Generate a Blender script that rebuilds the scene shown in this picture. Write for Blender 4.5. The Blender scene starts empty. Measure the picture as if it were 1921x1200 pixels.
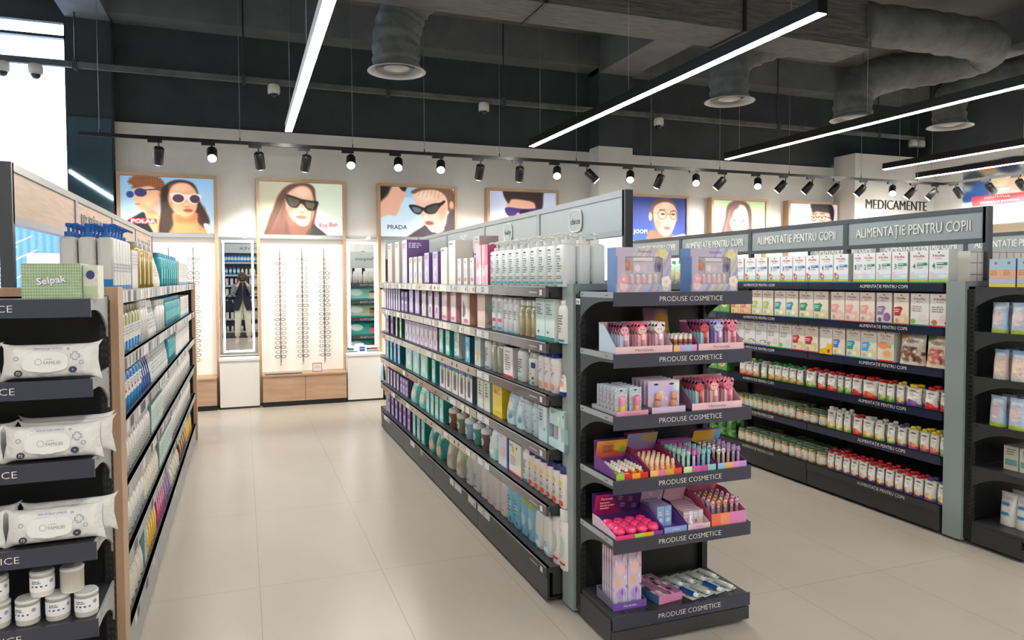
import bpy, math, random
import numpy as np
from mathutils import Matrix, Vector
R_ = random.Random(7)
sc = bpy.context.scene
COL = sc.collection

# ---------------------------------------------------------------- camera
cam_d = bpy.data.cameras.new('camera'); cam = bpy.data.objects.new('camera', cam_d); COL.objects.link(cam)
cam.matrix_world = Matrix(((0.93624, 0.016095, -0.350992, 0), (-0.35134, 0.032008, -0.935701, 0), (-0.003826, 0.999358, 0.035622, 1.5), (0, 0, 0, 1)))
cam_d.sensor_width = 36; cam_d.lens = 25.246; cam_d.shift_y = -0.0156; cam_d.clip_start = 0.02; cam_d.clip_end = 200
sc.camera = cam

# ---------------------------------------------------------------- world, exposure
w = bpy.data.worlds.new('world'); sc.world = w; w.use_nodes = True
wn = w.node_tree; wn.nodes['Background'].inputs[0].default_value = (0.70, 0.86, 1.0, 1); wn.nodes['Background'].inputs[1].default_value = 4.5
sc.view_settings.view_transform = 'Standard'; sc.view_settings.look = 'None'
sc.view_settings.exposure = 0.95; sc.view_settings.gamma = 1; sc.view_settings.use_curve_mapping = False
try:
    sc.cycles.use_denoising = True; sc.cycles.use_adaptive_sampling = True; sc.cycles.adaptive_threshold = 0.025; sc.cycles.max_bounces = 7; sc.cycles.diffuse_bounces = 4; sc.cycles.glossy_bounces = 4
    sc.cycles.transparent_max_bounces = 12; sc.cycles.transmission_bounces = 6; sc.cycles.sample_clamp_indirect = 6
    sc.cycles.caustics_reflective = False; sc.cycles.caustics_refractive = False
except Exception: pass
BAR_EMIT = 44.0
SPOT_W = 40.0

def lin(c):
    return tuple((x/12.92 if x <= 0.04045 else ((x+0.055)/1.055)**2.4) for x in c[:3])

# ---------------------------------------------------------------- materials
MATS = {}
def nmat(name):
    m = bpy.data.materials.new(name); m.use_nodes = True; MATS[name] = m
    return m, m.node_tree, m.node_tree.nodes['Principled BSDF']
def simple(name, col, rough=0.5, metal=0.0, emit=0, trans=0, alpha=1, spec=0.5, coat=0):
    m, nt, b = nmat(name)
    c = (*lin(col), 1)
    b.inputs['Base Color'].default_value = c; b.inputs['Roughness'].default_value = rough
    b.inputs['Metallic'].default_value = metal; b.inputs['Transmission Weight'].default_value = trans
    b.inputs['Alpha'].default_value = alpha; b.inputs['Specular IOR Level'].default_value = spec
    b.inputs['Coat Weight'].default_value = coat
    if emit:
        b.inputs['Emission Color'].default_value = c; b.inputs['Emission Strength'].default_value = emit
    return m
def vcol(name, rough=0.5, emit=0, trans=0, alpha=1, coat=0, spec=0.5, bump=0, metal=0):
    m, nt, b = nmat(name)
    a = nt.nodes.new('ShaderNodeAttribute'); a.attribute_name = 'Col'
    nt.links.new(a.outputs['Color'], b.inputs['Base Color'])
    b.inputs['Roughness'].default_value = rough; b.inputs['Transmission Weight'].default_value = trans
    b.inputs['Alpha'].default_value = alpha; b.inputs['Coat Weight'].default_value = coat; b.inputs['Specular IOR Level'].default_value = spec
    b.inputs['Metallic'].default_value = metal
    if emit:
        nt.links.new(a.outputs['Color'], b.inputs['Emission Color']); b.inputs['Emission Strength'].default_value = emit
    if bump:
        t = nt.nodes.new('ShaderNodeTexNoise'); t.inputs['Scale'].default_value = 45; t.inputs['Detail'].default_value = 1
        co = nt.nodes.new('ShaderNodeTexCoord'); nt.links.new(co.outputs['Object'], t.inputs['Vector'])
        bp = nt.nodes.new('ShaderNodeBump'); bp.inputs['Strength'].default_value = bump; bp.inputs['Distance'].default_value = 0.02
        nt.links.new(t.outputs['Fac'], bp.inputs['Height']); nt.links.new(bp.outputs['Normal'], b.inputs['Normal'])
    return m
vcol('print', 0.55); vcol('gloss', 0.22, coat=0.3); vcol('plastic', 0.38); vcol('film', 0.3, coat=0.25, bump=0.35); vcol('satin', 0.3, metal=0.85)
vcol('glow', 0.6, emit=0.2); vcol('liquid', 0.12, coat=0.4); vcol('skin', 0.55); vcol('cloth', 0.85)
simple('clear', (0.97, 0.98, 0.98), 0.05, alpha=0.13)
simple('rack_dark', (0.20, 0.21, 0.22), 0.42); simple('rack_black', (0.11, 0.12, 0.13), 0.5)
simple('rack_grey', (0.55, 0.60, 0.60), 0.38); simple('bracket_grey', (0.62, 0.64, 0.66), 0.35)
simple('rack_blue_grey', (0.24, 0.27, 0.29), 0.4)
simple('sign_panel', (0.66, 0.70, 0.71), 0.3); simple('sign_panel_dark', (0.55, 0.59, 0.60), 0.35)
simple('navy', (0.16, 0.18, 0.26), 0.18, coat=0.5); simple('rail_grey', (0.36, 0.35, 0.37), 0.16, coat=0.4)
simple('rail_mirror', (0.72, 0.70, 0.67), 0.14, metal=0.75); simple('letter_white', (0.93, 0.93, 0.92), 0.4)
simple('white_paint', (0.90, 0.895, 0.88), 0.45); simple('black', (0.035, 0.037, 0.04), 0.35)
simple('chrome', (0.75, 0.75, 0.76), 0.12, metal=1); simple('mirror', (0.93, 0.95, 0.95), 0.01, metal=1)
simple('led', (1.0, 0.98, 0.95), 0.5, emit=BAR_EMIT); simple('bulb', (1.0, 0.95, 0.86), 0.5, emit=45); simple('ring_led', (1, 0.99, 0.98), 0.5, emit=4.0)
simple('led_wh', (0.98, 0.98, 1.0), 0.5, emit=6.0)
simple('display_white_glow', (0.97, 0.955, 0.93), 0.5, emit=0.10)  # faint glow added to the white boards, which are no lamps
simple('tinted_mirror', (0.42, 0.55, 0.62), 0.03, metal=0.72)
simple('glass', (0.98, 0.99, 1.0), 0.02, alpha=0.08)
simple('wire', (0.55, 0.57, 0.58), 0.4, metal=0.6)

def tex_mat(name, ca, cb, scale, rough, stretch=(1, 1, 1), detail=4, bump=0.0, spec=0.5, noise='noise'):
    m, nt, b = nmat(name); L = nt.links.new
    co = nt.nodes.new('ShaderNodeTexCoord'); mp = nt.nodes.new('ShaderNodeMapping'); mp.inputs['Scale'].default_value = stretch
    L(co.outputs['Object'], mp.inputs[0])
    t = nt.nodes.new('ShaderNodeTexNoise'); t.inputs['Scale'].default_value = scale; t.inputs['Detail'].default_value = detail
    L(mp.outputs[0], t.inputs['Vector'])
    r = nt.nodes.new('ShaderNodeValToRGB'); r.color_ramp.elements[0].color = (*lin(ca), 1); r.color_ramp.elements[1].color = (*lin(cb), 1)
    r.color_ramp.elements[0].position = 0.35; r.color_ramp.elements[1].position = 0.68
    L(t.outputs['Fac'], r.inputs[0]); L(r.outputs[0], b.inputs['Base Color']); b.inputs['Roughness'].default_value = rough
    b.inputs['Specular IOR Level'].default_value = spec
    if bump:
        bp = nt.nodes.new('ShaderNodeBump'); bp.inputs['Strength'].default_value = bump; bp.inputs['Distance'].default_value = 0.03
        L(t.outputs['Fac'], bp.inputs['Height']); L(bp.outputs['Normal'], b.inputs['Normal'])
    return m
tex_mat('oak', (0.72, 0.585, 0.47), (0.77, 0.645, 0.53), 6, 0.42, (7, 7, 0.7), 5)
tex_mat('oak_plinth', (0.73, 0.59, 0.49), (0.775, 0.65, 0.55), 5, 0.42, (0.8, 5, 6), 5)
tex_mat('oak_flat', (0.70, 0.57, 0.44), (0.79, 0.67, 0.54), 5, 0.42, (0.9, 8, 8), 6)
tex_mat('sign_wood', (0.72, 0.62, 0.54), (0.78, 0.69, 0.61), 5, 0.45, (2, 1.0, 12), 5)
tex_mat('wall_white', (0.86, 0.86, 0.855), (0.89, 0.89, 0.88), 3, 0.6)
tex_mat('ceil_dark', (0.20, 0.225, 0.245), (0.235, 0.26, 0.28), 2.5, 0.8)
tex_mat('ceil_slab', (0.34, 0.35, 0.355), (0.39, 0.395, 0.395), 1.5, 0.85, bump=0.1)
tex_mat('beam_dark', (0.36, 0.385, 0.41), (0.42, 0.44, 0.46), 3, 0.8)
tex_mat('duct', (0.33, 0.34, 0.34), (0.42, 0.43, 0.42), 5, 0.75, (1, 8, 8), 5, bump=0.6)
tex_mat('duct_flex', (0.33, 0.35, 0.36), (0.42, 0.44, 0.45), 6, 0.7, (1, 1, 1), 5, bump=0.8)
tex_mat('bounce_concrete', (0.78, 0.80, 0.82), (0.85, 0.86, 0.88), 3, 0.9)  # concrete ground made pale to bounce daylight up under the ceiling beam

def floor_mat():
    m, nt, b = nmat('floor_tile'); N = nt.nodes.new; L = nt.links.new
    co = N('ShaderNodeTexCoord'); sp = N('ShaderNodeSeparateXYZ'); L(co.outputs['Object'], sp.inputs[0])
    def M(op, a, c=None, d=None):
        n = N('ShaderNodeMath'); n.operation = op
        for i, x in enumerate((a, c, d)):
            if x is None: continue
            if isinstance(x, (int, float)): n.inputs[i].default_value = x
            else: L(x, n.inputs[i])
        return n.outputs[0]
    def line(v, off, per, wd):
        f = M('FRACT', M('DIVIDE', M('SUBTRACT', v, off), per)); d = M('ABSOLUTE', M('SUBTRACT', f, 0.5))
        return M('GREATER_THAN', d, 0.5 - wd/per)
    right = M('GREATER_THAN', sp.outputs[0], 1.75)
    yoff = M('ADD', sp.outputs[1], M('MULTIPLY', right, -0.265))
    lx = line(sp.outputs[0], 0.056, 0.594, 0.0016); ly = line(yoff, 3.665, 1.197, 0.0016)
    ln = M('MAXIMUM', lx, ly)
    t = N('ShaderNodeTexNoise'); t.inputs['Scale'].default_value = 1.3; t.inputs['Detail'].default_value = 7; t.inputs['Roughness'].default_value = 0.55; t.inputs['Distortion'].default_value = 0.2
    mp = N('ShaderNodeMapping'); mp.inputs['Scale'].default_value = (1.6, 0.8, 1); L(co.outputs['Object'], mp.inputs[0]); L(mp.outputs[0], t.inputs['Vector'])
    r = N('ShaderNodeValToRGB'); r.color_ramp.elements[0].color = (*lin((0.715, 0.685, 0.64)), 1); r.color_ramp.elements[1].color = (*lin((0.745, 0.715, 0.67)), 1)
    r.color_ramp.elements[0].position = 0.3; r.color_ramp.elements[1].position = 0.7
    L(t.outputs['Fac'], r.inputs[0])
    mx = N('ShaderNodeMixRGB'); L(ln, mx.inputs[0]); L(r.outputs[0], mx.inputs[1]); mx.inputs[2].default_value = (*lin((0.58, 0.55, 0.51)), 1)
    L(mx.outputs[0], b.inputs['Base Color'])
    b.inputs['Roughness'].default_value = 0.29; b.inputs['Specular IOR Level'].default_value = 0.55
floor_mat()
def corrugated():
    m, nt, b = nmat('corrugated_blue'); L = nt.links.new
    co = nt.nodes.new('ShaderNodeTexCoord'); wv = nt.nodes.new('ShaderNodeTexWave'); wv.inputs['Scale'].default_value = 1.6; wv.bands_direction = 'X'
    L(co.outputs['Object'], wv.inputs['Vector']); r = nt.nodes.new('ShaderNodeValToRGB')
    r.color_ramp.elements[0].color = (*lin((0.10, 0.27, 0.58)), 1); r.color_ramp.elements[1].color = (*lin((0.17, 0.38, 0.70)), 1)
    L(wv.outputs['Fac'], r.inputs[0]); L(r.outputs[0], b.inputs['Base Color'])
corrugated()

# ---------------------------------------------------------------- mesh builder
TEXTS = {}; GAM = 0.88
def text_mesh(s, bold=0.0):
    k = (s, bold)
    if k in TEXTS: return TEXTS[k]
    cu = bpy.data.curves.new('t', 'FONT'); cu.body = s; cu.size = 1; cu.resolution_u = 2; cu.offset = bold; cu.align_x = 'CENTER'; cu.fill_mode = 'FRONT'
    ob = bpy.data.objects.new('t', cu); COL.objects.link(ob); bpy.context.view_layer.update()
    me = bpy.data.meshes.new_from_object(ob.evaluated_get(bpy.context.evaluated_depsgraph_get()))
    vs = [(v.co.x, v.co.y) for v in me.vertices]; fs = [tuple(p.vertices) for p in me.polygons]
    bpy.data.objects.remove(ob); bpy.data.meshes.remove(me); bpy.data.curves.remove(cu)
    if vs:
        x0 = min(v[0] for v in vs); x1 = max(v[0] for v in vs); y0 = min(v[1] for v in vs); y1 = max(v[1] for v in vs)
        vs = [(x-(x0+x1)/2, y-(y0+y1)/2) for x, y in vs]
    else: x0 = x1 = y0 = y1 = 0
    TEXTS[k] = (vs, fs, x1-x0, y1-y0); return TEXTS[k]

W1 = (1, 1, 1)
class MB:
    def __init__(s): s.v = []; s.c = []; s.f = []; s.m = []; s.sm = []; s.T = None
    def add(s, vs, fs, col=W1, mat='print', smooth=False):
        b = len(s.v)
        if s.T is not None: vs = [tuple(s.T @ Vector(p)) for p in vs]
        s.v += vs
        if col and isinstance(col[0], (tuple, list, np.ndarray)): s.c += [tuple(c) for c in col]
        else: s.c += [tuple(col)]*len(vs)
        for f in fs: s.f.append(tuple(b+i for i in f)); s.m.append(mat); s.sm.append(smooth)
        return s
    def box(s, x0, x1, y0, y1, z0, z1, col=W1, mat='print', top=None, side=None):
        vs = [(x0,y0,z0),(x1,y0,z0),(x1,y1,z0),(x0,y1,z0),(x0,y0,z1),(x1,y0,z1),(x1,y1,z1),(x0,y1,z1)]
        F = [(0,1,5,4),(1,2,6,5),(2,3,7,6),(3,0,4,7),(4,5,6,7),(3,2,1,0)]
        if top or side:
            for i, f in enumerate(F):
                c = (top if i >= 4 else side if i in (1, 2, 3) else None) or col
                s.add([vs[j] for j in f], [(0,1,2,3)], c, mat)
        else: s.add(vs, F, col, mat)
        return s
    def cbox(s, cx, cy, z0, w, d, h, col=W1, mat='print', **k): return s.box(cx-w/2, cx+w/2, cy-d/2, cy+d/2, z0, z0+h, col, mat, **k)
    def prism(s, poly, a0, a1, axis='z', col=W1, mat='print', smooth=False):
        # poly: list of (p,q); axis z:(x,y)  y:(x,z)  x:(y,z)
        f = {'z': lambda p, q, a: (p, q, a), 'y': lambda p, q, a: (p, a, q), 'x': lambda p, q, a: (a, p, q)}[axis]
        n = len(poly)
        s.add([f(p, q, a0) for p, q in poly], [tuple(range(n))[::-1]], col, mat)
        s.add([f(p, q, a1) for p, q in poly], [tuple(range(n))], col, mat)
        vs = [f(p, q, a0) for p, q in poly]+[f(p, q, a1) for p, q in poly]
        s.add(vs, [(i, (i+1) % n, n+(i+1) % n, n+i) for i in range(n)], col, mat, smooth); return s
    def lathe(s, prof, n=16, cx=0, cy=0, sx=1, sy=1, mat='plastic', z=0, cap=True, sq=0, axis='z'):
        # prof: (r, z, col) ; sq>0 gives a squarer section
        vs = []; cs = []
        for r, h, c in prof:
            for i in range(n):
                a = 2*math.pi*(i+0.5)/n; ca, sa = math.cos(a), math.sin(a)
                if sq:
                    e = 2/(2+sq); ca = math.copysign(abs(ca)**e, ca); sa = math.copysign(abs(sa)**e, sa)
                if axis == 'z': vs.append((cx+r*sx*ca, cy+r*sy*sa, z+h))
                elif axis == 'y': vs.append((cx+r*sx*ca, h, z+r*sy*sa))
                else: vs.append((h, cy+r*sx*ca, z+r*sy*sa))
                cs.append(c)
        fs = []
        for k in range(len(prof)-1):
            if prof[k][0] == prof[k+1][0] and prof[k][1] == prof[k+1][1]: continue
            for i in range(n):
                j = (i+1) % n; fs.append((k*n+i, k*n+j, (k+1)*n+j, (k+1)*n+i))
        s.add(vs, fs, cs, mat, True)
        if cap:
            for k in (0, len(prof)-1):
                if prof[k][0] > 1e-5:
                    s.add([vs[k*n+i] for i in range(n)], [tuple(range(n)) if k else tuple(range(n))[::-1]], prof[k][2], mat)
        return s
    def cyl(s, cx, cy, z0, z1, r, col=W1, mat='plastic', n=14, **k): return s.lathe([(r, z0, col), (r, z1, col)], n, cx, cy, mat=mat, **k)
    def patch(s, rx, ry, a0, a1, z0, z1, col, mat='print', cx=0, cy=0, n=6, off=0.0006):
        # curved sticker on a round body; angle 0 = front (-Y)
        vs = []
        for i in range(n+1):
            a = a0+(a1-a0)*i/n
            for z in (z0, z1): vs.append((cx+(rx+off)*math.sin(a), cy-(ry+off)*math.cos(a), z))
        s.add(vs, [(2*i, 2*i+2, 2*i+3, 2*i+1) for i in range(n)], col, mat, True); return s
    def tube(s, pts, r, n=8, col=W1, mat='plastic', closed=False):
        P = [Vector(p) for p in pts]; m = len(P); rs = r if isinstance(r, (list, tuple)) else [r]*m
        vs = []; up = None
        for i, p in enumerate(P):
            if closed: t = P[(i+1) % m]-P[i-1]
            else: t = P[min(i+1, m-1)]-P[max(i-1, 0)]
            t.normalize()
            if up is None: up = Vector((0, 0, 1)) if abs(t.z) < 0.9 else Vector((0, 1, 0))
            u = t.cross(up); u.normalize(); v = u.cross(t); v.normalize(); up = v
            for k in range(n):
                a = 2*math.pi*k/n; q = p+(u*math.cos(a)+v*math.sin(a))*rs[i]; vs.append(tuple(q))
        fs = []
        for i in range(m if closed else m-1):
            j = (i+1) % m
            for k in range(n): l = (k+1) % n; fs.append((i*n+k, i*n+l, j*n+l, j*n+k))
        if not closed: fs += [tuple(range(n))[::-1], tuple((m-1)*n+k for k in range(n))]
        s.add(vs, fs, col, mat, True); return s
    def quad(s, x0, x1, z0, z1, y, col, mat='print'):
        s.add([(x0, y, z0), (x1, y, z0), (x1, y, z1), (x0, y, z1)], [(0, 1, 2, 3)], col, mat); return s
    def ell(s, cx, cz, rx, rz, y, col, mat='print', n=14):
        s.add([(cx+rx*math.cos(2*math.pi*i/n), y, cz+rz*math.sin(2*math.pi*i/n)) for i in range(n)], [tuple(range(n))], col, mat); return s
    def poly(s, pts, y, col, mat='print'):
        s.add([(p, y, q) for p, q in pts], [tuple(range(len(pts)))], col, mat); return s
    def text(s, t, h, cx, y, cz, col=W1, mat='print', width=None, bold=0.0, depth=0, rot=None, wrap=None):
        # h: size of a capital letter; text stands in the XZ plane facing -Y
        vs, fs, tw, th = text_mesh(t, bold); k = h/0.70
        kx = k if width is None else width/max(tw, 1e-6)
        out = []
        for p, q in vs:
            p *= kx; q *= k
            if rot: p, q = p*math.cos(rot)-q*math.sin(rot), p*math.sin(rot)+q*math.cos(rot)
            if wrap: out.append((cx+wrap*math.sin(p/wrap), y+wrap*(1-math.cos(p/wrap)), cz+q))
            else: out.append((cx+p, y, cz+q))
        s.add(out, fs, col, mat)
        if depth:
            s.add([(a, b+depth, c) for a, b, c in out], fs, col, mat)
            ed = {}
            for f in fs:
                for i in range(len(f)):
                    e = (f[i], f[(i+1) % len(f)])
                    if (e[1], e[0]) in ed: del ed[(e[1], e[0])]
                    else: ed[e] = 1
            n = len(out); s.add(out+[(a, b+depth, c) for a, b, c in out], [(a, a+n, b+n, b) for a, b in ed], col, mat)
        return s
    def scribble(s, x0, x1, z0, z1, y, col, rows=4, seed=1, mat='print', fill=0.7):
        # rows of small dashes: print too small to read
        r = random.Random(seed); hh = (z1-z0)/rows
        for i in range(rows):
            x = x0; xe = x0+(x1-x0)*(0.55+0.45*r.random())
            while x < xe:
                wl = (x1-x0)*(0.08+0.18*r.random()); s.quad(x, min(x+wl, xe), z1-hh*(i+fill), z1-hh*i-hh*0.15, y, col, mat); x += wl+(x1-x0)*0.04
        return s
    def art(s, A, x0, x1, z0, z1, y, mat='print', fn=None):
        # A: canvas (rows top to bottom); one vertex per pixel; fn(u,v)->(x,y,z) for curved faces
        h, wd = A.shape[:2]; vs = []; cs = []
        for j in range(h):
            for i in range(wd):
                u = i/(wd-1); v = 1-j/(h-1)
                vs.append(fn(u, v) if fn else (x0+(x1-x0)*u, y, z0+(z1-z0)*v)); cs.append(tuple(A[j, i]))
        fs = [(j*wd+i, (j+1)*wd+i, (j+1)*wd+i+1, j*wd+i+1) for j in range(h-1) for i in range(wd-1)]
        s.add(vs, fs, cs, mat, fn is not None); return s
    def mesh(s, name):
        me = bpy.data.meshes.new(name); me.from_pydata(s.v, [], s.f)
        names = []
        for k in s.m:
            if k not in names: names.append(k)
        for k in names: me.materials.append(MATS[k])
        me.polygons.foreach_set('material_index', [names.index(k) for k in s.m]); me.polygons.foreach_set('use_smooth', s.sm)
        ca = me.color_attributes.new('Col', 'FLOAT_COLOR', 'POINT')
        c = np.clip(np.array(s.c, dtype=np.float32).reshape(-1, 3), 0, 1)**GAM; l = np.where(c <= 0.04045, c/12.92, ((c+0.055)/1.055)**2.4)
        ca.data.foreach_set('color', np.concatenate([l, np.ones((len(l), 1))], 1).astype(np.float32).ravel())
        me.update(); return me

class Canvas:
    def __init__(s, w, h, col, col2=None):
        s.w, s.h = w, h; s.a = np.zeros((h, w, 3)); s.a[:] = col
        if col2 is not None:
            t = np.linspace(0, 1, h)[:, None, None]; s.a = np.array(col)*(1-t)+np.array(col2)*t+np.zeros((h, w, 3))
        s.X, s.Y = np.meshgrid(np.linspace(0, 1, w), np.linspace(0, 1, h))   # y down
    def mix(s, m, col, al=1): m = (m*al)[..., None]; s.a = s.a*(1-m)+np.array(col)*m; return s
    def poly(s, pts, col, soft=0.012, al=1, smooth=True, asp=1.5):
        P = np.array(pts, float)
        if smooth:
            Q = []; n = len(P)
            for i in range(n):
                p0, p1, p2, p3 = P[i-1], P[i], P[(i+1) % n], P[(i+2) % n]
                for t in (0, .25, .5, .75): Q.append(0.5*((2*p1)+(p2-p0)*t+(2*p0-5*p1+4*p2-p3)*t*t+(3*p1-p0-3*p2+p3)*t**3))
            P = np.array(Q)
        X, Y = s.X*asp, s.Y; Px, Py = P[:, 0]*asp, P[:, 1]; ins = np.zeros(X.shape, bool); d = np.full(X.shape, 9.)
        for i in range(len(P)):
            x0, y0, x1, y1 = Px[i], Py[i], Px[(i+1) % len(P)], Py[(i+1) % len(P)]
            if y0 != y1: ins ^= ((y0 > Y) != (y1 > Y)) & (X < (x1-x0)*(Y-y0)/(y1-y0)+x0)
            L = (x1-x0)**2+(y1-y0)**2+1e-12; t = np.clip(((X-x0)*(x1-x0)+(Y-y0)*(y1-y0))/L, 0, 1)
            d = np.minimum(d, np.hypot(X-x0-t*(x1-x0), Y-y0-t*(y1-y0)))
        sd = np.where(ins, d, -d); return s.mix(np.clip(0.5+sd/(2*soft), 0, 1), col, al)
    def ell(s, cx, cy, rx, ry, col, soft=0.15, al=1, rot=0):
        dx, dy = s.X-cx, s.Y-cy; c, q = math.cos(rot), math.sin(rot); dx, dy = dx*c+dy*q, -dx*q+dy*c
        r = np.hypot(dx/rx, dy/ry); return s.mix(np.clip((1+soft/2-r)/max(soft, 1e-3), 0, 1), col, al)
    def rect(s, x0, y0, x1, y1, col, al=1): return s.mix(((s.X >= x0) & (s.X <= x1) & (s.Y >= y0) & (s.Y <= y1)).astype(float), col, al)
    def line(s, pts, wd, col, al=1, asp=1.5, soft=0.006):
        d = np.full(s.X.shape, 9.); X, Y = s.X*asp, s.Y
        for (x0, y0), (x1, y1) in zip(pts[:-1], pts[1:]):
            x0 *= asp; x1 *= asp; L = (x1-x0)**2+(y1-y0)**2+1e-12; t = np.clip(((X-x0)*(x1-x0)+(Y-y0)*(y1-y0))/L, 0, 1)
            d = np.minimum(d, np.hypot(X-x0-t*(x1-x0), Y-y0-t*(y1-y0)))
        return s.mix(np.clip((wd/2-d)/soft+0.5, 0, 1), col, al)
    def speck(s, cols, n, r, seed=1, y0=0, y1=1, x0=0, x1=1):
        g = random.Random(seed)
        for i in range(n): s.ell(x0+(x1-x0)*g.random(), y0+(y1-y0)*g.random(), r*(0.6+g.random()), r*(0.6+g.random()), cols[i % len(cols)], 0.4, 0.9)
        return s

# ---------------------------------------------------------------- scene objects
def setp(o, label=None, cat=None, group=None, kind=None):
    if label: o['label'] = label
    if cat: o['category'] = cat
    if group: o['group'] = group
    if kind: o['kind'] = kind
    return o
def empty(name, label, cat, loc=(0, 0, 0), rz=0, group=None, kind=None):
    o = bpy.data.objects.new(name, None); COL.objects.link(o); o.empty_display_size = 0.05
    o.location = loc; o.rotation_euler = (0, 0, rz); return setp(o, label, cat, group, kind)
def part(name, mb, parent, loc=None, label=None, kind=None):
    me = mb.mesh(name) if isinstance(mb, MB) else mb
    o = bpy.data.objects.new(name, me); COL.objects.link(o); o.parent = parent
    if loc: o.location = loc
    return setp(o, label, kind=kind)
def single(name, mb, label, cat, loc=(0, 0, 0), rz=0, group=None, kind=None):
    me = mb.mesh(name) if isinstance(mb, MB) else mb
    o = bpy.data.objects.new(name, me); COL.objects.link(o); o.location = loc; o.rotation_euler = (0, 0, rz)
    return setp(o, label, cat, group, kind)
def structure(name, mb): return single(name, mb, None, None, kind='structure')
# a product kind: (name, category, [(part, mesh, [(sub, mesh)])]) placed many times with shared meshes
class Kind:
    def __init__(s, name, cat, parts, w, d, h):
        s.name, s.cat, s.w, s.d, s.h = name, cat, w, d, h
        s.parts = [(p[0], p[1].mesh(p[0] if len(parts) > 1 else name), [(q[0], q[1].mesh(q[0])) for q in (p[2] if len(p) > 2 else [])]) for p in parts]
        s.first = None
    def place(s, loc, rz, label, group, scale=None, tilt=None):
        if s.first is None:
            if len(s.parts) == 1 and not s.parts[0][2]: o = bpy.data.objects.new(s.name, s.parts[0][1]); COL.objects.link(o)
            else:
                o = bpy.data.objects.new(s.name, None); COL.objects.link(o); o.empty_display_size = 0.02
                for n, me, subs in s.parts:
                    c = bpy.data.objects.new(n, me); COL.objects.link(c); c.parent = o
                    for n2, m2 in subs: d = bpy.data.objects.new(n2, m2); COL.objects.link(d); d.parent = c
            s.first = o
        else:
            o = s.first.copy(); COL.objects.link(o)
            for ch in s.first.children:
                c = ch.copy(); COL.objects.link(c); c.parent = o
                for g in ch.children: d = g.copy(); COL.objects.link(d); d.parent = c
        o.location = loc; o.rotation_euler = (tilt or 0, 0, rz)
        o.scale = scale if scale else (1, 1, 1)
        return setp(o, label, s.cat, group)
ORD = ['', 'first', 'second', 'third', 'fourth', 'fifth', 'sixth', 'seventh', 'eighth', 'ninth', 'tenth', 'eleventh', 'twelfth', 'thirteenth', 'fourteenth', 'fifteenth', 'sixteenth', 'seventeenth', 'eighteenth', 'nineteenth', 'twentieth']
def ordw(n):
    if n <= 20: return ORD[n]
    t = {2: 'twenty', 3: 'thirty', 4: 'forty', 5: 'fifty', 6: 'sixty', 7: 'seventy', 8: 'eighty'}
    return t[n//10]+('-'+ORD[n % 10] if n % 10 else 'th').replace('yth', 'ieth') if n % 10 else t[n//10][:-1]+'ieth'
# ================================================================ the room
WY = 9.14; CZ = 4.78; XR = 10.72; XL = -4.6; YB = -3.6
structure('floor', MB().box(XL, XR, YB, 9.3, -0.1, 0, mat='floor_tile'))
structure('ceiling', MB().box(XL, XR, YB, 9.3, CZ, CZ+0.1, mat='ceil_slab'))
structure('wall_back', MB().box(-1.31, 9.02, WY, WY+0.15, 0, 3.27, mat='wall_white'))
structure('wall_upper', MB().box(-1.31, XR, WY+0.04, WY+0.19, 3.27, CZ, mat='ceil_dark'))
structure('wall_pharmacy', MB().box(9.02, XR, 8.71, WY, 0, 3.44, mat='wall_white'))
structure('wall_right', MB().box(XR, XR+0.12, YB, 9.3, 0, 3.44, mat='wall_white').box(XR, XR+0.12, YB, 9.3, 3.44, CZ, mat='ceil_dark'))
structure('wall_left', MB().box(XL-0.12, XL, YB, 9.3, 0, CZ, mat='wall_white'))
structure('wall_front', MB().box(XL, XR, YB-0.12, YB, 0, 3.3, mat='wall_white').box(XL, XR, YB-0.12, YB, 3.3, CZ, mat='ceil_dark'))
structure('trim_1', MB().box(-1.31, XR, 8.82, WY+0.04, 4.37, CZ, mat='beam_dark'))
structure('trim_2', MB().box(4.6, 5.13, -3.5, WY, 4.30, CZ, mat='beam_dark').box(-1.74, -1.31, -3.5, WY, 4.33, CZ, mat='beam_dark').box(8.9, 9.4, -3.5, 8.8, 4.34, CZ, mat='beam_dark'))
structure('trim_3', MB().box(4.6, 5.13, 8.86, WY+0.04, 3.31, 4.37, mat='ceil_dark').box(4.6, 5.13, 8.86, WY, 0, 3.31, mat='wall_white'))
structure('trim_4', MB().box(-1.74, -1.31, 9.0, 9.3, 0, 4.4, mat='ceil_dark'))
# glazed front beside the column
wm = MB()
for z0, z1 in ((4.30, CZ), (0, 0.12)): wm.box(XL, -1.74, 9.14, 9.22, z0, z1, mat='ceil_dark')
for z0, z1, m in ((4.13, 4.16, 'rack_blue_grey'), (3.84, 3.90, 'white_paint'), (2.30, 2.35, 'rack_blue_grey')): wm.box(XL, -1.74, 9.13, 9.21, z0, z1, mat=m)
for x in (-4.58, -3.17, -1.78): wm.box(x, x+0.05, 9.13, 9.21, 0.1, 4.3, mat='rack_blue_grey')
structure('window_1', wm)
structure('window_2', MB().box(XL+0.05, -1.76, 9.165, 9.175, 0.12, 4.30, mat='glass'))
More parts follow.
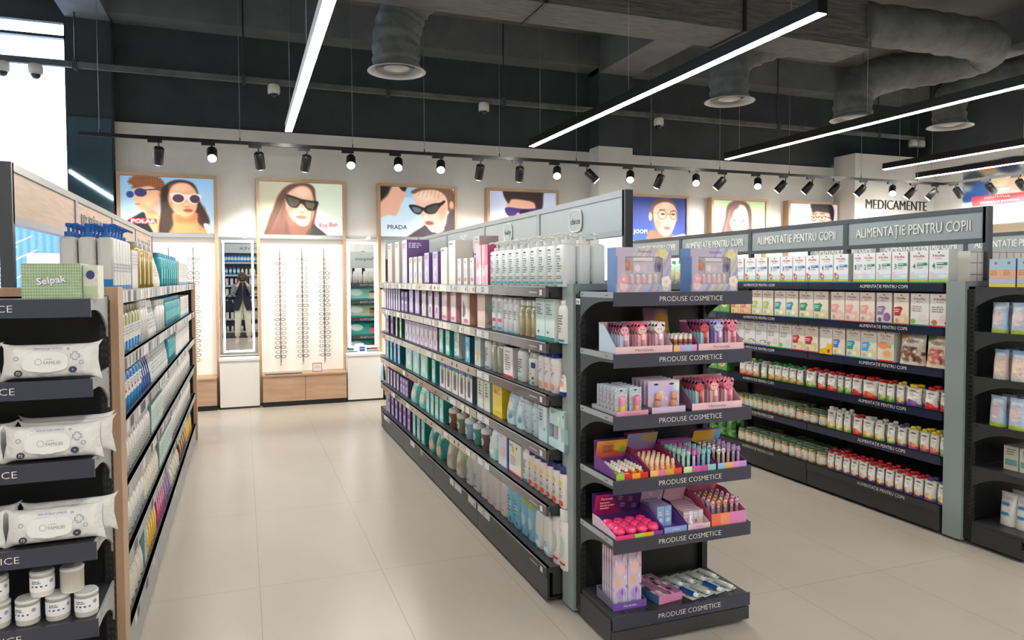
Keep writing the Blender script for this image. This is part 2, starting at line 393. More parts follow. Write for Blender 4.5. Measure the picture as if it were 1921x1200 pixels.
# outside
structure('ground', MB().box(-40, 30, 9.32, 60, -0.2, -0.05, mat='bounce_concrete'))
bld = empty('warehouse', 'blue corrugated warehouse seen through the shop window', 'building', (-6.5, 25, -0.05))
part('wall', MB().box(-6, 3.0, 0, 8, 0, 3.3, mat='corrugated_blue'), bld)
part('loading_door', MB().box(0.55, 2.3, -0.08, 0.0, 0, 2.35, (0.62, 0.66, 0.72)), bld, label='pale roller door')
tr = empty('bare_tree', 'bare pale tree in front of the blue warehouse', 'tree', (-6.1, 20.5, -0.05))
tm = MB(); g = random.Random(3)
tm.tube([(0, 0, 0), (0.02, 0, 0.9), (0, 0, 1.5)], [0.09, 0.07, 0.05], 7, (0.75, 0.74, 0.78))
for i in range(60):
    a = g.random()*6.28; z = 0.8+g.random()*0.9; l = 0.5+g.random()*0.9
    p = (0, 0, z); q = (l*0.6*math.cos(a), l*0.6*math.sin(a), z+l*0.5); r = (l*math.cos(a+0.3), l*math.sin(a+0.3), z+l*0.75)
    tm.tube([p, q, r], [0.03, 0.018, 0.006], 5, (0.86, 0.85, 0.9))
part('branches', tm, tr)

# mirror clad column
mp_ = empty('column_mirror', 'tall mirror panel on the column beside the shop window', 'mirror', (-1.525, 8.99, 0))
part('mirror_sheet', MB().box(-0.21, 0.21, -0.012, -0.004, 0.1, 3.27, mat='tinted_mirror'), mp_)
part('backing', MB().box(-0.213, 0.213, -0.003, 0.0, 0.09, 3.275, mat='black'), mp_)

# ---------------------------------------------------------------- light bars
def light_bar(x, y0, y1, z, label, housing='black', led='led'):
    t = empty('linear_lamp', label, 'lamp', (x, (y0+y1)/2, z), group='hanging light bars'); L = (y1-y0)/2
    part('housing', MB().box(-0.034, 0.034, -L, L, 0.004, 0.085, mat=housing), t)
    part('diffuser', MB().box(-0.031, 0.031, -L+0.004, L-0.004, 0, 0.006, mat=led), t)
    for yy in (-L+0.25, 0, L-0.25): part('suspension_wire', MB().tube([(0, yy, 0.085), (0, yy, CZ-z)], 0.0025, 5, mat='wire'), t)
light_bar(0.465, 3.26, 7.70, 3.0, 'hanging light bar seen from below left of centre, nearest the posters', 'white_paint')
light_bar(3.12, 3.26, 7.66, 3.0, 'long black light bar hanging above the middle shelf unit')
light_bar(5.80, 3.26, 7.66, 3.0, 'black light bar hanging above the right shelf unit')
light_bar(8.44, 3.3, 7.64, 3.0, 'upper of the two short black light bars near the pharmacy wall')
light_bar(9.66, 3.6, 8.14, 3.0, 'lower of the two short black light bars near the pharmacy wall')
light_bar(-2.21, 1.96, 6.58, 3.0, 'light bar beyond the left edge, seen only in the column mirror')
for i, x in enumerate((-2.21, 0.465, 3.12, 5.8, 8.44)):  # extra bars out of view, added to light the shop more evenly
    light_bar(x, -3.3, 1.15, 3.0, 'added light bar behind the photographer, %s from the window side' % ('first', 'second', 'third', 'fourth', 'fifth')[i])

# ---------------------------------------------------------------- track with spotlights
TY, TX, TZ = 8.0, 10.03, 2.895
tk = empty('lighting_track', 'black lighting track running below the wall top and turning at the right', 'track', (0, TY, TZ))
part('rail', MB().box(-1.45, TX+0.02, -0.018, 0.018, 0, 0.035, mat='black').box(TX-0.016, TX+0.02, -6.0, -0.018, 0, 0.035, mat='black'), tk)
for x in (-1.28, 0.0, 1.15, 1.95, 2.85, 3.85, 4.9, 5.95, 7.1, 8.4, 9.5): part('suspension_wire', MB().tube([(x, 0, 0.035), (x, 0, CZ-TZ)], 0.0025, 5, mat='wire').cyl(x, 0, 0.035, 0.07, 0.006, (0.05, 0.05, 0.05)), tk)
for y in (-1.2, -2.6, -4.4): part('suspension_wire', MB().tube([(TX, y, 0.035), (TX, y, CZ-TZ)], 0.0025, 5, mat='wire'), tk)
hm = MB().lathe([(0.046, -0.175, (0.05, 0.05, 0.05)), (0.05, -0.17, (0.05, 0.05, 0.05)), (0.05, -0.01, (0.05, 0.05, 0.05)), (0.04, 0, (0.05, 0.05, 0.05))], 18, mat='plastic')
hm = hm.mesh('head'); bm_ = MB().cyl(0, 0, -0.1775, -0.1755, 0.041, (1, 1, 1), 'bulb', 18).mesh('bulb')
am = MB().box(-0.10, 0.03, -0.014, 0.014, -0.028, 0, mat='black').cyl(0, 0, -0.075, -0.028, 0.008, (0.05, 0.05, 0.05)).mesh('adapter')
def spot(x, y, aim, label, track='x'):
    t = empty('track_spotlight', label, 'spotlight', (x, y, TZ), 0 if track == 'x' else -math.pi/2, 'track spotlights')
    part('adapter', am, t)
    a = Vector(aim); a.normalize()
    if track != 'x': a = Matrix.Rotation(math.pi/2, 3, 'Z') @ a
    q = a.to_track_quat('-Z', 'Y')
    h = part('head', hm, t, (0, 0, -0.075)); h.rotation_mode = 'QUATERNION'; h.rotation_quaternion = q
    b = part('bulb', bm_, h, label='glowing bulb')
    l = bpy.data.lights.new('spot', 'SPOT'); l.energy = SPOT_W*(1.0 if a.y > 0.2 or track != 'x' else 0.35); l.spot_size = math.radians(95); l.spot_blend = 0.6; l.color = (1, 0.93, 0.83); l.shadow_soft_size = 0.03
    lo = bpy.data.objects.new('spot_lamp', l); COL.objects.link(lo); lo.parent = h; lo.location = (0, 0, -0.19)
# px of each head -> x on the track; lit ones face the shop, dark ones the wall
SP = [(-0.76, 'w', ''), (-0.27, 's', ''), (0.18, 'w', ''), (0.67, 'w', ''), (1.13, 's', ''), (1.65, 's', ''), (2.14, 's', ''), (2.62, 'w', ''), (3.11, 'w', ''), (3.59, 's', ''), (3.99, 'r', ''), (4.60, 's', ''), (5.06, 'w', ''), (5.58, 's', ''), (6.03, 'l', ''), (6.57, 's', ''), (7.04, 'l', ''), (7.51, 'l', ''), (7.99, 'l', ''), (8.48, 'l', ''), (9.01, 's', ''), (9.46, 'l', ''), (9.90, 'l', '')]
for i, (x, k, _) in enumerate(SP):
    n_ = math.hypot(x, 8); aim = {'w': (0.12*((i*7) % 3-1), 0.52, -0.85), 's': (-0.80*x/n_, -0.80*8/n_, -0.58), 'r': (0.65, -0.25, -0.72), 'l': (-0.45, 0.52, -0.73)}[k]
    lab = {'w': 'black track spotlight turned to the wall', 's': 'glaring track spotlight facing the shop', 'r': 'black track spotlight tilted sideways', 'l': 'black track spotlight tilted to the left'}[k]
    spot(x, TY, aim, lab+', %s from the column mirror' % ordw(i+1))
for i, y in enumerate((7.79, 7.29, 6.86, 6.3, 5.6)):
    spot(TX, y, (0.75, 0.05, -0.65), 'black spotlight on the right-hand track arm, %s from the corner' % ordw(i+1), 'y')

# ---------------------------------------------------------------- cable tray, dome cameras
TRY, TRZ = 8.82, 3.745
part_t = empty('cable_tray', 'long grey cable tray running across the dark upper wall', 'cable tray', (0, TRY, TRZ))
part('tray', MB().box(-4.4, 10.6, -0.03, 0.03, 0, 0.06, mat='duct_flex'), part_t)
for x in (-1.62, 0.05, 1.7, 3.2, 5.4, 7.6, 9.6): part('hanger', MB().tube([(x, 0, 0.06), (x, 0, CZ-TRZ)], 0.008, 6, (0.12, 0.13, 0.14)).box(x-0.02, x+0.02, -0.05, 0.05, -0.02, 0.08, mat='rack_blue_grey'), part_t)
for x, lab in ((-2.27, 'white dome camera before the window, left one of two'), (-1.98, 'white dome camera before the window, right one of two'), (0.375, 'white dome camera left of the first light bar'), (2.93, 'white dome camera between two air diffusers'), (5.52, 'white dome camera over the blue poster'), (11.2, ''), ):
    if x > 10: continue
    t = empty('dome_camera', lab, 'camera', (x, TRY-0.01, TRZ), group='dome cameras on the cable tray')
    part('housing', MB().lathe([(0.055, 0, (0.9, 0.9, 0.88)), (0.068, -0.02, (0.9, 0.9, 0.88)), (0.07, -0.075, (0.93, 0.93, 0.92)), (0.064, -0.105, (0.86, 0.87, 0.87))], 18), t)
    part('dome', MB().lathe([(0.05, -0.105, (0.1, 0.1, 0.12)), (0.042, -0.132, (0.1, 0.1, 0.12)), (0.024, -0.15, (0.1, 0.1, 0.12)), (0.0, -0.155, (0.1, 0.1, 0.12))], 16, mat='gloss'), t)
for i, (x, lab) in enumerate(((10.35, 'left'), (10.52, 'right'))):
    t = empty('dome_camera', 'pale box camera near the right corner, %s one of the pair' % lab, 'camera', (x, TRY-0.01, TRZ), group='dome cameras on the cable tray')
    part('housing', MB().lathe([(0.055, 0, (0.85, 0.82, 0.8)), (0.07, -0.02, (0.85, 0.82, 0.8)), (0.07, -0.085, (0.9, 0.88, 0.86)), (0.06, -0.12, (0.3, 0.3, 0.3))], 18), t)

# ---------------------------------------------------------------- ducts
t = empty('air_duct', 'large grey insulated rectangular air duct under the ceiling', 'duct', (0, 6.1, 3.9))
part('trunk', MB().box(-0.6, 6.25, -0.26, 0.26, 0, 0.5, mat='duct'), t)
for x in (0.4, 2.5, 4.6): part('hanger_strap', MB().box(x, x+0.03, -0.28, 0.28, -0.012, 0, mat='rack_black').box(x, x+0.03, -0.285, -0.265, -0.01, 0.88, mat='rack_black').box(x, x+0.03, 0.265, 0.285, -0.01, 0.88, mat='rack_black'), t)
def bez(p, n=8):
    P = [Vector(q) for q in p]; out = []
    for i in range(len(P)-1):
        p0 = P[max(i-1, 0)]; p1 = P[i]; p2 = P[i+1]; p3 = P[min(i+2, len(P)-1)]
        for k in range(n):
            u = k/n; out.append(0.5*((2*p1)+(p2-p0)*u+(2*p0-5*p1+4*p2-p3)*u*u+(3*p1-p0-3*p2+p3)*u**3))
    return out+[P[-1]]
def diffuser(x, y, z, pts, r, label):
    t = empty('air_diffuser', label, 'diffuser', (x, y, z), group='round air diffusers'); L = Vector((x, y, z))
    P = bez([Vector(q)-L for q in pts]); g = random.Random(int(x*10))
    part('flexible_duct', MB().tube(P, [r*(1+0.05*math.sin(i*2.2)+0.03*g.random()) for i in range(len(P))], 18, mat='duct_flex'), t)
    cc = (0.55, 0.57, 0.58)
    part('ring', MB().lathe([(0.18, 0.06, cc), (0.20, 0.03, cc), (0.265, 0.008, cc), (0.268, 0, cc), (0.25, 0, cc), (0.2, 0.03, (0.3, 0.31, 0.32)), (0.15, 0.055, (0.2, 0.2, 0.21))], 28, mat='plastic', cap=False), t)
    part('cone', MB().lathe([(0.12, 0.03, (0.35, 0.36, 0.37)), (0.06, 0.012, (0.5, 0.5, 0.5)), (0.03, 0.01, (0.6, 0.6, 0.6)), (0.0, 0.012, (0.6, 0.6, 0.6))], 20, cap=False), t)
diffuser(1.36, 6.62, 3.40, [(1.62, 6.1, 4.15), (1.6, 6.42, 4.16), (1.45, 6.62, 4.0), (1.36, 6.63, 3.7), (1.36, 6.62, 3.44)], 0.21, 'round air diffuser under the drooping silver duct, nearest the left')
diffuser(4.97, 6.52, 3.40, [(5.75, 6.15, 4.12), (5.45, 6.4, 4.08), (5.1, 6.55, 3.92), (4.97, 6.53, 3.7), (4.97, 6.52, 3.44)], 0.2, 'round air diffuser left of the curved duct')
diffuser(8.44, 6.65, 3.40, [(10.6, 5.3, 4.1), (9.6, 5.9, 4.05), (8.75, 6.5, 3.98), (8.46, 6.65, 3.75), (8.44, 6.65, 3.44)], 0.19, 'round air diffuser nearest the right corner')
diffuser(6.95, 6.75, 3.40, [(6.2, 5.95, 4.2), (7.2, 5.85, 4.18), (7.95, 5.85, 4.16), (8.22, 6.12, 4.12), (7.9, 6.45, 4.05), (7.3, 6.68, 3.95), (6.98, 6.76, 3.72), (6.95, 6.75, 3.44)], 0.215, 'air diffuser half hidden behind a light bar, fed by the curved duct')

# ================================================================ posters
GAM = 1.12
def face(C, cx, cy, s, skin, rot=0, asp=1.5, tilt=0):
    pass
SK = (0.93, 0.74, 0.60)
def poster_a():
    C = Canvas(168, 108, (0.60, 0.77, 0.93), (0.80, 0.88, 0.93))
    hair = (0.55, 0.36, 0.24)
    C.poly([(0.50, 0.95), (0.48, 1.1), (0.2, 1.1), (0.22, 0.72), (0.35, 0.6)], (0.93, 0.68, 0.52))
    C.poly([(0.04, 0.84), (0.16, 0.70), (0.24, 0.64), (0.27, 0.80), (0.33, 1.1), (0.0, 1.1)], (0.12, 0.12, 0.15))
    C.poly([(0.13, 0.16), (0.15, 0.30), (0.14, 0.36), (0.115, 0.405), (0.145, 0.43), (0.155, 0.50), (0.17, 0.545), (0.20, 0.60), (0.27, 0.62), (0.36, 0.52), (0.42, 0.34), (0.40, 0.14), (0.26, 0.06)], (0.95, 0.74, 0.60))
    C.poly([(0.22, 0.50), (0.30, 0.53), (0.40, 0.40), (0.42, 0.55), (0.40, 0.68), (0.28, 0.66)], (0.80, 0.54, 0.40), 0.04, 0.6)
    C.poly([(0.08, 0.12), (0.11, 0.04), (0.18, -0.02), (0.35, -0.03), (0.45, 0.07), (0.47, 0.22), (0.42, 0.26), (0.36, 0.20), (0.30, 0.17), (0.20, 0.20), (0.12, 0.22), (0.13, 0.16)], hair, 0.02)
    for i in range(14): C.line([(0.10+0.025*i, 0.02+0.01*(i % 3)), (0.09+0.026*i, 0.16)], 0.012, (0.68, 0.48, 0.33), 0.6)
    C.ell(0.41, 0.32, 0.02, 0.05, (0.90, 0.62, 0.50), 0.3)
    C.line([(0.19, 0.255), (0.39, 0.22)], 0.022, (0.25, 0.25, 0.45)); C.ell(0.21, 0.29, 0.065, 0.075, (0.26, 0.27, 0.50), 0.15); C.ell(0.10, 0.33, 0.04, 0.06, (0.20, 0.33, 0.60), 0.15)
    C.line([(0.155, 0.50), (0.20, 0.495)], 0.02, (0.78, 0.42, 0.38))
    # woman
    C.poly([(0.42, 0.30), (0.46, 0.16), (0.55, 0.06), (0.66, 0.04), (0.77, 0.09), (0.82, 0.22), (0.84, 0.40), (0.90, 0.58), (0.95, 0.78), (0.90, 0.92), (0.80, 0.98), (0.42, 1.1), (0.42, 0.6)], (0.24, 0.17, 0.15), 0.02)
    C.poly([(0.56, 0.62), (0.80, 0.62), (0.82, 0.80), (0.92, 0.95), (1.0, 1.1), (0.52, 1.1), (0.55, 0.85)], (0.90, 0.62, 0.42), 0.02)
    C.poly([(0.52, 0.22), (0.60, 0.10), (0.72, 0.10), (0.80, 0.22), (0.82, 0.38), (0.81, 0.55), (0.76, 0.66), (0.69, 0.71), (0.60, 0.67), (0.53, 0.55), (0.50, 0.40)], (0.93, 0.72, 0.57), 0.02)
    C.poly([(0.60, 0.68), (0.70, 0.73), (0.80, 0.64), (0.80, 0.78), (0.66, 0.82), (0.57, 0.78)], (0.70, 0.43, 0.28), 0.04, 0.6)
    C.ell(0.63, 0.18, 0.10, 0.08, (0.99, 0.84, 0.72), 0.9, 0.7)
    C.poly([(0.52, 0.29), (0.60, 0.27), (0.70, 0.30), (0.80, 0.28), (0.86, 0.30), (0.85, 0.38), (0.80, 0.47), (0.73, 0.45), (0.70, 0.38), (0.66, 0.45), (0.58, 0.47), (0.54, 0.40)], (0.93, 0.90, 0.90))
    C.ell(0.61, 0.375, 0.062, 0.075, (0.38, 0.28, 0.33), 0.12); C.ell(0.79, 0.375, 0.055, 0.075, (0.36, 0.27, 0.32), 0.12)
    C.ell(0.70, 0.48, 0.02, 0.03, (0.99, 0.82, 0.70), 0.8); C.ell(0.705, 0.525, 0.03, 0.012, (0.70, 0.45, 0.36), 0.8, 0.7)
    C.ell(0.715, 0.59, 0.052, 0.035, (0.74, 0.40, 0.36), 0.5); C.line([(0.67, 0.59), (0.76, 0.59)], 0.01, (0.50, 0.22, 0.22))
    for i in range(9): C.line([(0.45+0.012*i, 0.45), (0.43+0.014*i, 1.0)], 0.008, (0.40, 0.28, 0.22), 0.5)
    for i in range(7): C.line([(0.84+0.01*i, 0.5), (0.83+0.018*i, 0.95)], 0.008, (0.45, 0.30, 0.22), 0.6)
    C.poly([(0.88, 0.85), (0.93, 0.83), (0.99, 1.0), (0.95, 1.05)], (0.93, 0.90, 0.93))
    C.rect(0.095, 0.755, 0.375, 0.845, (0.90, 0.22, 0.22)); return C.a
def poster_b():
    C = Canvas(168, 108, (0.84, 0.88, 0.82), (0.82, 0.89, 0.85)); C.ell(0.1, 0.4, 0.35, 0.7, (0.72, 0.70, 0.62), 1.2, 0.8); C.ell(0.85, 0.75, 0.25, 0.35, (0.93, 0.96, 0.92), 1.2, 0.7)
    hair = (0.43, 0.29, 0.25)
    C.poly([(0.30, 0.10), (0.40, 0.02), (0.56, 0.0), (0.65, 0.08), (0.67, 0.25), (0.68, 0.5), (0.66, 0.72), (0.62, 1.1), (0.08, 1.1), (0.09, 0.78), (0.16, 0.5), (0.22, 0.26)], hair, 0.02)
    C.poly([(0.62, 0.80), (0.70, 0.86), (0.82, 1.02), (0.84, 1.1), (0.5, 1.1)], (0.22, 0.20, 0.21), 0.015)
    C.poly([(0.35, 0.72), (0.60, 0.78), (0.56, 0.95), (0.5, 1.1), (0.38, 1.1)], (0.52, 0.36, 0.31), 0.03)
    C.poly([(0.33, 0.22), (0.42, 0.10), (0.53, 0.06), (0.61, 0.14), (0.65, 0.32), (0.655, 0.50), (0.63, 0.68), (0.57, 0.80), (0.50, 0.83), (0.42, 0.76), (0.34, 0.60), (0.30, 0.42)], (0.90, 0.73, 0.64), 0.02)
    C.ell(0.37, 0.58, 0.07, 0.18, (0.72, 0.50, 0.43), 1.0, 0.6); C.ell(0.52, 0.17, 0.09, 0.10, (0.98, 0.86, 0.78), 0.9, 0.8); C.ell(0.46, 0.62, 0.08, 0.10, (0.97, 0.80, 0.72), 1.0, 0.7)
    C.poly([(0.30, 0.23), (0.40, 0.26), (0.50, 0.31), (0.60, 0.335), (0.70, 0.35), (0.69, 0.45), (0.66, 0.52), (0.58, 0.52), (0.52, 0.42), (0.485, 0.40), (0.44, 0.48), (0.36, 0.46), (0.32, 0.36)], (0.17, 0.15, 0.15))
    C.poly([(0.33, 0.28), (0.40, 0.30), (0.47, 0.335), (0.46, 0.40), (0.42, 0.455), (0.36, 0.435), (0.335, 0.36)], (0.36, 0.36, 0.32)); C.poly([(0.545, 0.36), (0.60, 0.37), (0.66, 0.39), (0.655, 0.44), (0.63, 0.49), (0.58, 0.48), (0.55, 0.43)], (0.46, 0.46, 0.40))
    C.ell(0.51, 0.52, 0.035, 0.04, (0.97, 0.82, 0.74), 0.8); C.ell(0.50, 0.565, 0.04, 0.014, (0.66, 0.44, 0.38), 0.7, 0.7)
    C.ell(0.49, 0.66, 0.07, 0.04, (0.78, 0.50, 0.46), 0.6); C.line([(0.43, 0.655), (0.55, 0.67)], 0.01, (0.55, 0.28, 0.27))
    for i in range(16): C.line([(0.33-0.006*i, 0.12+0.03*i), (0.28-0.012*i, 1.0)], 0.007, (0.58, 0.42, 0.36), 0.5)
    for i in range(8): C.line([(0.64, 0.3+0.05*i), (0.60-0.012*i, 1.0)], 0.008, (0.58, 0.38, 0.32), 0.5)
    return C.a
def poster_c():
    C = Canvas(168, 108, (0.74, 0.86, 0.96), (0.87, 0.93, 0.97)); C.rect(0.30, 0, 0.43, 0.2, (0.63, 0.80, 0.95))
    C.poly([(-0.1, 0.1), (0.12, 0.0), (0.33, 0.05), (0.32, 0.2), (0.27, 0.35), (0.25, 0.45), (0.20, 0.58), (0.10, 0.57), (-0.1, 0.62)], (0.90, 0.72, 0.64), 0.015)
    C.poly([(-0.1, -0.1), (0.14, -0.1), (0.12, 0.08), (0.06, 0.22), (-0.1, 0.38)], (0.16, 0.12, 0.12), 0.03); C.poly([(0.24, -0.05), (0.35, -0.05), (0.33, 0.08), (0.28, 0.06)], (0.22, 0.15, 0.13))
    C.poly([(0.42, 0.12), (0.50, 0.0), (0.75, -0.05), (0.96, 0.0), (1.02, 0.2), (0.99, 0.42), (0.93, 0.48), (0.88, 0.35), (0.8, 0.15)], (0.50, 0.36, 0.27), 0.02)
    C.poly([(0.34, 1.1), (0.40, 0.95), (0.55, 0.80), (0.60, 0.76), (0.70, 0.90), (0.86, 0.78), (0.92, 0.50), (1.1, 0.42), (1.1, 1.1)], (0.33, 0.29, 0.32), 0.015)
    C.poly([(0.44, 0.16), (0.56, 0.05), (0.76, 0.04), (0.88, 0.16), (0.91, 0.36), (0.88, 0.56), (0.82, 0.70), (0.86, 0.84), (0.76, 0.92), (0.68, 0.84), (0.61, 0.76), (0.55, 0.60), (0.53, 0.45), (0.46, 0.30)], (0.95, 0.79, 0.71), 0.015)
    C.ell(0.84, 0.55, 0.06, 0.18, (0.80, 0.58, 0.50), 1.0, 0.6); C.ell(0.60, 0.18, 0.1, 0.09, (1, 0.9, 0.83), 0.9, 0.8)
    for i in range(9): C.line([(0.55+0.05*i, 0.02), (0.50+0.055*i, 0.16+0.02*(i % 3))], 0.012, (0.62, 0.46, 0.35), 0.5)
    C.poly([(0.38, 0.36), (0.46, 0.35), (0.58, 0.40), (0.62, 0.36), (0.72, 0.31), (0.80, 0.29), (0.86, 0.24), (0.87, 0.28), (0.80, 0.38), (0.74, 0.50), (0.66, 0.53), (0.60, 0.50), (0.57, 0.46), (0.52, 0.54), (0.45, 0.52), (0.40, 0.44)], (0.10, 0.11, 0.13))
    C.poly([(0.62, 0.41), (0.70, 0.35), (0.78, 0.34), (0.76, 0.45), (0.68, 0.51), (0.62, 0.48)], (0.30, 0.31, 0.31)); C.poly([(0.42, 0.40), (0.49, 0.40), (0.55, 0.45), (0.51, 0.51), (0.45, 0.50)], (0.45, 0.50, 0.55))
    C.ell(0.60, 0.60, 0.03, 0.05, (1, 0.87, 0.80), 0.9); C.ell(0.655, 0.715, 0.06, 0.045, (0.70, 0.38, 0.34), 0.5); C.line([(0.61, 0.70), (0.70, 0.725)], 0.012, (0.45, 0.18, 0.17))
    C.ell(0.96, 0.33, 0.03, 0.08, (0.93, 0.73, 0.63), 0.4); return C.a
def poster_d():
    C = Canvas(150, 96, (0.75, 0.80, 0.92), (0.93, 0.94, 0.97))
    C.poly([(0.27, 0.1), (0.6, 0.0), (0.72, 0.2), (0.72, 0.5), (0.66, 0.8), (0.5, 1.0), (0.36, 0.9), (0.28, 0.55)], (0.90, 0.72, 0.64))
    C.poly([(0.22, -0.05), (0.75, -0.05), (0.80, 0.12), (0.78, 0.36), (0.70, 0.38), (0.66, 0.22), (0.5, 0.17), (0.33, 0.16), (0.27, 0.25)], (0.24, 0.17, 0.18), 0.02)
    C.poly([(0.24, 0.34), (0.5, 0.36), (0.78, 0.34), (0.72, 0.42), (0.60, 0.52), (0.47, 0.50), (0.42, 0.44), (0.36, 0.52), (0.26, 0.50)], (0.30, 0.22, 0.50)); C.ell(0.52, 0.43, 0.07, 0.06, (0.16, 0.12, 0.30), 0.4)
    C.ell(0.46, 0.75, 0.07, 0.03, (0.72, 0.42, 0.40), 0.5); return C.a
def poster_e():
    C = Canvas(150, 96, (0.13, 0.22, 0.52), (0.22, 0.37, 0.74))
    C.poly([(0.36, 0.75), (0.60, 0.85), (0.74, 0.80), (0.80, 1.1), (0.34, 1.1)], (0.62, 0.44, 0.36), 0.02); C.poly([(0.74, 0.92), (0.85, 0.86), (1.0, 0.84), (1.1, 1.1), (0.7, 1.1)], (0.88, 0.86, 0.93))
    C.poly([(0.36, 0.3), (0.40, 0.12), (0.5, 0.03), (0.66, 0.01), (0.78, 0.08), (0.84, 0.2), (0.74, 0.16), (0.55, 0.15), (0.45, 0.3), (0.42, 0.55), (0.38, 0.42)], (0.40, 0.32, 0.30), 0.03)
    C.poly([(0.42, 0.35), (0.46, 0.18), (0.60, 0.10), (0.76, 0.14), (0.83, 0.28), (0.84, 0.45), (0.80, 0.62), (0.74, 0.80), (0.64, 0.90), (0.52, 0.80), (0.45, 0.62)], (0.89, 0.70, 0.62), 0.018)
    C.ell(0.50, 0.62, 0.07, 0.16, (0.70, 0.49, 0.42), 1.0, 0.6); C.ell(0.37, 0.44, 0.03, 0.10, (0.86, 0.64, 0.55), 0.4); C.ell(0.64, 0.17, 0.09, 0.07, (0.98, 0.83, 0.76), 0.9, 0.8)
    C.line([(0.53, 0.28), (0.62, 0.27)], 0.018, (0.35, 0.22, 0.18)); C.line([(0.73, 0.31), (0.81, 0.29)], 0.018, (0.35, 0.22, 0.18))
    for cx in (0.585, 0.77): C.ell(cx, 0.375, 0.035, 0.022, (0.25, 0.17, 0.15), 0.5)
    for cx, r in ((0.575, 0.075), (0.775, 0.06)):
        C.line([(cx+r*math.cos(a*0.5236), 0.39+0.105*math.sin(a*0.5236)) for a in range(13)], 0.014, (0.30, 0.26, 0.30))
    C.line([(0.65, 0.37), (0.715, 0.37)], 0.014, (0.3, 0.26, 0.3)); C.line([(0.50, 0.34), (0.38, 0.38)], 0.012, (0.4, 0.35, 0.38))
    C.ell(0.69, 0.55, 0.03, 0.045, (0.97, 0.80, 0.72), 0.8); C.ell(0.66, 0.70, 0.055, 0.045, (0.78, 0.45, 0.43), 0.5); C.line([(0.61, 0.695), (0.71, 0.70)], 0.012, (0.5, 0.22, 0.22)); return C.a
def poster_f():
    C = Canvas(150, 96, (0.72, 0.84, 0.66), (0.80, 0.90, 0.72)); C.ell(0.0, 0.3, 0.25, 0.8, (0.88, 0.92, 0.84), 1, 0.7)
    C.poly([(0.26, 0.15), (0.36, 0.02), (0.50, -0.02), (0.64, 0.04), (0.72, 0.2), (0.74, 0.5), (0.70, 1.1), (0.10, 1.1), (0.14, 0.8), (0.22, 0.45)], (0.45, 0.32, 0.32), 0.02)
    C.poly([(0.30, 0.3), (0.36, 0.14), (0.5, 0.08), (0.62, 0.14), (0.69, 0.32), (0.69, 0.52), (0.63, 0.76), (0.53, 0.90), (0.45, 0.86), (0.36, 0.70), (0.31, 0.5)], (0.93, 0.82, 0.78), 0.02)
    C.poly([(0.30, 0.3), (0.36, 0.10), (0.5, 0.02), (0.47, 0.16), (0.40, 0.24), (0.36, 0.4), (0.30, 0.55)], (0.52, 0.38, 0.36), 0.02); C.poly([(0.60, 0.05), (0.70, 0.2), (0.73, 0.5), (0.68, 0.6), (0.66, 0.3)], (0.36, 0.25, 0.26), 0.02)
    for cx in (0.40, 0.58):
        C.ell(cx, 0.47, 0.032, 0.02, (0.35, 0.35, 0.40), 0.5); C.line([(cx+0.075*math.cos(a*0.5236), 0.49+0.095*math.sin(a*0.5236)) for a in range(13)], 0.011, (0.62, 0.66, 0.72))
    C.line([(0.475, 0.46), (0.505, 0.46)], 0.012, (0.6, 0.6, 0.65)); C.ell(0.49, 0.62, 0.025, 0.03, (0.97, 0.86, 0.82), 0.8); C.ell(0.49, 0.745, 0.05, 0.022, (0.76, 0.46, 0.46), 0.5)
    for i in range(10): C.line([(0.28-0.008*i, 0.4+0.04*i), (0.24-0.012*i, 1.0)], 0.008, (0.62, 0.48, 0.44), 0.5)
    return C.a
def poster_g():
    C = Canvas(150, 96, (0.93, 0.92, 0.96), (0.90, 0.88, 0.94))
    C.poly([(0.50, 0.1), (0.7, 0.06), (0.84, 0.2), (0.85, 0.5), (0.8, 0.75), (0.66, 0.95), (0.56, 0.85), (0.48, 0.62), (0.47, 0.35)], (0.90, 0.72, 0.66)); C.ell(0.86, 0.42, 0.03, 0.09, (0.88, 0.68, 0.62), 0.4)
    C.poly([(0.44, 0.0), (0.6, -0.05), (0.85, -0.02), (0.93, 0.15), (0.91, 0.42), (0.86, 0.34), (0.83, 0.22), (0.7, 0.2), (0.56, 0.18), (0.48, 0.22), (0.45, 0.12)], (0.18, 0.13, 0.15), 0.02)
    C.line([(0.46, 0.26), (0.56, 0.24)], 0.02, (0.2, 0.14, 0.14)); C.line([(0.63, 0.24), (0.73, 0.24)], 0.02, (0.2, 0.14, 0.14))
    for x0, x1 in ((0.44, 0.555), (0.60, 0.75)): C.line([(x0, 0.31), (x1, 0.30), (x1-0.01, 0.41), (x0+0.03, 0.42), (x0, 0.31)], 0.016, (0.12, 0.10, 0.14)); C.ell((x0+x1)/2, 0.345, 0.025, 0.018, (0.3, 0.2, 0.18), 0.5)
    C.line([(0.555, 0.33), (0.60, 0.33)], 0.014, (0.12, 0.1, 0.14)); C.line([(0.75, 0.31), (0.86, 0.34)], 0.018, (0.12, 0.1, 0.14)); C.ell(0.62, 0.7, 0.06, 0.03, (0.74, 0.45, 0.43), 0.5); return C.a

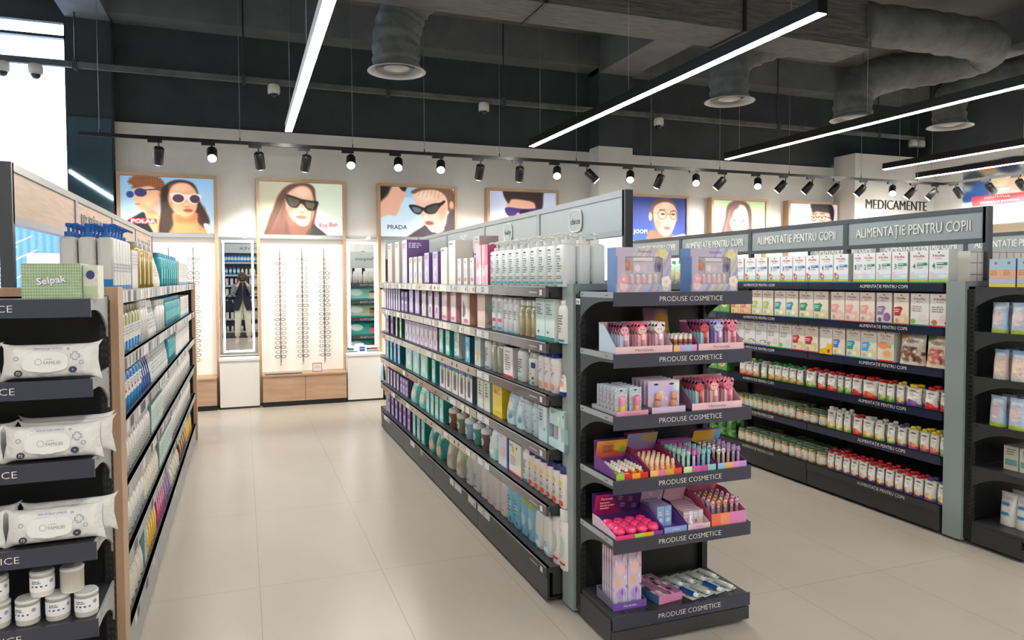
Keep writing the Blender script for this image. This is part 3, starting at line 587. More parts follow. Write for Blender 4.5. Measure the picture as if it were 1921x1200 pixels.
PX = [(-1.275, poster_a, 'couple in sunglasses, a red tag at lower left', [('POLAR', 0.042, 0.235, 0.20, (0.97, 0.97, 0.97), 0.03)]),
      (0.185, poster_b, 'long-haired woman in black square sunglasses', [('Ray-Ban', 0.055, 0.825, 0.19, (0.70, 0.05, 0.10), 0.0)]),
      (1.615, poster_c, 'woman in dark cat-eye sunglasses beside a profile', [('PRADA', 0.052, 0.22, 0.19, (0.10, 0.16, 0.24), 0.01)]),
      (3.06, poster_d, 'dark-haired man in purple sunglasses', []),
      (5.155, poster_e, 'person in thin glasses on deep blue', [('JOOP!', 0.055, 0.20, 0.20, (0.95, 0.96, 1.0), 0.01)]),
      (6.59, poster_f, 'long-haired girl in clear glasses on pale green', []),
      (8.02, poster_g, 'dark-haired man in black glasses on white', [])]
PZ0, PZ1, FY = 2.035, 2.66, 9.02     # picture height, front plane of the oak frames
def glasses_kind(name, col, rr, sh):
    f = MB()
    for s in (-1, 1):
        pts = [(s*0.034+0.024*rr*math.cos(a*0.6283)*(1 if sh else 1.1), 0, 0.018*math.sin(a*0.6283)*(1 if sh else 0.85)) for a in range(10)]
        f.tube(pts, 0.0030 if col[0] < 0.3 else 0.0022, 4, col, 'plastic', closed=True)
    f.tube([(-0.012, 0, 0.004), (0, -0.001, 0.008), (0.012, 0, 0.004)], 0.0018, 4, col)
    a = MB()
    for s in (-1, 1): a.tube([(s*0.060, 0, 0.008), (s*0.064, 0.02, 0.006), (s*0.066, 0.09, -0.012), (s*0.05, 0.115, -0.03)], 0.0016, 4, col)
    return Kind(name, 'glasses', [('rim', f), ('temple', a)], 0.13, 0.12, 0.04)
GK = [glasses_kind('eyeglasses', c, r, s) for c, r, s in (((0.06, 0.055, 0.06), 1, 1), ((0.30, 0.27, 0.25), 0.95, 1), ((0.42, 0.38, 0.36), 1.0, 0), ((0.14, 0.12, 0.14), 1.02, 0), ((0.50, 0.36, 0.32), 0.95, 1))]
for i, (x0, fn, desc, texts) in enumerate(PX):
    x1 = x0+1.0; xc = (x0+x1)/2; fr = 0.036
    t = empty('optical_display', 'oak eyewear display bay under the poster of '+' '.join(desc.split(',')[0].split()[:6]), 'display', (xc, FY, 0), group='oak display bays on the back wall')
    for s in (-1, 1): part('frame_post', MB().box(s*0.5-fr/2, s*0.5+fr/2, 0, 0.12, 0.03, 2.70, mat='oak'), t)
    part('frame_top', MB().box(-0.482, 0.482, 0, 0.12, 2.665, 2.70, mat='oak_flat'), t)
    part('ledge', MB().box(-0.482, 0.482, 0.02, 0.12, 1.985, 2.03, mat='bracket_grey'), t)
    part('back_board', MB().box(-0.482, 0.482, 0.105, 0.12, 0.38, 1.985, mat='display_white_glow'), t)
    pl = part('plinth', MB().box(-0.482, 0.482, -0.18, 0.12, 0.06, 0.355, mat='oak_plinth').box(-0.482, 0.482, -0.16, 0.12, 0.0, 0.06, mat='rack_black').box(-0.484, 0.484, -0.19, 0.12, 0.358, 0.378, mat='oak_flat').box(-0.002, 0.002, -0.1815, -0.18, 0.06, 0.355, mat='rack_dark'), t)
    p = empty('poster', 'backlit poster of a '+desc, 'poster', (xc, FY+0.02, PZ0), group='eyewear posters'); A = fn()
    pic = MB().art(A, -0.48, 0.48, 0, PZ1-PZ0, 0, 'glow').box(-0.482, 0.482, 0.001, 0.02, -0.002, PZ1-PZ0+0.002, (0.9, 0.9, 0.9))
    for s_, h, u, v, c_, b in texts:
        if s_ == 'Ray-Ban': pic.text('Ray-Ban', h, -0.48+0.96*u, -0.0012, (PZ1-PZ0)*v, c_, 'print', 0.215, 0.016, rot=0.10)
        else: pic.text(s_, h, -0.48+0.96*u, -0.0012, (PZ1-PZ0)*v, c_, 'glow', 0.25 if s_ != 'JOOP!' else 0.23, b)
    part('picture', pic, p)
    if i < 2:
        for r, dx in enumerate((-0.265, -0.008, 0.25)):
            rd = part('display_rod', MB().cyl(dx, 0.0, 0.50, 1.87, 0.006, mat='chrome', n=10).cyl(dx, 0.06, 0.46, 1.85, 0.004, mat='chrome', n=8).tube([(dx, 0.0, 1.75), (dx, 0.104, 1.75)], 0.004, 6, mat='chrome').tube([(dx, 0.0, 0.56), (dx, 0.104, 0.56)], 0.004, 6, mat='chrome'), t)
            g = random.Random(i*3+r)
            for k in range(22):
                kk = (0 if g.random() < 0.35 else g.choice((1, 2, 3, 4))) if r == 2 else (0 if k == 0 else g.choice((1, 2, 2, 4, 3)))
                GK[kk].place((xc+dx+g.uniform(-.006, .006), FY-0.012, 0.575+k*0.0555), g.uniform(-.15, .15), 'glasses, %s up from the bottom, %s rod of the %s display' % (ordw(k+1), ('left', 'middle', 'right')[r], ('leftmost', 'second')[i]), 'glasses on the display rods')
# white notice and the plate at the second display
single('notice_card', MB().box(-0.055, 0.055, 0, 0.008, 0, 0.105, (0.30, 0.22, 0.20)).quad(-0.05, 0.05, 0.006, 0.099, -0.0006, (0.93, 0.88, 0.87)).text('OPTICA', 0.011, 0, -0.0012, 0.055, (0.35, 0.25, 0.25)), 'small framed notice card standing on the oak plinth', 'card', (0.685+0.15, FY-0.06, 0.38))
single('glass_plate', MB().box(-0.21, 0.21, -0.05, 0.05, 0, 0.008, (0.05, 0.06, 0.06), 'gloss'), 'dark glass plate on the left half of the oak plinth', 'plate', (0.44, FY-0.1, 0.38))

GAM = 0.88
# mirrors between the displays
def light_mirror(xc, label, cab):
    t = empty('illuminated_mirror', label, 'mirror', (xc, FY+0.02, 0), group='light-framed mirrors')
    part('back_mirror', MB().box(-0.215, 0.215, 0.06, 0.064, 0.60, 2.0, mat='mirror'), t)
    part('back_board', MB().box(-0.215, 0.215, 0.065, 0.11, 0.60, 2.0, mat='bracket_grey'), t)
    part('glass', MB().box(-0.150, 0.150, 0.008, 0.02, 0.665, 1.935, mat='mirror'), t)
    part('light_frame', MB().box(-0.172, -0.150, 0, 0.03, 0.645, 1.957, mat='ring_led').box(0.150, 0.172, 0, 0.03, 0.645, 1.957, mat='ring_led').box(-0.150, 0.150, 0, 0.03, 1.935, 1.957, mat='ring_led').box(-0.150, 0.150, 0, 0.03, 0.645, 0.665, mat='ring_led'), t)
    part('body', MB().box(-0.165, 0.165, 0.021, 0.059, 0.65, 1.95, mat='white_paint'), t)
    c = empty('white_cabinet', cab, 'cabinet', (xc, FY, 0), group='white cabinets under the mirrors')
    part('carcass', MB().box(-0.215, 0.215, -0.15, 0.11, 0.025, 0.555, mat='white_paint').box(-0.21, 0.21, -0.13, 0.11, 0, 0.025, mat='rack_blue_grey'), c)
    part('top', MB().box(-0.22, 0.22, -0.16, 0.11, 0.558, 0.585, mat='white_paint'), c)
    l = part('lamp', MB().cyl(0.08, -0.02, 2.0, 2.02, 0.02, (1, 1, 1), 'ring_led'), t)
light_mirror(-0.045, 'light-framed mirror between the first two posters, reflecting the photographer', 'white cabinet under the mirror that shows the photographer')
light_mirror(1.40, 'light-framed mirror partly behind the middle shelf unit', 'white cabinet with a small blue sign on top')
light_mirror(2.84, 'light-framed mirror hidden behind the middle shelf unit', 'white cabinet hidden behind the middle shelf unit')
single('brand_block', MB().box(-0.055, 0.055, 0, 0.03, 0, 0.10, (0.92, 0.93, 0.95), 'gloss').quad(-0.032, 0.032, 0.025, 0.078, -0.0006, (0.10, 0.20, 0.62)).text('ZEISS', 0.016, 0, -0.0014, 0.055, (0.97, 0.97, 1), width=0.055), 'small white block with a blue ZEISS sign on the white cabinet'.replace('ZEISS ', 'square '), 'sign', (1.37, FY-0.1, 0.586))
# pharmacy wall lettering and poster
single('wall_lettering', MB().text('MEDICAMENTE', 0.155, 0, 0, 0, mat='black', width=1.30, bold=-0.012, depth=0.012), 'large black lettering MEDICAMENTE on the white pharmacy wall', 'lettering', (9.90, 8.694, 2.655))
# ================================================================ shelving
Y0, ML = 2.99, 1.05
LV = [1.46, 1.205, 0.965, 0.715, 0.455, 0.17]        # shelf tops along the aisles
EV = [1.44, 1.194, 0.945, 0.687, 0.445, 0.135]       # shelf tops of the end units
def slots(mb, x, y, z0, z1, axis, mat='black'):
    z = z0
    while z < z1:
        if axis == 'y': mb.box(x-0.008, x-0.003, y-0.0015, y, z, z+0.012, mat=mat).box(x+0.003, x+0.008, y-0.0015, y, z, z+0.012, mat=mat)
        else: mb.box(x-0.0015, x+0.0015, y-0.008, y+0.008, z, z+0.012, mat=mat)
        z += 0.025
def gondola(name, label, xc, half, nb, style):
    t = empty(name, label, 'shelf unit', (xc, Y0, 0), group='double-sided aisle shelving'); S = style; L = nb*ML
    part('back_panel', MB().box(-0.012, 0.012, 0, L, 0.05, 1.455, mat=S['core']), t)
    for y in (-0.13, L+0.015):
        f = MB(); ph = S['ph']
        for sx in (-1, 1): f.box(*sorted((sx*ph, sx*(ph-0.03))), y, y+0.115, 0.015, 1.475, mat=S['post'])
        f.box(-ph+0.03, ph-0.03, y, y+0.115, 1.445, 1.475, mat=S['post'])
        part('end_frame', f, t)
        part('end_panel', MB().box(-ph+0.03, ph-0.03, y+0.05, y+0.06, 0.03, 1.445, mat='rack_black'), t)
    for b in range(nb):
        y0, y1 = b*ML+0.003, (b+1)*ML-0.003
        for s in (-1, 1):
            part('kick_plate', MB().box(*sorted((s*(half-0.012), s*half)), y0, y1, 0.02, 0.125, mat=S['kick']).box(*sorted((s*0.02, s*(half-0.012))), y0, y1, 0.02, 0.03, mat='rack_black'), t)
            for k, z in enumerate(LV):
                m = MB().box(*sorted((s*0.012, s*(half-0.012))), y0, y1, z-0.026, z, mat=S['deck'])
                for i in range(14):                     # pressed slots near the front edge
                    yy = y0+0.06+i*0.07; m.box(*sorted((s*(half-0.06), s*(half-0.045))), yy, yy+0.03, z, z+0.0006, mat='rack_black')
                if b == 0 or b == nb-1:
                    ya = y0 if b == 0 else y1-0.01
                    m.prism([(s*0.02, z-0.026), (s*(half-0.02), z-0.026), (s*(half-0.02), z-0.048), (s*(half-0.08), z-0.052), (s*0.10, z-0.075), (s*0.02, z-0.12)][::s] if k < 5 else [(s*0.02, z-0.026), (s*(half-0.03), z-0.026), (s*(half-0.03), 0.04), (s*0.02, 0.04)][::s], ya, ya+0.01, 'y', mat='rack_dark' if s*S['side'] > 0 else 'rack_black')
                sh = part('shelf', m, t)
                rm = S['rail_near'] if b == 0 else S['rail']
                if k == 5: rm = S['kickrail']
                r = MB().box(*sorted((s*(half-0.012), s*(half+0.004))), y0, y1, z-0.047, z+0.003, mat=rm)
                r.box(*sorted((s*(half-0.012), s*(half+0.0055))), y0, y1, z-0.002, z+0.003, mat='bracket_grey' if S['lip'] else rm)
                if s == S['side']: S['tag'](r, s, half+0.0045, y0, y1, z, b, k)
                part('price_rail', r, sh)
            if s == S['side'] and b > 0:
                m = MB(); slots(m, s*0.04, b*ML, 0.2, 1.43, 'x')
                part('upright', m.box(*sorted((s*0.012, s*0.036)), b*ML-0.015, b*ML+0.015, 0.05, 1.455, mat='rack_dark'), t)
        # sign board
        f = MB()
        f.box(-0.02, 0.02, b*ML, (b+1)*ML, 1.885, 1.915, mat=S['sframe']).box(-0.02, 0.02, b*ML, (b+1)*ML, 1.70, 1.728, mat=S['sframe'])
        f.box(-0.02, 0.02, b*ML, b*ML+0.022, 1.728, 1.885, mat=S['sframe']).box(-0.02, 0.02, (b+1)*ML-0.022, (b+1)*ML, 1.728, 1.885, mat=S['sframe'])
        part('sign_frame', f, t)
        sp = part('sign_panel', MB().box(-0.013, 0.013, b*ML+0.022, (b+1)*ML-0.022, 1.728, 1.885, mat=S['spanel']), t)
        if S['sign'][b]:
            m = MB(); m.T = Matrix.Translation((S['side']*0.014, b*ML+ML/2, 0)) @ Matrix.Rotation(-math.pi/2 if S['side'] < 0 else math.pi/2, 4, 'Z')
            S['sign'][b](m); part('lettering', m, sp)
    for yy in (0.0, ML, 2*ML, 3*ML, L):
        part('sign_post', MB().box(-0.02, 0.02, yy-0.016, yy+0.016, 1.44, 1.915 if yy in (0, L) else 1.70, mat=S['spost']), t)
    if S['side'] > 0:
        m = MB().box(0.04, half-0.015, L-0.012, L-0.004, 0.15, 1.44, mat='black')
        for i in range(9):
            for j in range(50): m.quad(0.06+i*0.03, 0.068+i*0.03, 0.18+j*0.025, 0.190+j*0.025, L-0.0125, (0.62, 0.60, 0.58))
        part('perforated_panel', m, t)
    for yy in (0.05, L-0.05):
        for s in (-1, 1): part('foot', MB().cyl(s*(half-0.08), yy, 0, 0.02, 0.018, (0.1, 0.1, 0.1)), t)
    return t
AL = 'ALIMENTA\u021aIE PENTRU COPII'
def tag_mid(r, s, x, y0, y1, z, b, k):
    g = random.Random(b*10+k); m = MB()
    def q(a, c, z0, z1, col, mat='print', o=0.001):
        X = s*(x+o); r.add([(X, a, z0), (X, c, z0), (X, c, z1), (X, a, z1)], [(0, 1, 2, 3)], col, mat)
    if b == 0:
        q(y1-0.24, y1-0.02, z-0.042, z-0.004, (0.80, 0.80, 0.81))
        q(y1-0.155, y1-0.115, z-0.036, z-0.010, (0.35, 0.36, 0.40), o=0.0016); q(y1-0.148, y1-0.122, z-0.031, z-0.015, (0.75, 0.76, 0.78), o=0.002)
        q(y0+0.10, y0+0.20, z-0.030, z-0.022, (0.6, 0.6, 0.62)); q(y0+0.04, y0+0.07, z-0.038, z-0.012, (0.82, 0.82, 0.84))
    else:
        y = y0+0.01
        while y < y1-0.05:
            wd = g.uniform(0.05, 0.16)
            if g.random() < (0.75 if k < 2 else 0.35): q(y, min(y+wd, y1-0.01), z-0.043, z-0.004, g.choice([(0.82, 0.80, 0.77), (0.86, 0.85, 0.82), (0.78, 0.78, 0.79), (0.66, 0.63, 0.60)]))
            if g.random() < 0.4: q(y+0.02, y+0.035, z-0.035, z-0.015, (0.2, 0.2, 0.25), o=0.0016)
            y += wd+g.uniform(0.005, 0.05)
def tag_left(r, s, x, y0, y1, z, b, k):
    g = random.Random(b*10+k+77); y = y0+0.01
    while y < y1-0.04:
        wd = g.uniform(0.03, 0.08); X = s*(x+0.001)
        if g.random() < (0.8 if k < 3 else 0.4): r.add([(X, y, z-0.045), (X, y+wd, z-0.045), (X, y+wd, z-0.002), (X, y, z-0.002)], [(0, 1, 2, 3)], g.choice([(0.90, 0.88, 0.86), (0.82, 0.80, 0.80), (0.35, 0.34, 0.42), (0.75, 0.73, 0.72)]))
        y += wd+g.uniform(0.004, 0.02)
def tag_right(r, s, x, y0, y1, z, b, k):
    T = r.T; r.T = Matrix.Translation((s*(x+0.001), (y0+y1)/2, 0)) @ Matrix.Rotation(-math.pi/2, 4, 'Z')
    r.text(AL, 0.0205, 0.11 if b == 0 else 0.0, 0, z-0.022, mat='letter_white', width=0.36, bold=-0.006); r.T = T
def sign_logo(txt, two=None):
    def f(m):
        if two: m.text(txt, 0.045, 0, -0.004, 1.83, mat='letter_white', width=0.20, bold=-0.004, depth=0.006).text(two, 0.045, 0, -0.004, 1.765, mat='letter_white', width=0.19, bold=-0.004, depth=0.006)
        else:
            n = 24; o = [(0.075*math.copysign(abs(math.cos(a))**0.6, math.cos(a)), 1.807+0.058*math.copysign(abs(math.sin(a))**0.6, math.sin(a))) for a in [2*math.pi*i/n for i in range(n)]]
            m.prism(o, -0.006, 0, 'y', mat='sign_panel'); m.tube([(p, -0.006, q) for p, q in o], 0.0035, 6, mat='letter_white', closed=True)
            m.text(txt, 0.034, 0, -0.0075, 1.806, mat='rack_dark', width=0.115, depth=0.002)
    return f
def sign_al(m): m.text(AL, 0.066, 0, -0.006, 1.800, mat='letter_white', width=0.86, bold=-0.008, depth=0.006)
MID = dict(side=-1, core='rack_dark', post='rack_grey', ph=0.345, kick='rack_dark', kickrail='rack_dark', deck='rack_dark', rail_near='rail_grey', rail='rail_mirror', lip=True, tag=tag_mid, sframe='bracket_grey', spanel='sign_panel', spost='rack_black', sign=[sign_logo('chicco'), sign_logo('baby'), sign_logo('PHILIPS', 'AVENT'), None])
gondola('shelving_unit', 'middle aisle shelving unit with brand signs on top', 1.705, 0.415, 4, MID)
RGT = dict(side=-1, core='rack_black', post='rack_grey', ph=0.35, kick='rack_dark', kickrail='rack_dark', deck='rack_dark', rail_near='navy', rail='navy', lip=False, tag=tag_right, sframe='rack_blue_grey', spanel='sign_panel_dark', spost='rack_blue_grey', sign=[sign_al]*4)
gondola('shelving_unit', 'right aisle shelving unit of baby food', 4.12, 0.35, 4, RGT)
def sign_left(t):
    def f(m): m.text(t, 0.062, 0, -0.005, 1.80, mat='bracket_grey', width=0.80, bold=-0.004, depth=0.006)
    return f
LFT = dict(side=1, core='rack_dark', post='oak', ph=0.358, kick='bracket_grey', kickrail='bracket_grey', deck='rack_blue_grey', rail_near='bracket_grey', rail='bracket_grey', lip=True, tag=tag_left, sframe='bracket_grey', spanel='sign_wood', spost='rack_blue_grey', sign=[None, sign_left('UZ \u0218I \u00cenGRIJIRE'.upper()), None, sign_left('IGIEN\u0102')])
gondola('shelving_unit', 'left aisle shelving unit with oak end frames', -0.77, 0.345, 4, LFT)
FAR = dict(RGT); FAR['sign'] = [sign_al]*4
gondola('shelving_unit', 'farther shelving unit behind the baby food, only its signs showing', 6.72, 0.35, 4, FAR)

def end_unit(label, xc, text, tx, tw, bracket, rz=0, yb=Y0-0.13):
    pass                                        # its back stands against the end frame
    t = empty('end_shelf_unit', label, 'shelf unit', (xc, yb, 0), rz, group='end shelf units'); h = 0.332; D = 0.345
    b = MB().box(-h, h, -0.012, -0.001, 0.03, 1.43, mat='rack_black')
    for s in (-1, 1):
        b.box(*sorted((s*h, s*(h-0.028))), -0.045, -0.012, 0.03, 1.43, mat='rack_black'); slots(b, s*(h-0.014), -0.0452, 0.06, 1.42, 'y', 'rack_dark')
        slots(b, s*(h+0.0005), -0.028, 0.06, 1.42, 'x', 'black')
    part('back_panel', b, t)
    part('base', MB().box(-h, h, -D, -0.05, 0.02, 0.075, mat='rack_dark').box(-h-0.002, -h+0.012, -D+0.02, -0.05, 0.022, 0.115, mat='rack_dark').box(h-0.012, h+0.002, -D+0.02, -0.05, 0.022, 0.115, mat='rack_dark').box(-h+0.01, h-0.01, -D+0.004, -D+0.02, 0.02, 0.09, mat='rack_dark').cyl(-h+0.05, -D+0.05, 0, 0.02, 0.015, (0.1, 0.1, 0.1)).cyl(h-0.05, -D+0.05, 0, 0.02, 0.015, (0.1, 0.1, 0.1)), t)
    for k, z in enumerate(EV):
        m = MB().box(-h+0.006, h-0.006, -D, -0.046, z-0.028, z, mat='rack_dark')
        for i in range(16): m.box(-h+0.05+i*0.036, -h+0.065+i*0.036, -D+0.02, -D+0.028, z, z+0.0006, mat='black')
        sh = part('shelf', m, t)
        if k < 5:
            for s in (-1, 1):
                pts = [(-0.046, z+0.004), (-D+0.004, z+0.004), (-D+0.004, z-0.032)]
                for i in range(9): u = i/8; pts.append((-D+0.05+(D-0.10)*u, z-0.034-0.075*(u**2.4)))
                pts += [(-0.046, z-0.135)]
                q = MB().prism(pts, *sorted((s*(h-0.006), s*(h+0.0))), 'x', mat=bracket)
                for yy in (-0.075, -D+0.05): q.box(*sorted((s*h, s*(h+0.0008))), yy, yy+0.006, z-0.012, z-0.006, mat='black').box(*sorted((s*h, s*(h+0.0008))), yy+0.01, yy+0.02, z-0.012, z-0.008, mat='black')
                q.box(*sorted((s*h, s*(h+0.0006))), -D+0.004, -0.046, z-0.020, z+0.004, mat=bracket if bracket == 'rack_dark' else 'bracket_grey')
                part('bracket', q, sh)
        f = MB().box(-h-0.002, h+0.002, -D-0.004, -D, z-0.053, z+0.003, mat='navy')
        f.text(text, 0.021, tx, -D-0.0052, z-0.025, mat='letter_white', width=tw, bold=-0.013)
        part('front_strip', f, sh)
    return t
end_unit('near end shelf unit marked PRODUSE COSMETICE, full of children\'s cosmetics', 1.705, 'PRODUSE COSMETICE', 0.028, 0.305, 'rack_blue_grey')
end_unit('end shelf unit at the left edge with wipes and cotton buds', -0.77, 'PRODUSE IGIENICE', -0.02, 0.30, 'bracket_grey')
end_unit('dark end shelf unit at the right edge', 4.12, AL, 0.02, 0.42, 'rack_dark')
part_v = single('shelf_label', MB().box(-0.001, 0, -0.022, 0.022, 0, 0.026, (0.92, 0.92, 0.93)), 'small white sticker on the bracket of the near end unit', 'label', (1.372, Y0-0.155, 1.385))
m = MB(); m.T = Matrix.Rotation(-math.pi/2, 4, 'Z'); m.text('ViTRA', 0.010, 0, -0.0016, 0.013, (0.1, 0.1, 0.12), bold=0.01); part('lettering', m, part_v)
# ================================================================ goods
# printed decoration: list of ('r',u0,v0,u1,v1,col) ('e',u,v,ru,rv,col) ('p',[(u,v)..],col) ('t',text,u,v,h,col,width) ('s',u0,v0,u1,v1,rows,col)
def deco(mb, D, w, h, F, mat='print', z0=0, seed=1, u0=0.0, lift=0.0004):
    n = 0
    for d in D:
        n += 1; k = d[0]; G = lambda x, z, n=n: F(x, z0+z, lift*(1+n*0.5)); X = lambda u: (u-0.5)*w
        def quad(ua, va, ub, vb, col):
            m = max(1, int(abs(ub-ua)*6)); vs = []
            for i in range(m+1):
                u = ua+(ub-ua)*i/m; vs += [G(X(u), va*h), G(X(u), vb*h)]
            mb.add(vs, [(2*i, 2*i+2, 2*i+3, 2*i+1) for i in range(m)], col, mat)
        if k == 'r': quad(*d[1:5], d[5])
        elif k == 'e':
            _, u, v, ru, rv, col = d; m = 12
            mb.add([G(X(u), v*h)]+[G(X(u+ru*math.cos(6.2832*i/m)), (v+rv*math.sin(6.2832*i/m))*h) for i in range(m)], [(0, 1+i, 1+(i+1) % m) for i in range(m)], col, mat)
        elif k == 'p': mb.add([G(X(u), v*h) for u, v in d[1]], [tuple(range(len(d[1])))], d[2], mat)
        elif k == 't':
            vs, fs, tw, th = text_mesh(d[1], 0.012); kk = d[4]*h/0.7; kx = d[6]*w/tw if len(d) > 6 else kk
            mb.add([G(X(d[2])+p*kx, d[3]*h+q*kk) for p, q in vs], fs, d[5], mat)
        elif k == 's':
            r = random.Random(seed+n); _, ua, va, ub, vb, rows, col = d; hh = (vb-va)/rows
            for i in range(rows):
                u = ua; ue = ua+(ub-ua)*(0.5+0.5*r.random())
                while u < ue-0.01:
                    l = (ub-ua)*(0.1+0.22*r.random()); quad(u, vb-hh*(i+0.62), min(u+l, ue), vb-hh*i-hh*0.1, col); u += l+(ub-ua)*0.05
def boxk(name, w, d, h, col, D=(), side=None, top=None, cat='box', mat='print', Ds=None, seed=1):
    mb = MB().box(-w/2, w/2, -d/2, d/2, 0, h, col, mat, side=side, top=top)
    deco(mb, D, w, h, lambda x, z, e: (x, -d/2-e, z), mat, seed=seed)
    if Ds: deco(mb, Ds, d, h, lambda x, z, e: (w/2+e, x, z), mat, seed=seed+5)
    return Kind(name, cat, [(name, mb)], w, d, h)
WH = (0.93, 0.93, 0.92); GYT = (0.34, 0.35, 0.40); CR = (0.90, 0.87, 0.82); CAPW = (0.90, 0.90, 0.89)
def bottle_body(r, ry, h, col, sh=0.12, neck=0.35, mat='plastic', D=(), lo=None, sq=0.6, bands=()):
    nr = r*neck; H = h; P = [(r*0.90, 0, lo or col), (r, H*0.025, lo or col)]
    for z0, z1, c in bands: P += [(r, H*z0, col), (r, H*z0, c), (r, H*z1, c), (r, H*z1, col)]
    P += [(r, H*(1-sh), col), (r*0.90, H*(1-sh*0.45), col), (r*0.62+nr*0.3, H*(1-sh*0.12), col), (nr, H, col)]
    mb = MB().lathe(P, 18, mat=mat, sy=ry/r, sq=sq)
    ee = 2/(2+sq)
    def F(x, z, e):
        a = max(-1.35, min(1.35, x/r*0.9)); ca, sa = math.cos(a), math.sin(a)
        return ((r+e+0.0003)*math.copysign(abs(sa)**ee, sa), -(ry+e+0.0003)*abs(ca)**ee, z)
    deco(mb, D, 2*r, H*(1-sh), F, mat='print'); return mb, nr
def pump_cap(z, r, col, mat='plastic'):
    mb = MB().cyl(0, 0, z, z+0.018, r*0.42, col, mat, 14).cyl(0, 0, z+0.018, z+0.036, r*0.14, col, mat, 8)
    mb.lathe([(r*0.2, z+0.036, col), (r*0.30, z+0.038, col), (r*0.30, z+0.047, col), (r*0.2, z+0.05, col)], 12, mat=mat)
    return mb.tube([(0, 0, z+0.044), (0, -r*0.8, z+0.046), (0, -r*1.15, z+0.038)], r*0.12, 6, col, mat)
def flip_cap(z, r, h, col, mat='plastic', ry=None): return MB().lathe([(r, z, col), (r*1.0, z+h*0.9, col), (r*0.9, z+h, col)], 16, mat=mat, sy=(ry or r)/r)
def spray_cap(z, r, col, mat='plastic'):
    mb = MB().cyl(0, 0, z, z+0.022, r*0.5, col, mat, 12).box(-r*0.22, r*0.22, -r*0.9, r*0.35, z+0.024, z+0.048, col, mat)
    return mb.tube([(0, -r*0.55, z+0.03), (0, -r*0.7, z+0.012), (0, -r*0.55, z-0.008)], r*0.1, 5, col, mat).cyl(0, 0, z+0.02, z+0.026, r*0.2, col, mat, 8)
def bottlek(name, r, ry, h, col, cap='flip', capcol=CAPW, D=(), caph=0.03, capr=None, cat='bottle', mat='plastic', **k):
    mb, nr = bottle_body(r, ry, h, col, D=D, mat=mat, **k)
    if cap == 'pump': c = ('pump', pump_cap(h, r, capcol))
    elif cap == 'spray': c = ('spray_head', spray_cap(h, r, capcol))
    else: c = ('cap', flip_cap(h-0.001, capr or nr*1.15, caph, capcol))
    return Kind(name, cat, [('body', mb), c], 2*r, 2*ry, h+caph)
def tubek(name, r, h, col, capcol, D=(), caph=0.02, cat='tube'):
    # stands on its cap, crimped flat at the top
    n = 16; vs = []; cs = []; fs = []; prof = [(caph, 1, 1), (h*0.35, 1, 0.85), (h*0.7, 1.05, 0.45), (h*0.95, 1.12, 0.10), (h, 1.12, 0.08)]
    for z, sx, sy in prof:
        for i in range(n): a = 6.2832*i/n; vs.append((r*sx*math.cos(a), r*sy*math.sin(a), z)); cs.append(col)
    for k in range(len(prof)-1):
        for i in range(n): j = (i+1) % n; fs.append((k*n+i, k*n+j, (k+1)*n+j, (k+1)*n+i))
    fs.append(tuple((len(prof)-1)*n+i for i in range(n)))
    mb = MB().add(vs, fs, cs, 'plastic', True)
    deco(mb, D, 2*r, h, lambda x, z, e: (x, -r*(1-0.88*min(1, max(0, (z-caph)/(h-caph)))**1.3)*math.sqrt(max(0, 1-(x/r)**2))-0.001-e, z))
    return Kind(name, cat, [('body', mb), ('cap', MB().cyl(0, 0, 0, caph, r*0.95, capcol, n=16))], 2*r, 2*r, h)
def pouchk(name, w, d, h, fn, back=(0.85, 0.85, 0.85), cap=None, cat='pouch', res=(14, 20), flare=0.0, capw=False):
    C = fn(); A = C.a if isinstance(C, Canvas) else C
    def sh(s):
        def f(u, v):
            t = (1-(2*u-1)**4)**0.5*(0.12+0.88*math.sin(math.pi*min(1, 0.42+0.58*v)))*(1 if v < 0.9 else (1-v)*10*0.9+0.1)
            x = (u-0.5)*w*(1-0.10*math.sin(math.pi*v)+(flare if v > 0.92 else 0))
            return (x, s*(d/2*t+0.0005)+0.0015*math.sin(9*u+7*v), h*v)
        return f
    mb = MB().art(A, 0, 0, 0, 0, 0, 'film', fn=sh(-1)); B = np.zeros((6, 8, 3)); B[:] = back
    mb.art(B, 0, 0, 0, 0, 0, 'film', fn=sh(1))
    parts = [('pack', mb)]
    if cap:
        c = MB().cyl(0, 0, h-0.003, h+0.006, 0.006, (0.92, 0.92, 0.92), n=8)
        c.lathe([(0.014, h+0.003, cap), (0.016, h+0.006, cap), (0.016, h+0.019, cap), (0.012, h+0.023, cap)], 10, mat='plastic', sx=1.25)
        parts.append(('cap', c))
    return Kind(name, cat, parts if cap else [(name, mb)], w, d, h+(0.019 if cap else 0))

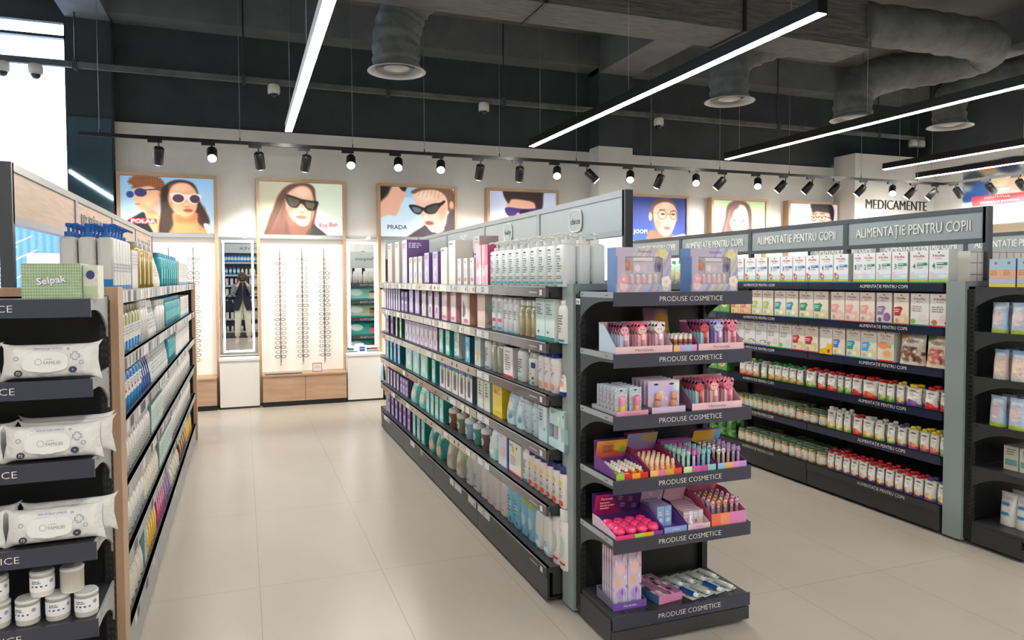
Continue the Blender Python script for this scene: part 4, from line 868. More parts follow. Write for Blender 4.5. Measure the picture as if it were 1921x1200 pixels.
UNITS = {'m': (1.343, -math.pi/2, 1, 'middle unit'), 'r': (3.795, -math.pi/2, 1, 'right unit'), 'l': (-0.447, math.pi/2, -1, 'left unit')}
SHN = ['top', 'second', 'third', 'fourth', 'fifth', 'bottom']
def run(unit, lvl, items, rowx=0.0):
    """items: (kind, near_or_far Y a, Y b, count, rows, description[, height scale])"""
    X, rz, sg, un = UNITS[unit]; z = LV[lvl]+0.0008; g = random.Random(hash(unit) % 7+lvl*13 if False else lvl*13+len(unit)+ord(unit))
    allp = []
    for it in items:
        K, ya, yb, n, rows, desc = it[:6]; hs = it[6] if len(it) > 6 else 1.0
        lo, hi = min(ya, yb), max(ya, yb); st = (hi-lo)/n; sx = max(0.6, min(1.6, st*0.955/K.w))
        sd = min(sx, 1.25) if K.d*sx < 0.30 else 1.0
        for i in range(n): allp.append((lo+st*(i+0.5), K, sx, sd, hs, rows, desc))
    allp.sort(key=lambda p: p[0])
    for q, (y, K, sx, sd, hs, rows, desc) in enumerate(allp):
        rows = max(1, min(rows, int(0.355/(K.d*sd+0.004))))
        for r in range(rows):
            x = X+sg*(K.d*sd/2+r*(K.d*sd+0.003)); jit = g.uniform(-.02, .02)
            where = 'front' if rows == 1 else ('front row', 'second row', 'third row', 'back row')[min(r, 3)]
            lab = '%s, %s from near end, %s%s %s shelf' % (desc, ordw(q+1), '' if rows == 1 else where.replace('front row', 'front')+', ', un, SHN[lvl])
            pch = K.name == 'fruit_pouch'
            K.place((x, y, z), rz+jit*(8 if pch else 0.4 if K.cat == 'box' else 1), lab, '%s on the %s shelf of the %s' % (K.cat+('es' if K.cat[-1] in 'xs' or K.cat[-2:] in ('ch',) else 's'), SHN[lvl], un), (sx*0.93, sd, hs*(0.96+4*jit*0.5)) if pch else (sx, sd, hs))

# --- boxes of the breast-feeding range (lavender, purple, pink)
PU = (0.42, 0.29, 0.54); LV_ = (0.78, 0.73, 0.86); LP = (0.86, 0.80, 0.87); PK = (0.93, 0.62, 0.68); DPK = (0.84, 0.30, 0.50); TL = (0.12, 0.62, 0.60); MT = (0.70, 0.88, 0.84)
ph = [('s', 0.15, 0.78, 0.85, 0.93, 3, GYT), ('e', 0.5, 0.35, 0.30, 0.22, (0.90, 0.90, 0.92)), ('e', 0.55, 0.32, 0.16, 0.14, (0.72, 0.70, 0.78))]
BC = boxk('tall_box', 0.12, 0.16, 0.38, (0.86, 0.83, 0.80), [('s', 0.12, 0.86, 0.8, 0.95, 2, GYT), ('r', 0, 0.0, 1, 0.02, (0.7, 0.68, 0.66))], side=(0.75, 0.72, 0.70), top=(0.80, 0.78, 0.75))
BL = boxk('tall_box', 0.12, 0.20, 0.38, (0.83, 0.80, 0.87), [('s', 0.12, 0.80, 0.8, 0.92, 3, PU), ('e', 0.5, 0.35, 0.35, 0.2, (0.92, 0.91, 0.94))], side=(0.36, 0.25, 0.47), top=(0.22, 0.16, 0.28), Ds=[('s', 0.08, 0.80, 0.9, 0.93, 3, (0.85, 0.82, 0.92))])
b_cream = boxk('carton', 0.08, 0.10, 0.22, (0.89, 0.86, 0.83), ph, side=(0.62, 0.52, 0.62), top=(0.8, 0.77, 0.76))
b_lav = boxk('carton', 0.09, 0.12, 0.24, LV_, ph+[('r', 0, 0, 1, 0.05, PU)], side=PU, top=(0.30, 0.22, 0.38))
b_lavp = boxk('carton', 0.08, 0.10, 0.18, LP, [('s', 0.12, 0.80, 0.9, 0.94, 2, PU), ('e', 0.5, 0.42, 0.25, 0.32, (0.95, 0.93, 0.95)), ('e', 0.5, 0.30, 0.18, 0.15, (0.60, 0.50, 0.62))], side=(0.50, 0.30, 0.48), top=(0.45, 0.30, 0.45))
b_thin = boxk('slim_carton', 0.045, 0.12, 0.22, (0.88, 0.86, 0.91), [('r', 0, 0, 0.12, 1, PU), ('s', 0.2, 0.7, 0.9, 0.95, 4, GYT)], side=PU, top=PU)
b_pur = boxk('carton', 0.07, 0.10, 0.19, (0.50, 0.38, 0.62), [('s', 0.12, 0.74, 0.85, 0.92, 3, (0.9, 0.88, 0.95)), ('r', 0.2, 0.08, 0.8, 0.55, (0.82, 0.78, 0.88)), ('e', 0.5, 0.3, 0.2, 0.14, (0.6, 0.52, 0.7))], side=(0.30, 0.20, 0.38), top=(0.28, 0.19, 0.35))
b_purw = boxk('carton', 0.07, 0.10, 0.19, (0.36, 0.27, 0.42), [('r', 0.25, 0.05, 0.75, 0.95, (0.88, 0.86, 0.89)), ('s', 0.3, 0.6, 0.7, 0.9, 4, (0.4, 0.3, 0.45))], side=(0.26, 0.18, 0.30), top=(0.3, 0.2, 0.3))
b_white = boxk('carton', 0.10, 0.10, 0.26, (0.93, 0.92, 0.90), [('s', 0.1, 0.88, 0.6, 0.95, 1, GYT), ('e', 0.5, 0.5, 0.4, 0.3, (0.96, 0.95, 0.93))], side=(0.85, 0.83, 0.80))
b_pinkw = boxk('carton', 0.09, 0.10, 0.24, (0.93, 0.91, 0.89), [('r', 0.1, 0.86, 0.3, 0.93, GYT), ('e', 0.62, 0.45, 0.26, 0.17, (0.86, 0.90, 0.90)), ('r', 0.1, 0.06, 0.72, 0.15, (0.92, 0.50, 0.58)), ('r', 0.9, 0, 1, 1, PK), ('r', 0, 0, 0.06, 1, PK), ('t', 'chicco', 0.3, 0.80, 0.05, (0.25, 0.3, 0.45), 0.35)], side=PK, top=(0.9, 0.8, 0.8))
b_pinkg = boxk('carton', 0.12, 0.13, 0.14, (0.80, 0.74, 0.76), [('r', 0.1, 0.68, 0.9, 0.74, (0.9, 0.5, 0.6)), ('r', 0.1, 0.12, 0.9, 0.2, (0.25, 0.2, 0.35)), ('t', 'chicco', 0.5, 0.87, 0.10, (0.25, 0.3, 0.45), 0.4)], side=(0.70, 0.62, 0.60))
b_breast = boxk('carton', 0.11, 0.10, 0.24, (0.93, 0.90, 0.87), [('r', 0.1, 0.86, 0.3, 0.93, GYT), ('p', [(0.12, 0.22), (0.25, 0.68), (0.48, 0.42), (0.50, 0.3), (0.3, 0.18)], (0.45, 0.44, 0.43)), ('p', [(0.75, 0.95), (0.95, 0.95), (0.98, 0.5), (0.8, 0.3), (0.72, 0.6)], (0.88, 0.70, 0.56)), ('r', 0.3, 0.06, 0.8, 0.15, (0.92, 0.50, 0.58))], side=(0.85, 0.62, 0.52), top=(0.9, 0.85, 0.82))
b_peach = boxk('tall_carton', 0.09, 0.15, 0.28, (0.93, 0.80, 0.76), [('r', 0, 0, 1, 0.04, (0.95, 0.92, 0.9)), ('s', 0.1, 0.85, 0.8, 0.95, 2, (0.7, 0.5, 0.5))], side=(0.80, 0.76, 0.70), top=(0.9, 0.85, 0.8), Ds=[('p', [(0.02, 0.1), (0.65, 0.55), (0.95, 0.42), (0.35, 0.08)], (0.78, 0.52, 0.42)), ('p', [(0.02, 0.98), (0.5, 0.98), (0.95, 0.6), (0.6, 0.45), (0.02, 0.5)], (0.80, 0.80, 0.74))])
b_small = boxk('carton', 0.05, 0.06, 0.17, (0.94, 0.93, 0.93), [('e', 0.4, 0.86, 0.12, 0.04, GYT), ('r', 0.1, 0.3, 0.7, 0.62, (0.84, 0.88, 0.91)), ('e', 0.5, 0.2, 0.35, 0.08, (0.92, 0.5, 0.58))], side=(0.86, 0.84, 0.84))
b_mag = boxk('blister_pack', 0.07, 0.06, 0.24, (0.92, 0.72, 0.80), [('r', 0.5, 0.5, 1, 1, DPK), ('e', 0.35, 0.3, 0.25, 0.1, (0.97, 0.85, 0.9)), ('e', 0.4, 0.13, 0.25, 0.1, (0.95, 0.6, 0.75)), ('e', 0.3, 0.5, 0.2, 0.08, (0.95, 0.6, 0.75))], side=(0.70, 0.20, 0.42), mat='gloss')
b_green = boxk('slim_carton', 0.045, 0.12, 0.2, (0.86, 0.92, 0.84), [('r', 0.75, 0, 1, 1, (0.35, 0.6, 0.4)), ('s', 0.1, 0.7, 0.7, 0.95, 4, (0.3, 0.5, 0.35))], side=(0.2, 0.38, 0.25))
b_mint = boxk('carton', 0.07, 0.08, 0.22, (0.80, 0.90, 0.88), [('t', 'chicco', 0.35, 0.86, 0.05, (0.2, 0.25, 0.4), 0.5), ('s', 0.12, 0.60, 0.8, 0.80, 4, GYT), ('r', 0, 0.0, 1, 0.09, (0.08, 0.55, 0.50)), ('e', 0.3, 0.2, 0.1, 0.03, GYT)], side=(0.86, 0.88, 0.88))
b_teal = boxk('carton', 0.07, 0.11, 0.17, (0.62, 0.84, 0.80), [('r', 0.12, 0.15, 0.8, 0.85, (0.84, 0.93, 0.91)), ('r', 0.85, 0, 1, 1, TL), ('s', 0.2, 0.6, 0.7, 0.8, 3, (0.2, 0.5, 0.5))], side=(0.04, 0.55, 0.52), top=(0.10, 0.60, 0.55))
b_mintL = boxk('carton', 0.16, 0.13, 0.21, (0.66, 0.86, 0.82), [('r', 0.88, 0, 1, 1, (0.10, 0.55, 0.48)), ('r', 0.05, 0.93, 0.88, 1.0, (0.80, 0.84, 0.50)), ('e', 0.45, 0.42, 0.28, 0.26, (0.84, 0.93, 0.92)), ('e', 0.5, 0.3, 0.14, 0.12, (0.92, 0.95, 0.95))], side=(0.08, 0.50, 0.40), top=(0.30, 0.45, 0.25))
b_tealblue = boxk('slim_carton', 0.07, 0.10, 0.19, (0.45, 0.74, 0.86), [('r', 0, 0, 0.2, 1, (0.05, 0.38, 0.52)), ('e', 0.6, 0.4, 0.25, 0.25, (0.80, 0.92, 0.96)), ('s', 0.3, 0.75, 0.9, 0.95, 3, (0.9, 0.96, 1))], side=(0.04, 0.34, 0.45), top=(0.05, 0.35, 0.45))
b_clip = boxk('window_carton', 0.09, 0.10, 0.21, (0.92, 0.92, 0.92), [('r', 0.0, 0.72, 1, 1, (0.36, 0.44, 0.76)), ('r', 0.32, 0.12, 0.72, 0.66, (0.42, 0.38, 0.36)), ('e', 0.5, 0.68, 0.16, 0.10, (0.55, 0.75, 0.35)), ('s', 0.1, 0.8, 0.9, 0.95, 2, WH)], side=(0.30, 0.36, 0.45), top=(0.34, 0.42, 0.72))
b_yel = boxk('tin', 0.10, 0.08, 0.19, (0.96, 0.84, 0.12), [('s', 0.1, 0.7, 0.8, 0.92, 4, (0.75, 0.45, 0.30)), ('e', 0.3, 0.78, 0.16, 0.06, (0.85, 0.5, 0.35)), ('r', 0, 0, 1, 0.03, (0.8, 0.5, 0.1))], side=(0.92, 0.78, 0.10), mat='gloss')
b_wr = boxk('carton', 0.09, 0.08, 0.18, (0.94, 0.91, 0.89), [('t', 'chicco', 0.45, 0.86, 0.06, (0.2, 0.25, 0.35), 0.5), ('s', 0.2, 0.2, 0.8, 0.75, 7, (0.5, 0.45, 0.5)), ('r', 0, 0, 1, 0.07, (0.80, 0.15, 0.28))], side=(0.88, 0.85, 0.84))
b_yp = boxk('carton', 0.07, 0.08, 0.18, (0.80, 0.87, 0.87), [('p', [(0.15, 0.15), (0.15, 0.7), (0.8, 0.2)], (0.92, 0.90, 0.62)), ('e', 0.5, 0.3, 0.2, 0.16, (0.88, 0.70, 0.45)), ('t', 'chicco', 0.35, 0.88, 0.05, (0.2, 0.25, 0.35), 0.5)], side=(0.74, 0.82, 0.82))
b_gw = boxk('carton', 0.07, 0.09, 0.2, (0.88, 0.90, 0.86), [('r', 0, 0, 0.12, 1, (0.84, 0.92, 0.70)), ('s', 0.3, 0.4, 0.7, 0.85, 5, GYT)], side=(0.70, 0.72, 0.74), top=(0.65, 0.75, 0.2))
b_lb = boxk('carton', 0.08, 0.07, 0.18, (0.76, 0.86, 0.89), [('t', 'chicco', 0.3, 0.88, 0.05, (0.15, 0.2, 0.35), 0.45), ('r', 0.6, 0.45, 0.98, 1.0, (0.92, 0.93, 0.93)), ('s', 0.15, 0.55, 0.6, 0.8, 3, GYT), ('e', 0.7, 0.35, 0.05, 0.04, GYT)], side=(0.70, 0.82, 0.86))
b_bw = boxk('carton', 0.13, 0.14, 0.22, (0.86, 0.88, 0.93), [('r', 0.88, 0, 1, 1, (0.22, 0.38, 0.70)), ('e', 0.5, 0.4, 0.25, 0.2, (0.93, 0.82, 0.80)), ('t', 'chicco', 0.3, 0.88, 0.05, (0.15, 0.2, 0.35), 0.35)], side=(0.20, 0.36, 0.68), top=(0.22, 0.34, 0.60))
b_wy = boxk('carton', 0.14, 0.14, 0.17, (0.92, 0.90, 0.88), [('e', 0.35, 0.75, 0.10, 0.10, (0.94, 0.82, 0.30)), ('e', 0.65, 0.85, 0.05, 0.05, GYT), ('r', 0, 0, 1, 0.05, (0.80, 0.20, 0.25)), ('s', 0.2, 0.25, 0.6, 0.55, 4, (0.8, 0.6, 0.55)), ('t', 'chicco', 0.2, 0.88, 0.07, (0.15, 0.2, 0.35), 0.3)], side=(0.84, 0.82, 0.80), top=(0.75, 0.72, 0.70))
# --- bottles
teal_d = [('e', 0.42, 0.93, 0.14, 0.022, (0.12, 0.15, 0.25)), ('t', 'chicco', 0.42, 0.86, 0.035, (0.2, 0.25, 0.35), 0.28), ('s', 0.28, 0.35, 0.75, 0.78, 7, (0.36, 0.42, 0.50)), ('r', 0.26, 0.07, 0.80, 0.13, (0.05, 0.60, 0.62)), ('s', 0.3, 0.18, 0.7, 0.28, 2, GYT)]
k_pump = bottlek('pump_bottle', 0.036, 0.028, 0.195, (0.90, 0.92, 0.92), 'pump', (0.92, 0.93, 0.92), teal_d, sh=0.06, sq=1.2)
k_wp = bottlek('bottle', 0.034, 0.026, 0.20, (0.88, 0.90, 0.92), 'flip', CAPW, [('s', 0.3, 0.55, 0.7, 0.9, 6, GYT), ('r', 0.22, 0.28, 0.85, 0.38, (0.85, 0.22, 0.50)), ('r', 0.22, 0.06, 0.85, 0.12, (0.05, 0.58, 0.54))], sh=0.08, neck=0.6)
k_w = bottlek('bottle', 0.030, 0.024, 0.16, (0.88, 0.90, 0.92), 'flip', (0.84, 0.85, 0.86), [('s', 0.35, 0.5, 0.65, 0.85, 4, GYT), ('r', 0.3, 0.04, 0.8, 0.09, (0.35, 0.75, 0.85))], caph=0.035, sh=0.12, neck=0.75)
k_amb = bottlek('bottle', 0.032, 0.026, 0.155, (0.66, 0.62, 0.44), 'flip', (0.86, 0.86, 0.84), [('r', 0.3, 0.75, 0.7, 0.88, (0.90, 0.87, 0.78)), ('r', 0.2, 0.04, 0.8, 0.12, (0.72, 0.40, 0.36))], caph=0.032, sh=0.14, neck=0.65, mat='liquid')
k_clr = bottlek('bottle', 0.030, 0.026, 0.16, (0.62, 0.64, 0.58), 'flip', (0.80, 0.80, 0.78), [('r', 0.3, 0.8, 0.65, 0.92, (0.88, 0.88, 0.85)), ('r', 0.3, 0.08, 0.7, 0.12, (0.4, 0.55, 0.45))], caph=0.02, sh=0.1, neck=0.7, mat='liquid')
k_wb = bottlek('bottle', 0.032, 0.024, 0.175, (0.93, 0.93, 0.92), 'flip', CAPW, [('s', 0.3, 0.3, 0.72, 0.85, 7, GYT), ('r', 0.12, 0.05, 0.88, 0.12, (0.10, 0.50, 0.65))], caph=0.02, sh=0.14, neck=0.5)
k_wg = bottlek('bottle', 0.034, 0.026, 0.17, (0.90, 0.91, 0.90), 'flip', CAPW, [('s', 0.3, 0.3, 0.72, 0.85, 6, GYT), ('e', 0.5, 0.12, 0.2, 0.08, (0.45, 0.7, 0.5))], caph=0.03, sh=0.18, neck=0.5)
flo = [('e', 0.35, 0.15, 0.14, 0.07, (0.30, 0.55, 0.30)), ('e', 0.7, 0.3, 0.12, 0.06, (0.2, 0.4, 0.25)), ('e', 0.5, 0.45, 0.1, 0.05, (0.85, 0.5, 0.4)), ('e', 0.75, 0.12, 0.12, 0.06, (0.25, 0.5, 0.3)), ('r', 0.55, 0.7, 0.95, 0.92, (0.15, 0.2, 0.5)), ('s', 0.2, 0.5, 0.5, 0.9, 5, GYT)]
k_flo = bottlek('spray_bottle', 0.036, 0.028, 0.14, (0.88, 0.90, 0.88), 'spray', CAPW, flo, sh=0.1, neck=0.5)
sun = [('t', 'chicco', 0.4, 0.85, 0.035, (0.25, 0.3, 0.5), 0.3), ('e', 0.48, 0.18, 0.24, 0.10, (0.90, 0.50, 0.32)), ('e', 0.40, 0.55, 0.12, 0.05, (0.55, 0.68, 0.72)), ('e', 0.6, 0.62, 0.06, 0.03, (0.35, 0.4, 0.5)), ('e', 0.35, 0.72, 0.08, 0.035, (0.85, 0.4, 0.35))]
k_blue = bottlek('bottle', 0.036, 0.026, 0.165, (0.91, 0.88, 0.88), 'flip', (0.08, 0.08, 0.55), sun, caph=0.035, sh=0.08, neck=0.62)
sun2 = [('e', 0.45, 0.78, 0.22, 0.09, (0.93, 0.80, 0.20)), ('e', 0.45, 0.60, 0.1, 0.04, (0.35, 0.4, 0.55)), ('e', 0.55, 0.50, 0.08, 0.035, (0.75, 0.75, 0.8)), ('e', 0.5, 0.14, 0.28, 0.09, (0.85, 0.25, 0.12)), ('s', 0.3, 0.28, 0.7, 0.42, 3, GYT)]
k_sun = bottlek('bottle', 0.034, 0.026, 0.17, (0.90, 0.86, 0.85), 'flip', (0.12, 0.14, 0.40), sun2, caph=0.035, sh=0.1, neck=0.7)
k_tub = tubek('tube', 0.028, 0.155, (0.92, 0.90, 0.88), (0.10, 0.12, 0.42), [('e', 0.5, 0.35, 0.22, 0.09, (0.90, 0.62, 0.45)), ('s', 0.35, 0.5, 0.65, 0.8, 4, GYT)])
k_lb = bottlek('bottle', 0.033, 0.026, 0.145, (0.76, 0.86, 0.89), 'flip', (0.70, 0.72, 0.72), [('t', 'chicco', 0.35, 0.84, 0.05, (0.15, 0.2, 0.35), 0.35), ('s', 0.25, 0.15, 0.55, 0.5, 4, GYT), ('e', 0.6, 0.6, 0.1, 0.05, (0.6, 0.75, 0.8))], caph=0.03, sh=0.1, neck=0.62)
k_det = None
def detergent(name, col, lab, cap):
    # jug with a moulded handle hole
    r, ry, h = 0.055, 0.032, 0.20; P = [(r*0.92, 0, col), (r, 0.01, col), (r*1.02, 0.10, col), (r*0.86, 0.15, col), (r*0.55, 0.185, col), (r*0.3, h, col)]
    mb = MB().lathe(P, 18, mat='plastic', sy=ry/r, sq=0.8)
    deco(mb, [('r', 0.15, 0.08, 0.72, 0.62, lab[0]), ('e', 0.42, 0.45, 0.2, 0.10, lab[1]), ('r', 0.2, 0.12, 0.7, 0.2, lab[2]), ('s', 0.25, 0.22, 0.65, 0.34, 3, (0.5, 0.5, 0.55))], 2*r, h, lambda x, z, e: (r*math.sin(x/r*0.85)*1.0, -(ry+e+0.001)*math.cos(x/r*0.85)-0.001, z))
    hd = MB().tube([(0.02, 0, 0.19), (0.055, 0, 0.185), (0.068, 0, 0.15), (0.060, 0, 0.10), (0.050, 0, 0.085)], 0.010, 8, col, 'plastic')
    return Kind(name, 'bottle', [('body', mb), ('handle', hd), ('cap', MB().cyl(0, 0, h, h+0.028, 0.020, cap, n=14))], 0.115, 0.07, h+0.028)
k_det1 = detergent('detergent_bottle', (0.88, 0.87, 0.85), [(0.80, 0.88, 0.94), (0.35, 0.60, 0.80), (0.15, 0.25, 0.5)], (0.88, 0.86, 0.84))
k_det2 = detergent('detergent_bottle', (0.90, 0.87, 0.86), [(0.92, 0.84, 0.84), (0.75, 0.85, 0.85), (0.78, 0.25, 0.30)], (0.84, 0.72, 0.72))
k_bl = bottlek('bottle', 0.042, 0.030, 0.23, (0.50, 0.76, 0.90), 'flip', (0.62, 0.82, 0.90), [('e', 0.5, 0.5, 0.3, 0.16, (0.72, 0.88, 0.94)), ('s', 0.3, 0.3, 0.7, 0.75, 5, (0.25, 0.45, 0.7)), ('e', 0.65, 0.14, 0.13, 0.05, (0.25, 0.45, 0.65))], caph=0.012, sh=0.12, neck=0.45)
k_blg = bottlek('bottle', 0.040, 0.030, 0.21, (0.52, 0.76, 0.90), 'flip', (0.60, 0.74, 0.18), [('r', 0.05, 0.86, 0.95, 0.99, (0.60, 0.76, 0.22)), ('e', 0.5, 0.45, 0.3, 0.16, (0.75, 0.88, 0.94)), ('e', 0.35, 0.14, 0.14, 0.06, (0.25, 0.42, 0.65))], caph=0.02, sh=0.08, neck=0.8)
k_trig = bottlek('spray_bottle', 0.034, 0.026, 0.20, (0.92, 0.92, 0.90), 'spray', (0.93, 0.93, 0.92), [('r', 0.25, 0.1, 0.78, 0.6, (0.82, 0.90, 0.95)), ('s', 0.3, 0.3, 0.7, 0.55, 3, (0.3, 0.45, 0.7)), ('e', 0.4, 0.12, 0.18, 0.05, (0.3, 0.7, 0.6))], sh=0.4, neck=0.35)
k_big = bottlek('bottle', 0.040, 0.030, 0.23, (0.92, 0.91, 0.89), 'flip', (0.80, 0.81, 0.80), [('t', 'chicco', 0.3, 0.85, 0.03, (0.15, 0.2, 0.3), 0.3), ('p', [(0.35, 0.25), (0.55, 0.35), (0.62, 0.5), (0.5, 0.65), (0.35, 0.7), (0.5, 0.72), (0.7, 0.62), (0.75, 0.45), (0.6, 0.28)], (0.55, 0.85, 0.76)), ('r', 0.12, 0.12, 0.9, 0.17, (0.78, 0.12, 0.22))], caph=0.05, sh=0.08, neck=0.75)
def pastel(base, blobs, seed=1, txt=(0.95, 0.96, 0.96)):
    def f():
        C = Canvas(16, 22, base)
        for x, y, rx, ry, c in blobs: C.ell(x, y, rx, ry, c, 0.4)
        C.rect(0.2, 0.12, 0.8, 0.22, txt, 0.8); C.rect(0.3, 0.28, 0.7, 0.33, txt, 0.5); return C
    return f
p_teal = pouchk('pouch', 0.15, 0.08, 0.20, pastel((0.30, 0.74, 0.70), [(0.55, 0.6, 0.3, 0.22, (0.88, 0.82, 0.76)), (0.3, 0.85, 0.2, 0.1, (0.6, 0.88, 0.86))]), (0.2, 0.6, 0.6))
p_dia = pouchk('nappy_pack', 0.17, 0.12, 0.30, pastel((0.10, 0.62, 0.58), [(0.6, 0.78, 0.28, 0.16, (0.90, 0.72, 0.62)), (0.3, 0.5, 0.2, 0.15, (0.55, 0.85, 0.82)), (0.7, 0.3, 0.2, 0.1, (0.85, 0.95, 0.95))]), (0.05, 0.5, 0.48), cat='pack')
p_aqua = pouchk('pack', 0.15, 0.10, 0.21, pastel((0.66, 0.84, 0.84), [(0.5, 0.6, 0.35, 0.25, (0.80, 0.91, 0.91))]), (0.2, 0.6, 0.6), cat='pack')
p_lb = pouchk('refill_pouch', 0.11, 0.06, 0.17, pastel((0.74, 0.85, 0.90), [(0.6, 0.75, 0.2, 0.1, (0.30, 0.52, 0.68)), (0.5, 0.45, 0.3, 0.12, (0.85, 0.92, 0.95))], txt=(0.45, 0.5, 0.6)), (0.7, 0.8, 0.85))
p_grn = pouchk('bag', 0.12, 0.08, 0.22, pastel((0.72, 0.74, 0.66), [(0.5, 0.08, 0.5, 0.2, (0.72, 0.80, 0.20)), (0.5, 0.6, 0.3, 0.2, (0.75, 0.55, 0.45)), (0.4, 0.45, 0.3, 0.15, (0.85, 0.87, 0.85))], txt=(0.75, 0.8, 0.3)), (0.5, 0.6, 0.2), cat='bag')
def cupk(col, lid):
    b = MB().lathe([(0.026, 0, col), (0.030, 0.02, col), (0.034, 0.10, col), (0.034, 0.10, lid), (0.036, 0.105, lid), (0.034, 0.125, lid), (0.02, 0.135, lid)], 16, mat='plastic')
    deco(b, [('e', 0.5, 0.45, 0.3, 0.2, WH), ('e', 0.5, 0.42, 0.16, 0.12, (0.6, 0.7, 0.6))], 0.06, 0.12, lambda x, z, e: (0.031*math.sin(x/0.03*0.9), -(0.0335+e)*math.cos(x/0.03*0.9), z))
    h = MB()
    for s in (-1, 1): h.tube([(s*0.030, 0, 0.095), (s*0.052, -0.004, 0.085), (s*0.052, -0.004, 0.045), (s*0.029, 0, 0.035)], 0.0055, 7, lid, 'plastic')
    return Kind('training_cup', 'cup', [('body', b), ('handle', h), ('spout', MB().lathe([(0.012, 0.133, lid), (0.010, 0.15, lid), (0.006, 0.16, lid)], 10))], 0.11, 0.075, 0.16)
cups = [cupk((0.50, 0.28, 0.25), (0.86, 0.80, 0.76)), cupk((0.42, 0.48, 0.38), (0.80, 0.78, 0.70)), cupk((0.55, 0.66, 0.80), (0.90, 0.90, 0.92)), cupk((0.25, 0.58, 0.50), (0.88, 0.92, 0.90)), cupk((0.45, 0.30, 0.32), (0.88, 0.88, 0.86))]
gs = MB().box(-0.10, 0.10, 0.02, 0.05, 0, 0.20, (0.74, 0.86, 0.86)).box(-0.10, 0.10, -0.05, 0.05, 0, 0.04, (0.74, 0.87, 0.88)).box(-0.10, 0.10, -0.045, 0.05, 0.115, 0.20, (0.76, 0.88, 0.88)).box(0.095, 0.10, -0.05, 0.05, 0, 0.2, (0.62, 0.80, 0.80))
deco(gs, [('t', 'chicco', 0.22, 0.90, 0.07, (0.15, 0.2, 0.35), 0.22), ('e', 0.6, 0.75, 0.07, 0.1, WH), ('p', [(0.84, 0.9), (0.92, 0.9), (0.88, 0.8)], GYT)], 0.2, 0.20, lambda x, z, e: (x, -0.0455-e, z))
g2 = MB().cyl(-0.055, -0.015, 0.04, 0.112, 0.024, (0.66, 0.64, 0.62)).cyl(0.0, -0.015, 0.04, 0.112, 0.022, (0.90, 0.93, 0.94)).cyl(0.055, -0.015, 0.04, 0.112, 0.022, (0.72, 0.84, 0.90))
k_gift = Kind('gift_set', 'gift set', [('carton', gs), ('bottle', g2)], 0.20, 0.10, 0.20)

run('m', 0, [(BC, 7.13, 6.43, 2, 1, 'tall cream box'), (BL, 6.43, 6.12, 1, 1, 'tall lavender box with purple side'), (b_cream, 6.12, 5.60, 3, 2, 'cream carton'), (b_lav, 5.60, 5.07, 2, 2, 'lavender carton'), (b_white, 5.07, 4.84, 1, 1, 'plain white carton'), (b_white, 4.84, 4.65, 1, 1, 'taller white carton', 1.15), (b_small, 4.64, 4.22, 3, 2, 'small white carton with pink mark'), (b_mag, 4.21, 3.98, 2, 1, 'magenta and pink blister pack'), (k_pump, 3.96, 2.92, 10, 3, 'white pump bottle with teal band')])
b_pinkg.place((1.40+0.09, 4.45, LV[0]+0.175), -math.pi/2, 'grey carton with pink stripe lying on small white cartons, top shelf', None)
run('m', 1, [(b_thin, 7.27, 6.48, 7, 1, 'slim lavender carton'), (b_pur, 6.45, 6.16, 2, 1, 'small purple carton', 0.95), (b_lav, 6.14, 5.69, 2, 1, 'lavender carton'), (b_cream, 5.68, 5.46, 1, 1, 'cream carton with purple edge'), (b_lavp, 5.46, 5.07, 2, 1, 'lavender carton with round picture', 1.1), (b_pinkw, 5.06, 4.60, 2, 1, 'pink and white carton', 0.95), (b_breast, 4.59, 4.28, 1, 1, 'cream carton with grey leaf shape', 0.95), (b_peach, 4.25, 3.97, 1, 1, 'peach carton with angular side panel', 0.8), (k_wp, 3.94, 3.74, 2, 2, 'white bottle with pink band'), (k_w, 3.73, 3.50, 3, 2, 'plain white capped bottle'), (k_amb, 3.49, 3.25, 3, 2, 'amber oil bottle'), (b_mint, 3.25, 3.02, 2, 1, 'pale green carton', 0.9), (k_wb, 3.01, 2.91, 1, 1, 'white bottle with blue band')])
run('m', 2, [(b_pur, 7.21, 6.77, 2, 1, 'purple carton'), (b_green, 6.75, 6.38, 2, 1, 'slim green carton'), (b_lavp, 6.29, 5.15, 8, 1, 'mauve carton with bottle picture', 0.95), (b_teal, 5.13, 4.78, 2, 1, 'teal carton'), (b_mint, 4.77, 4.52, 1, 1, 'pale mint carton', 0.82), (b_tealblue, 4.52, 4.29, 1, 1, 'greyish teal carton', 0.85), (b_yp, 4.27, 4.10, 1, 1, 'carton with yellow triangle', 1.0), (k_wb, 4.09, 3.95, 1, 1, 'white bottle with blue foot band'), (k_clr, 3.94, 3.75, 2, 1, 'clear grey bottle'), (b_wr, 3.74, 3.55, 1, 1, 'white carton with red base line', 0.9), (k_wg, 3.54, 3.40, 1, 1, 'white bottle with green patch'), (k_flo, 3.39, 3.25, 1, 1, 'spray bottle with leaf print'), (k_blue, 3.24, 3.01, 3, 2, 'white bottle with dark blue cap'), (k_tub, 3.00, 2.92, 1, 1, 'white tube with blue cap')])
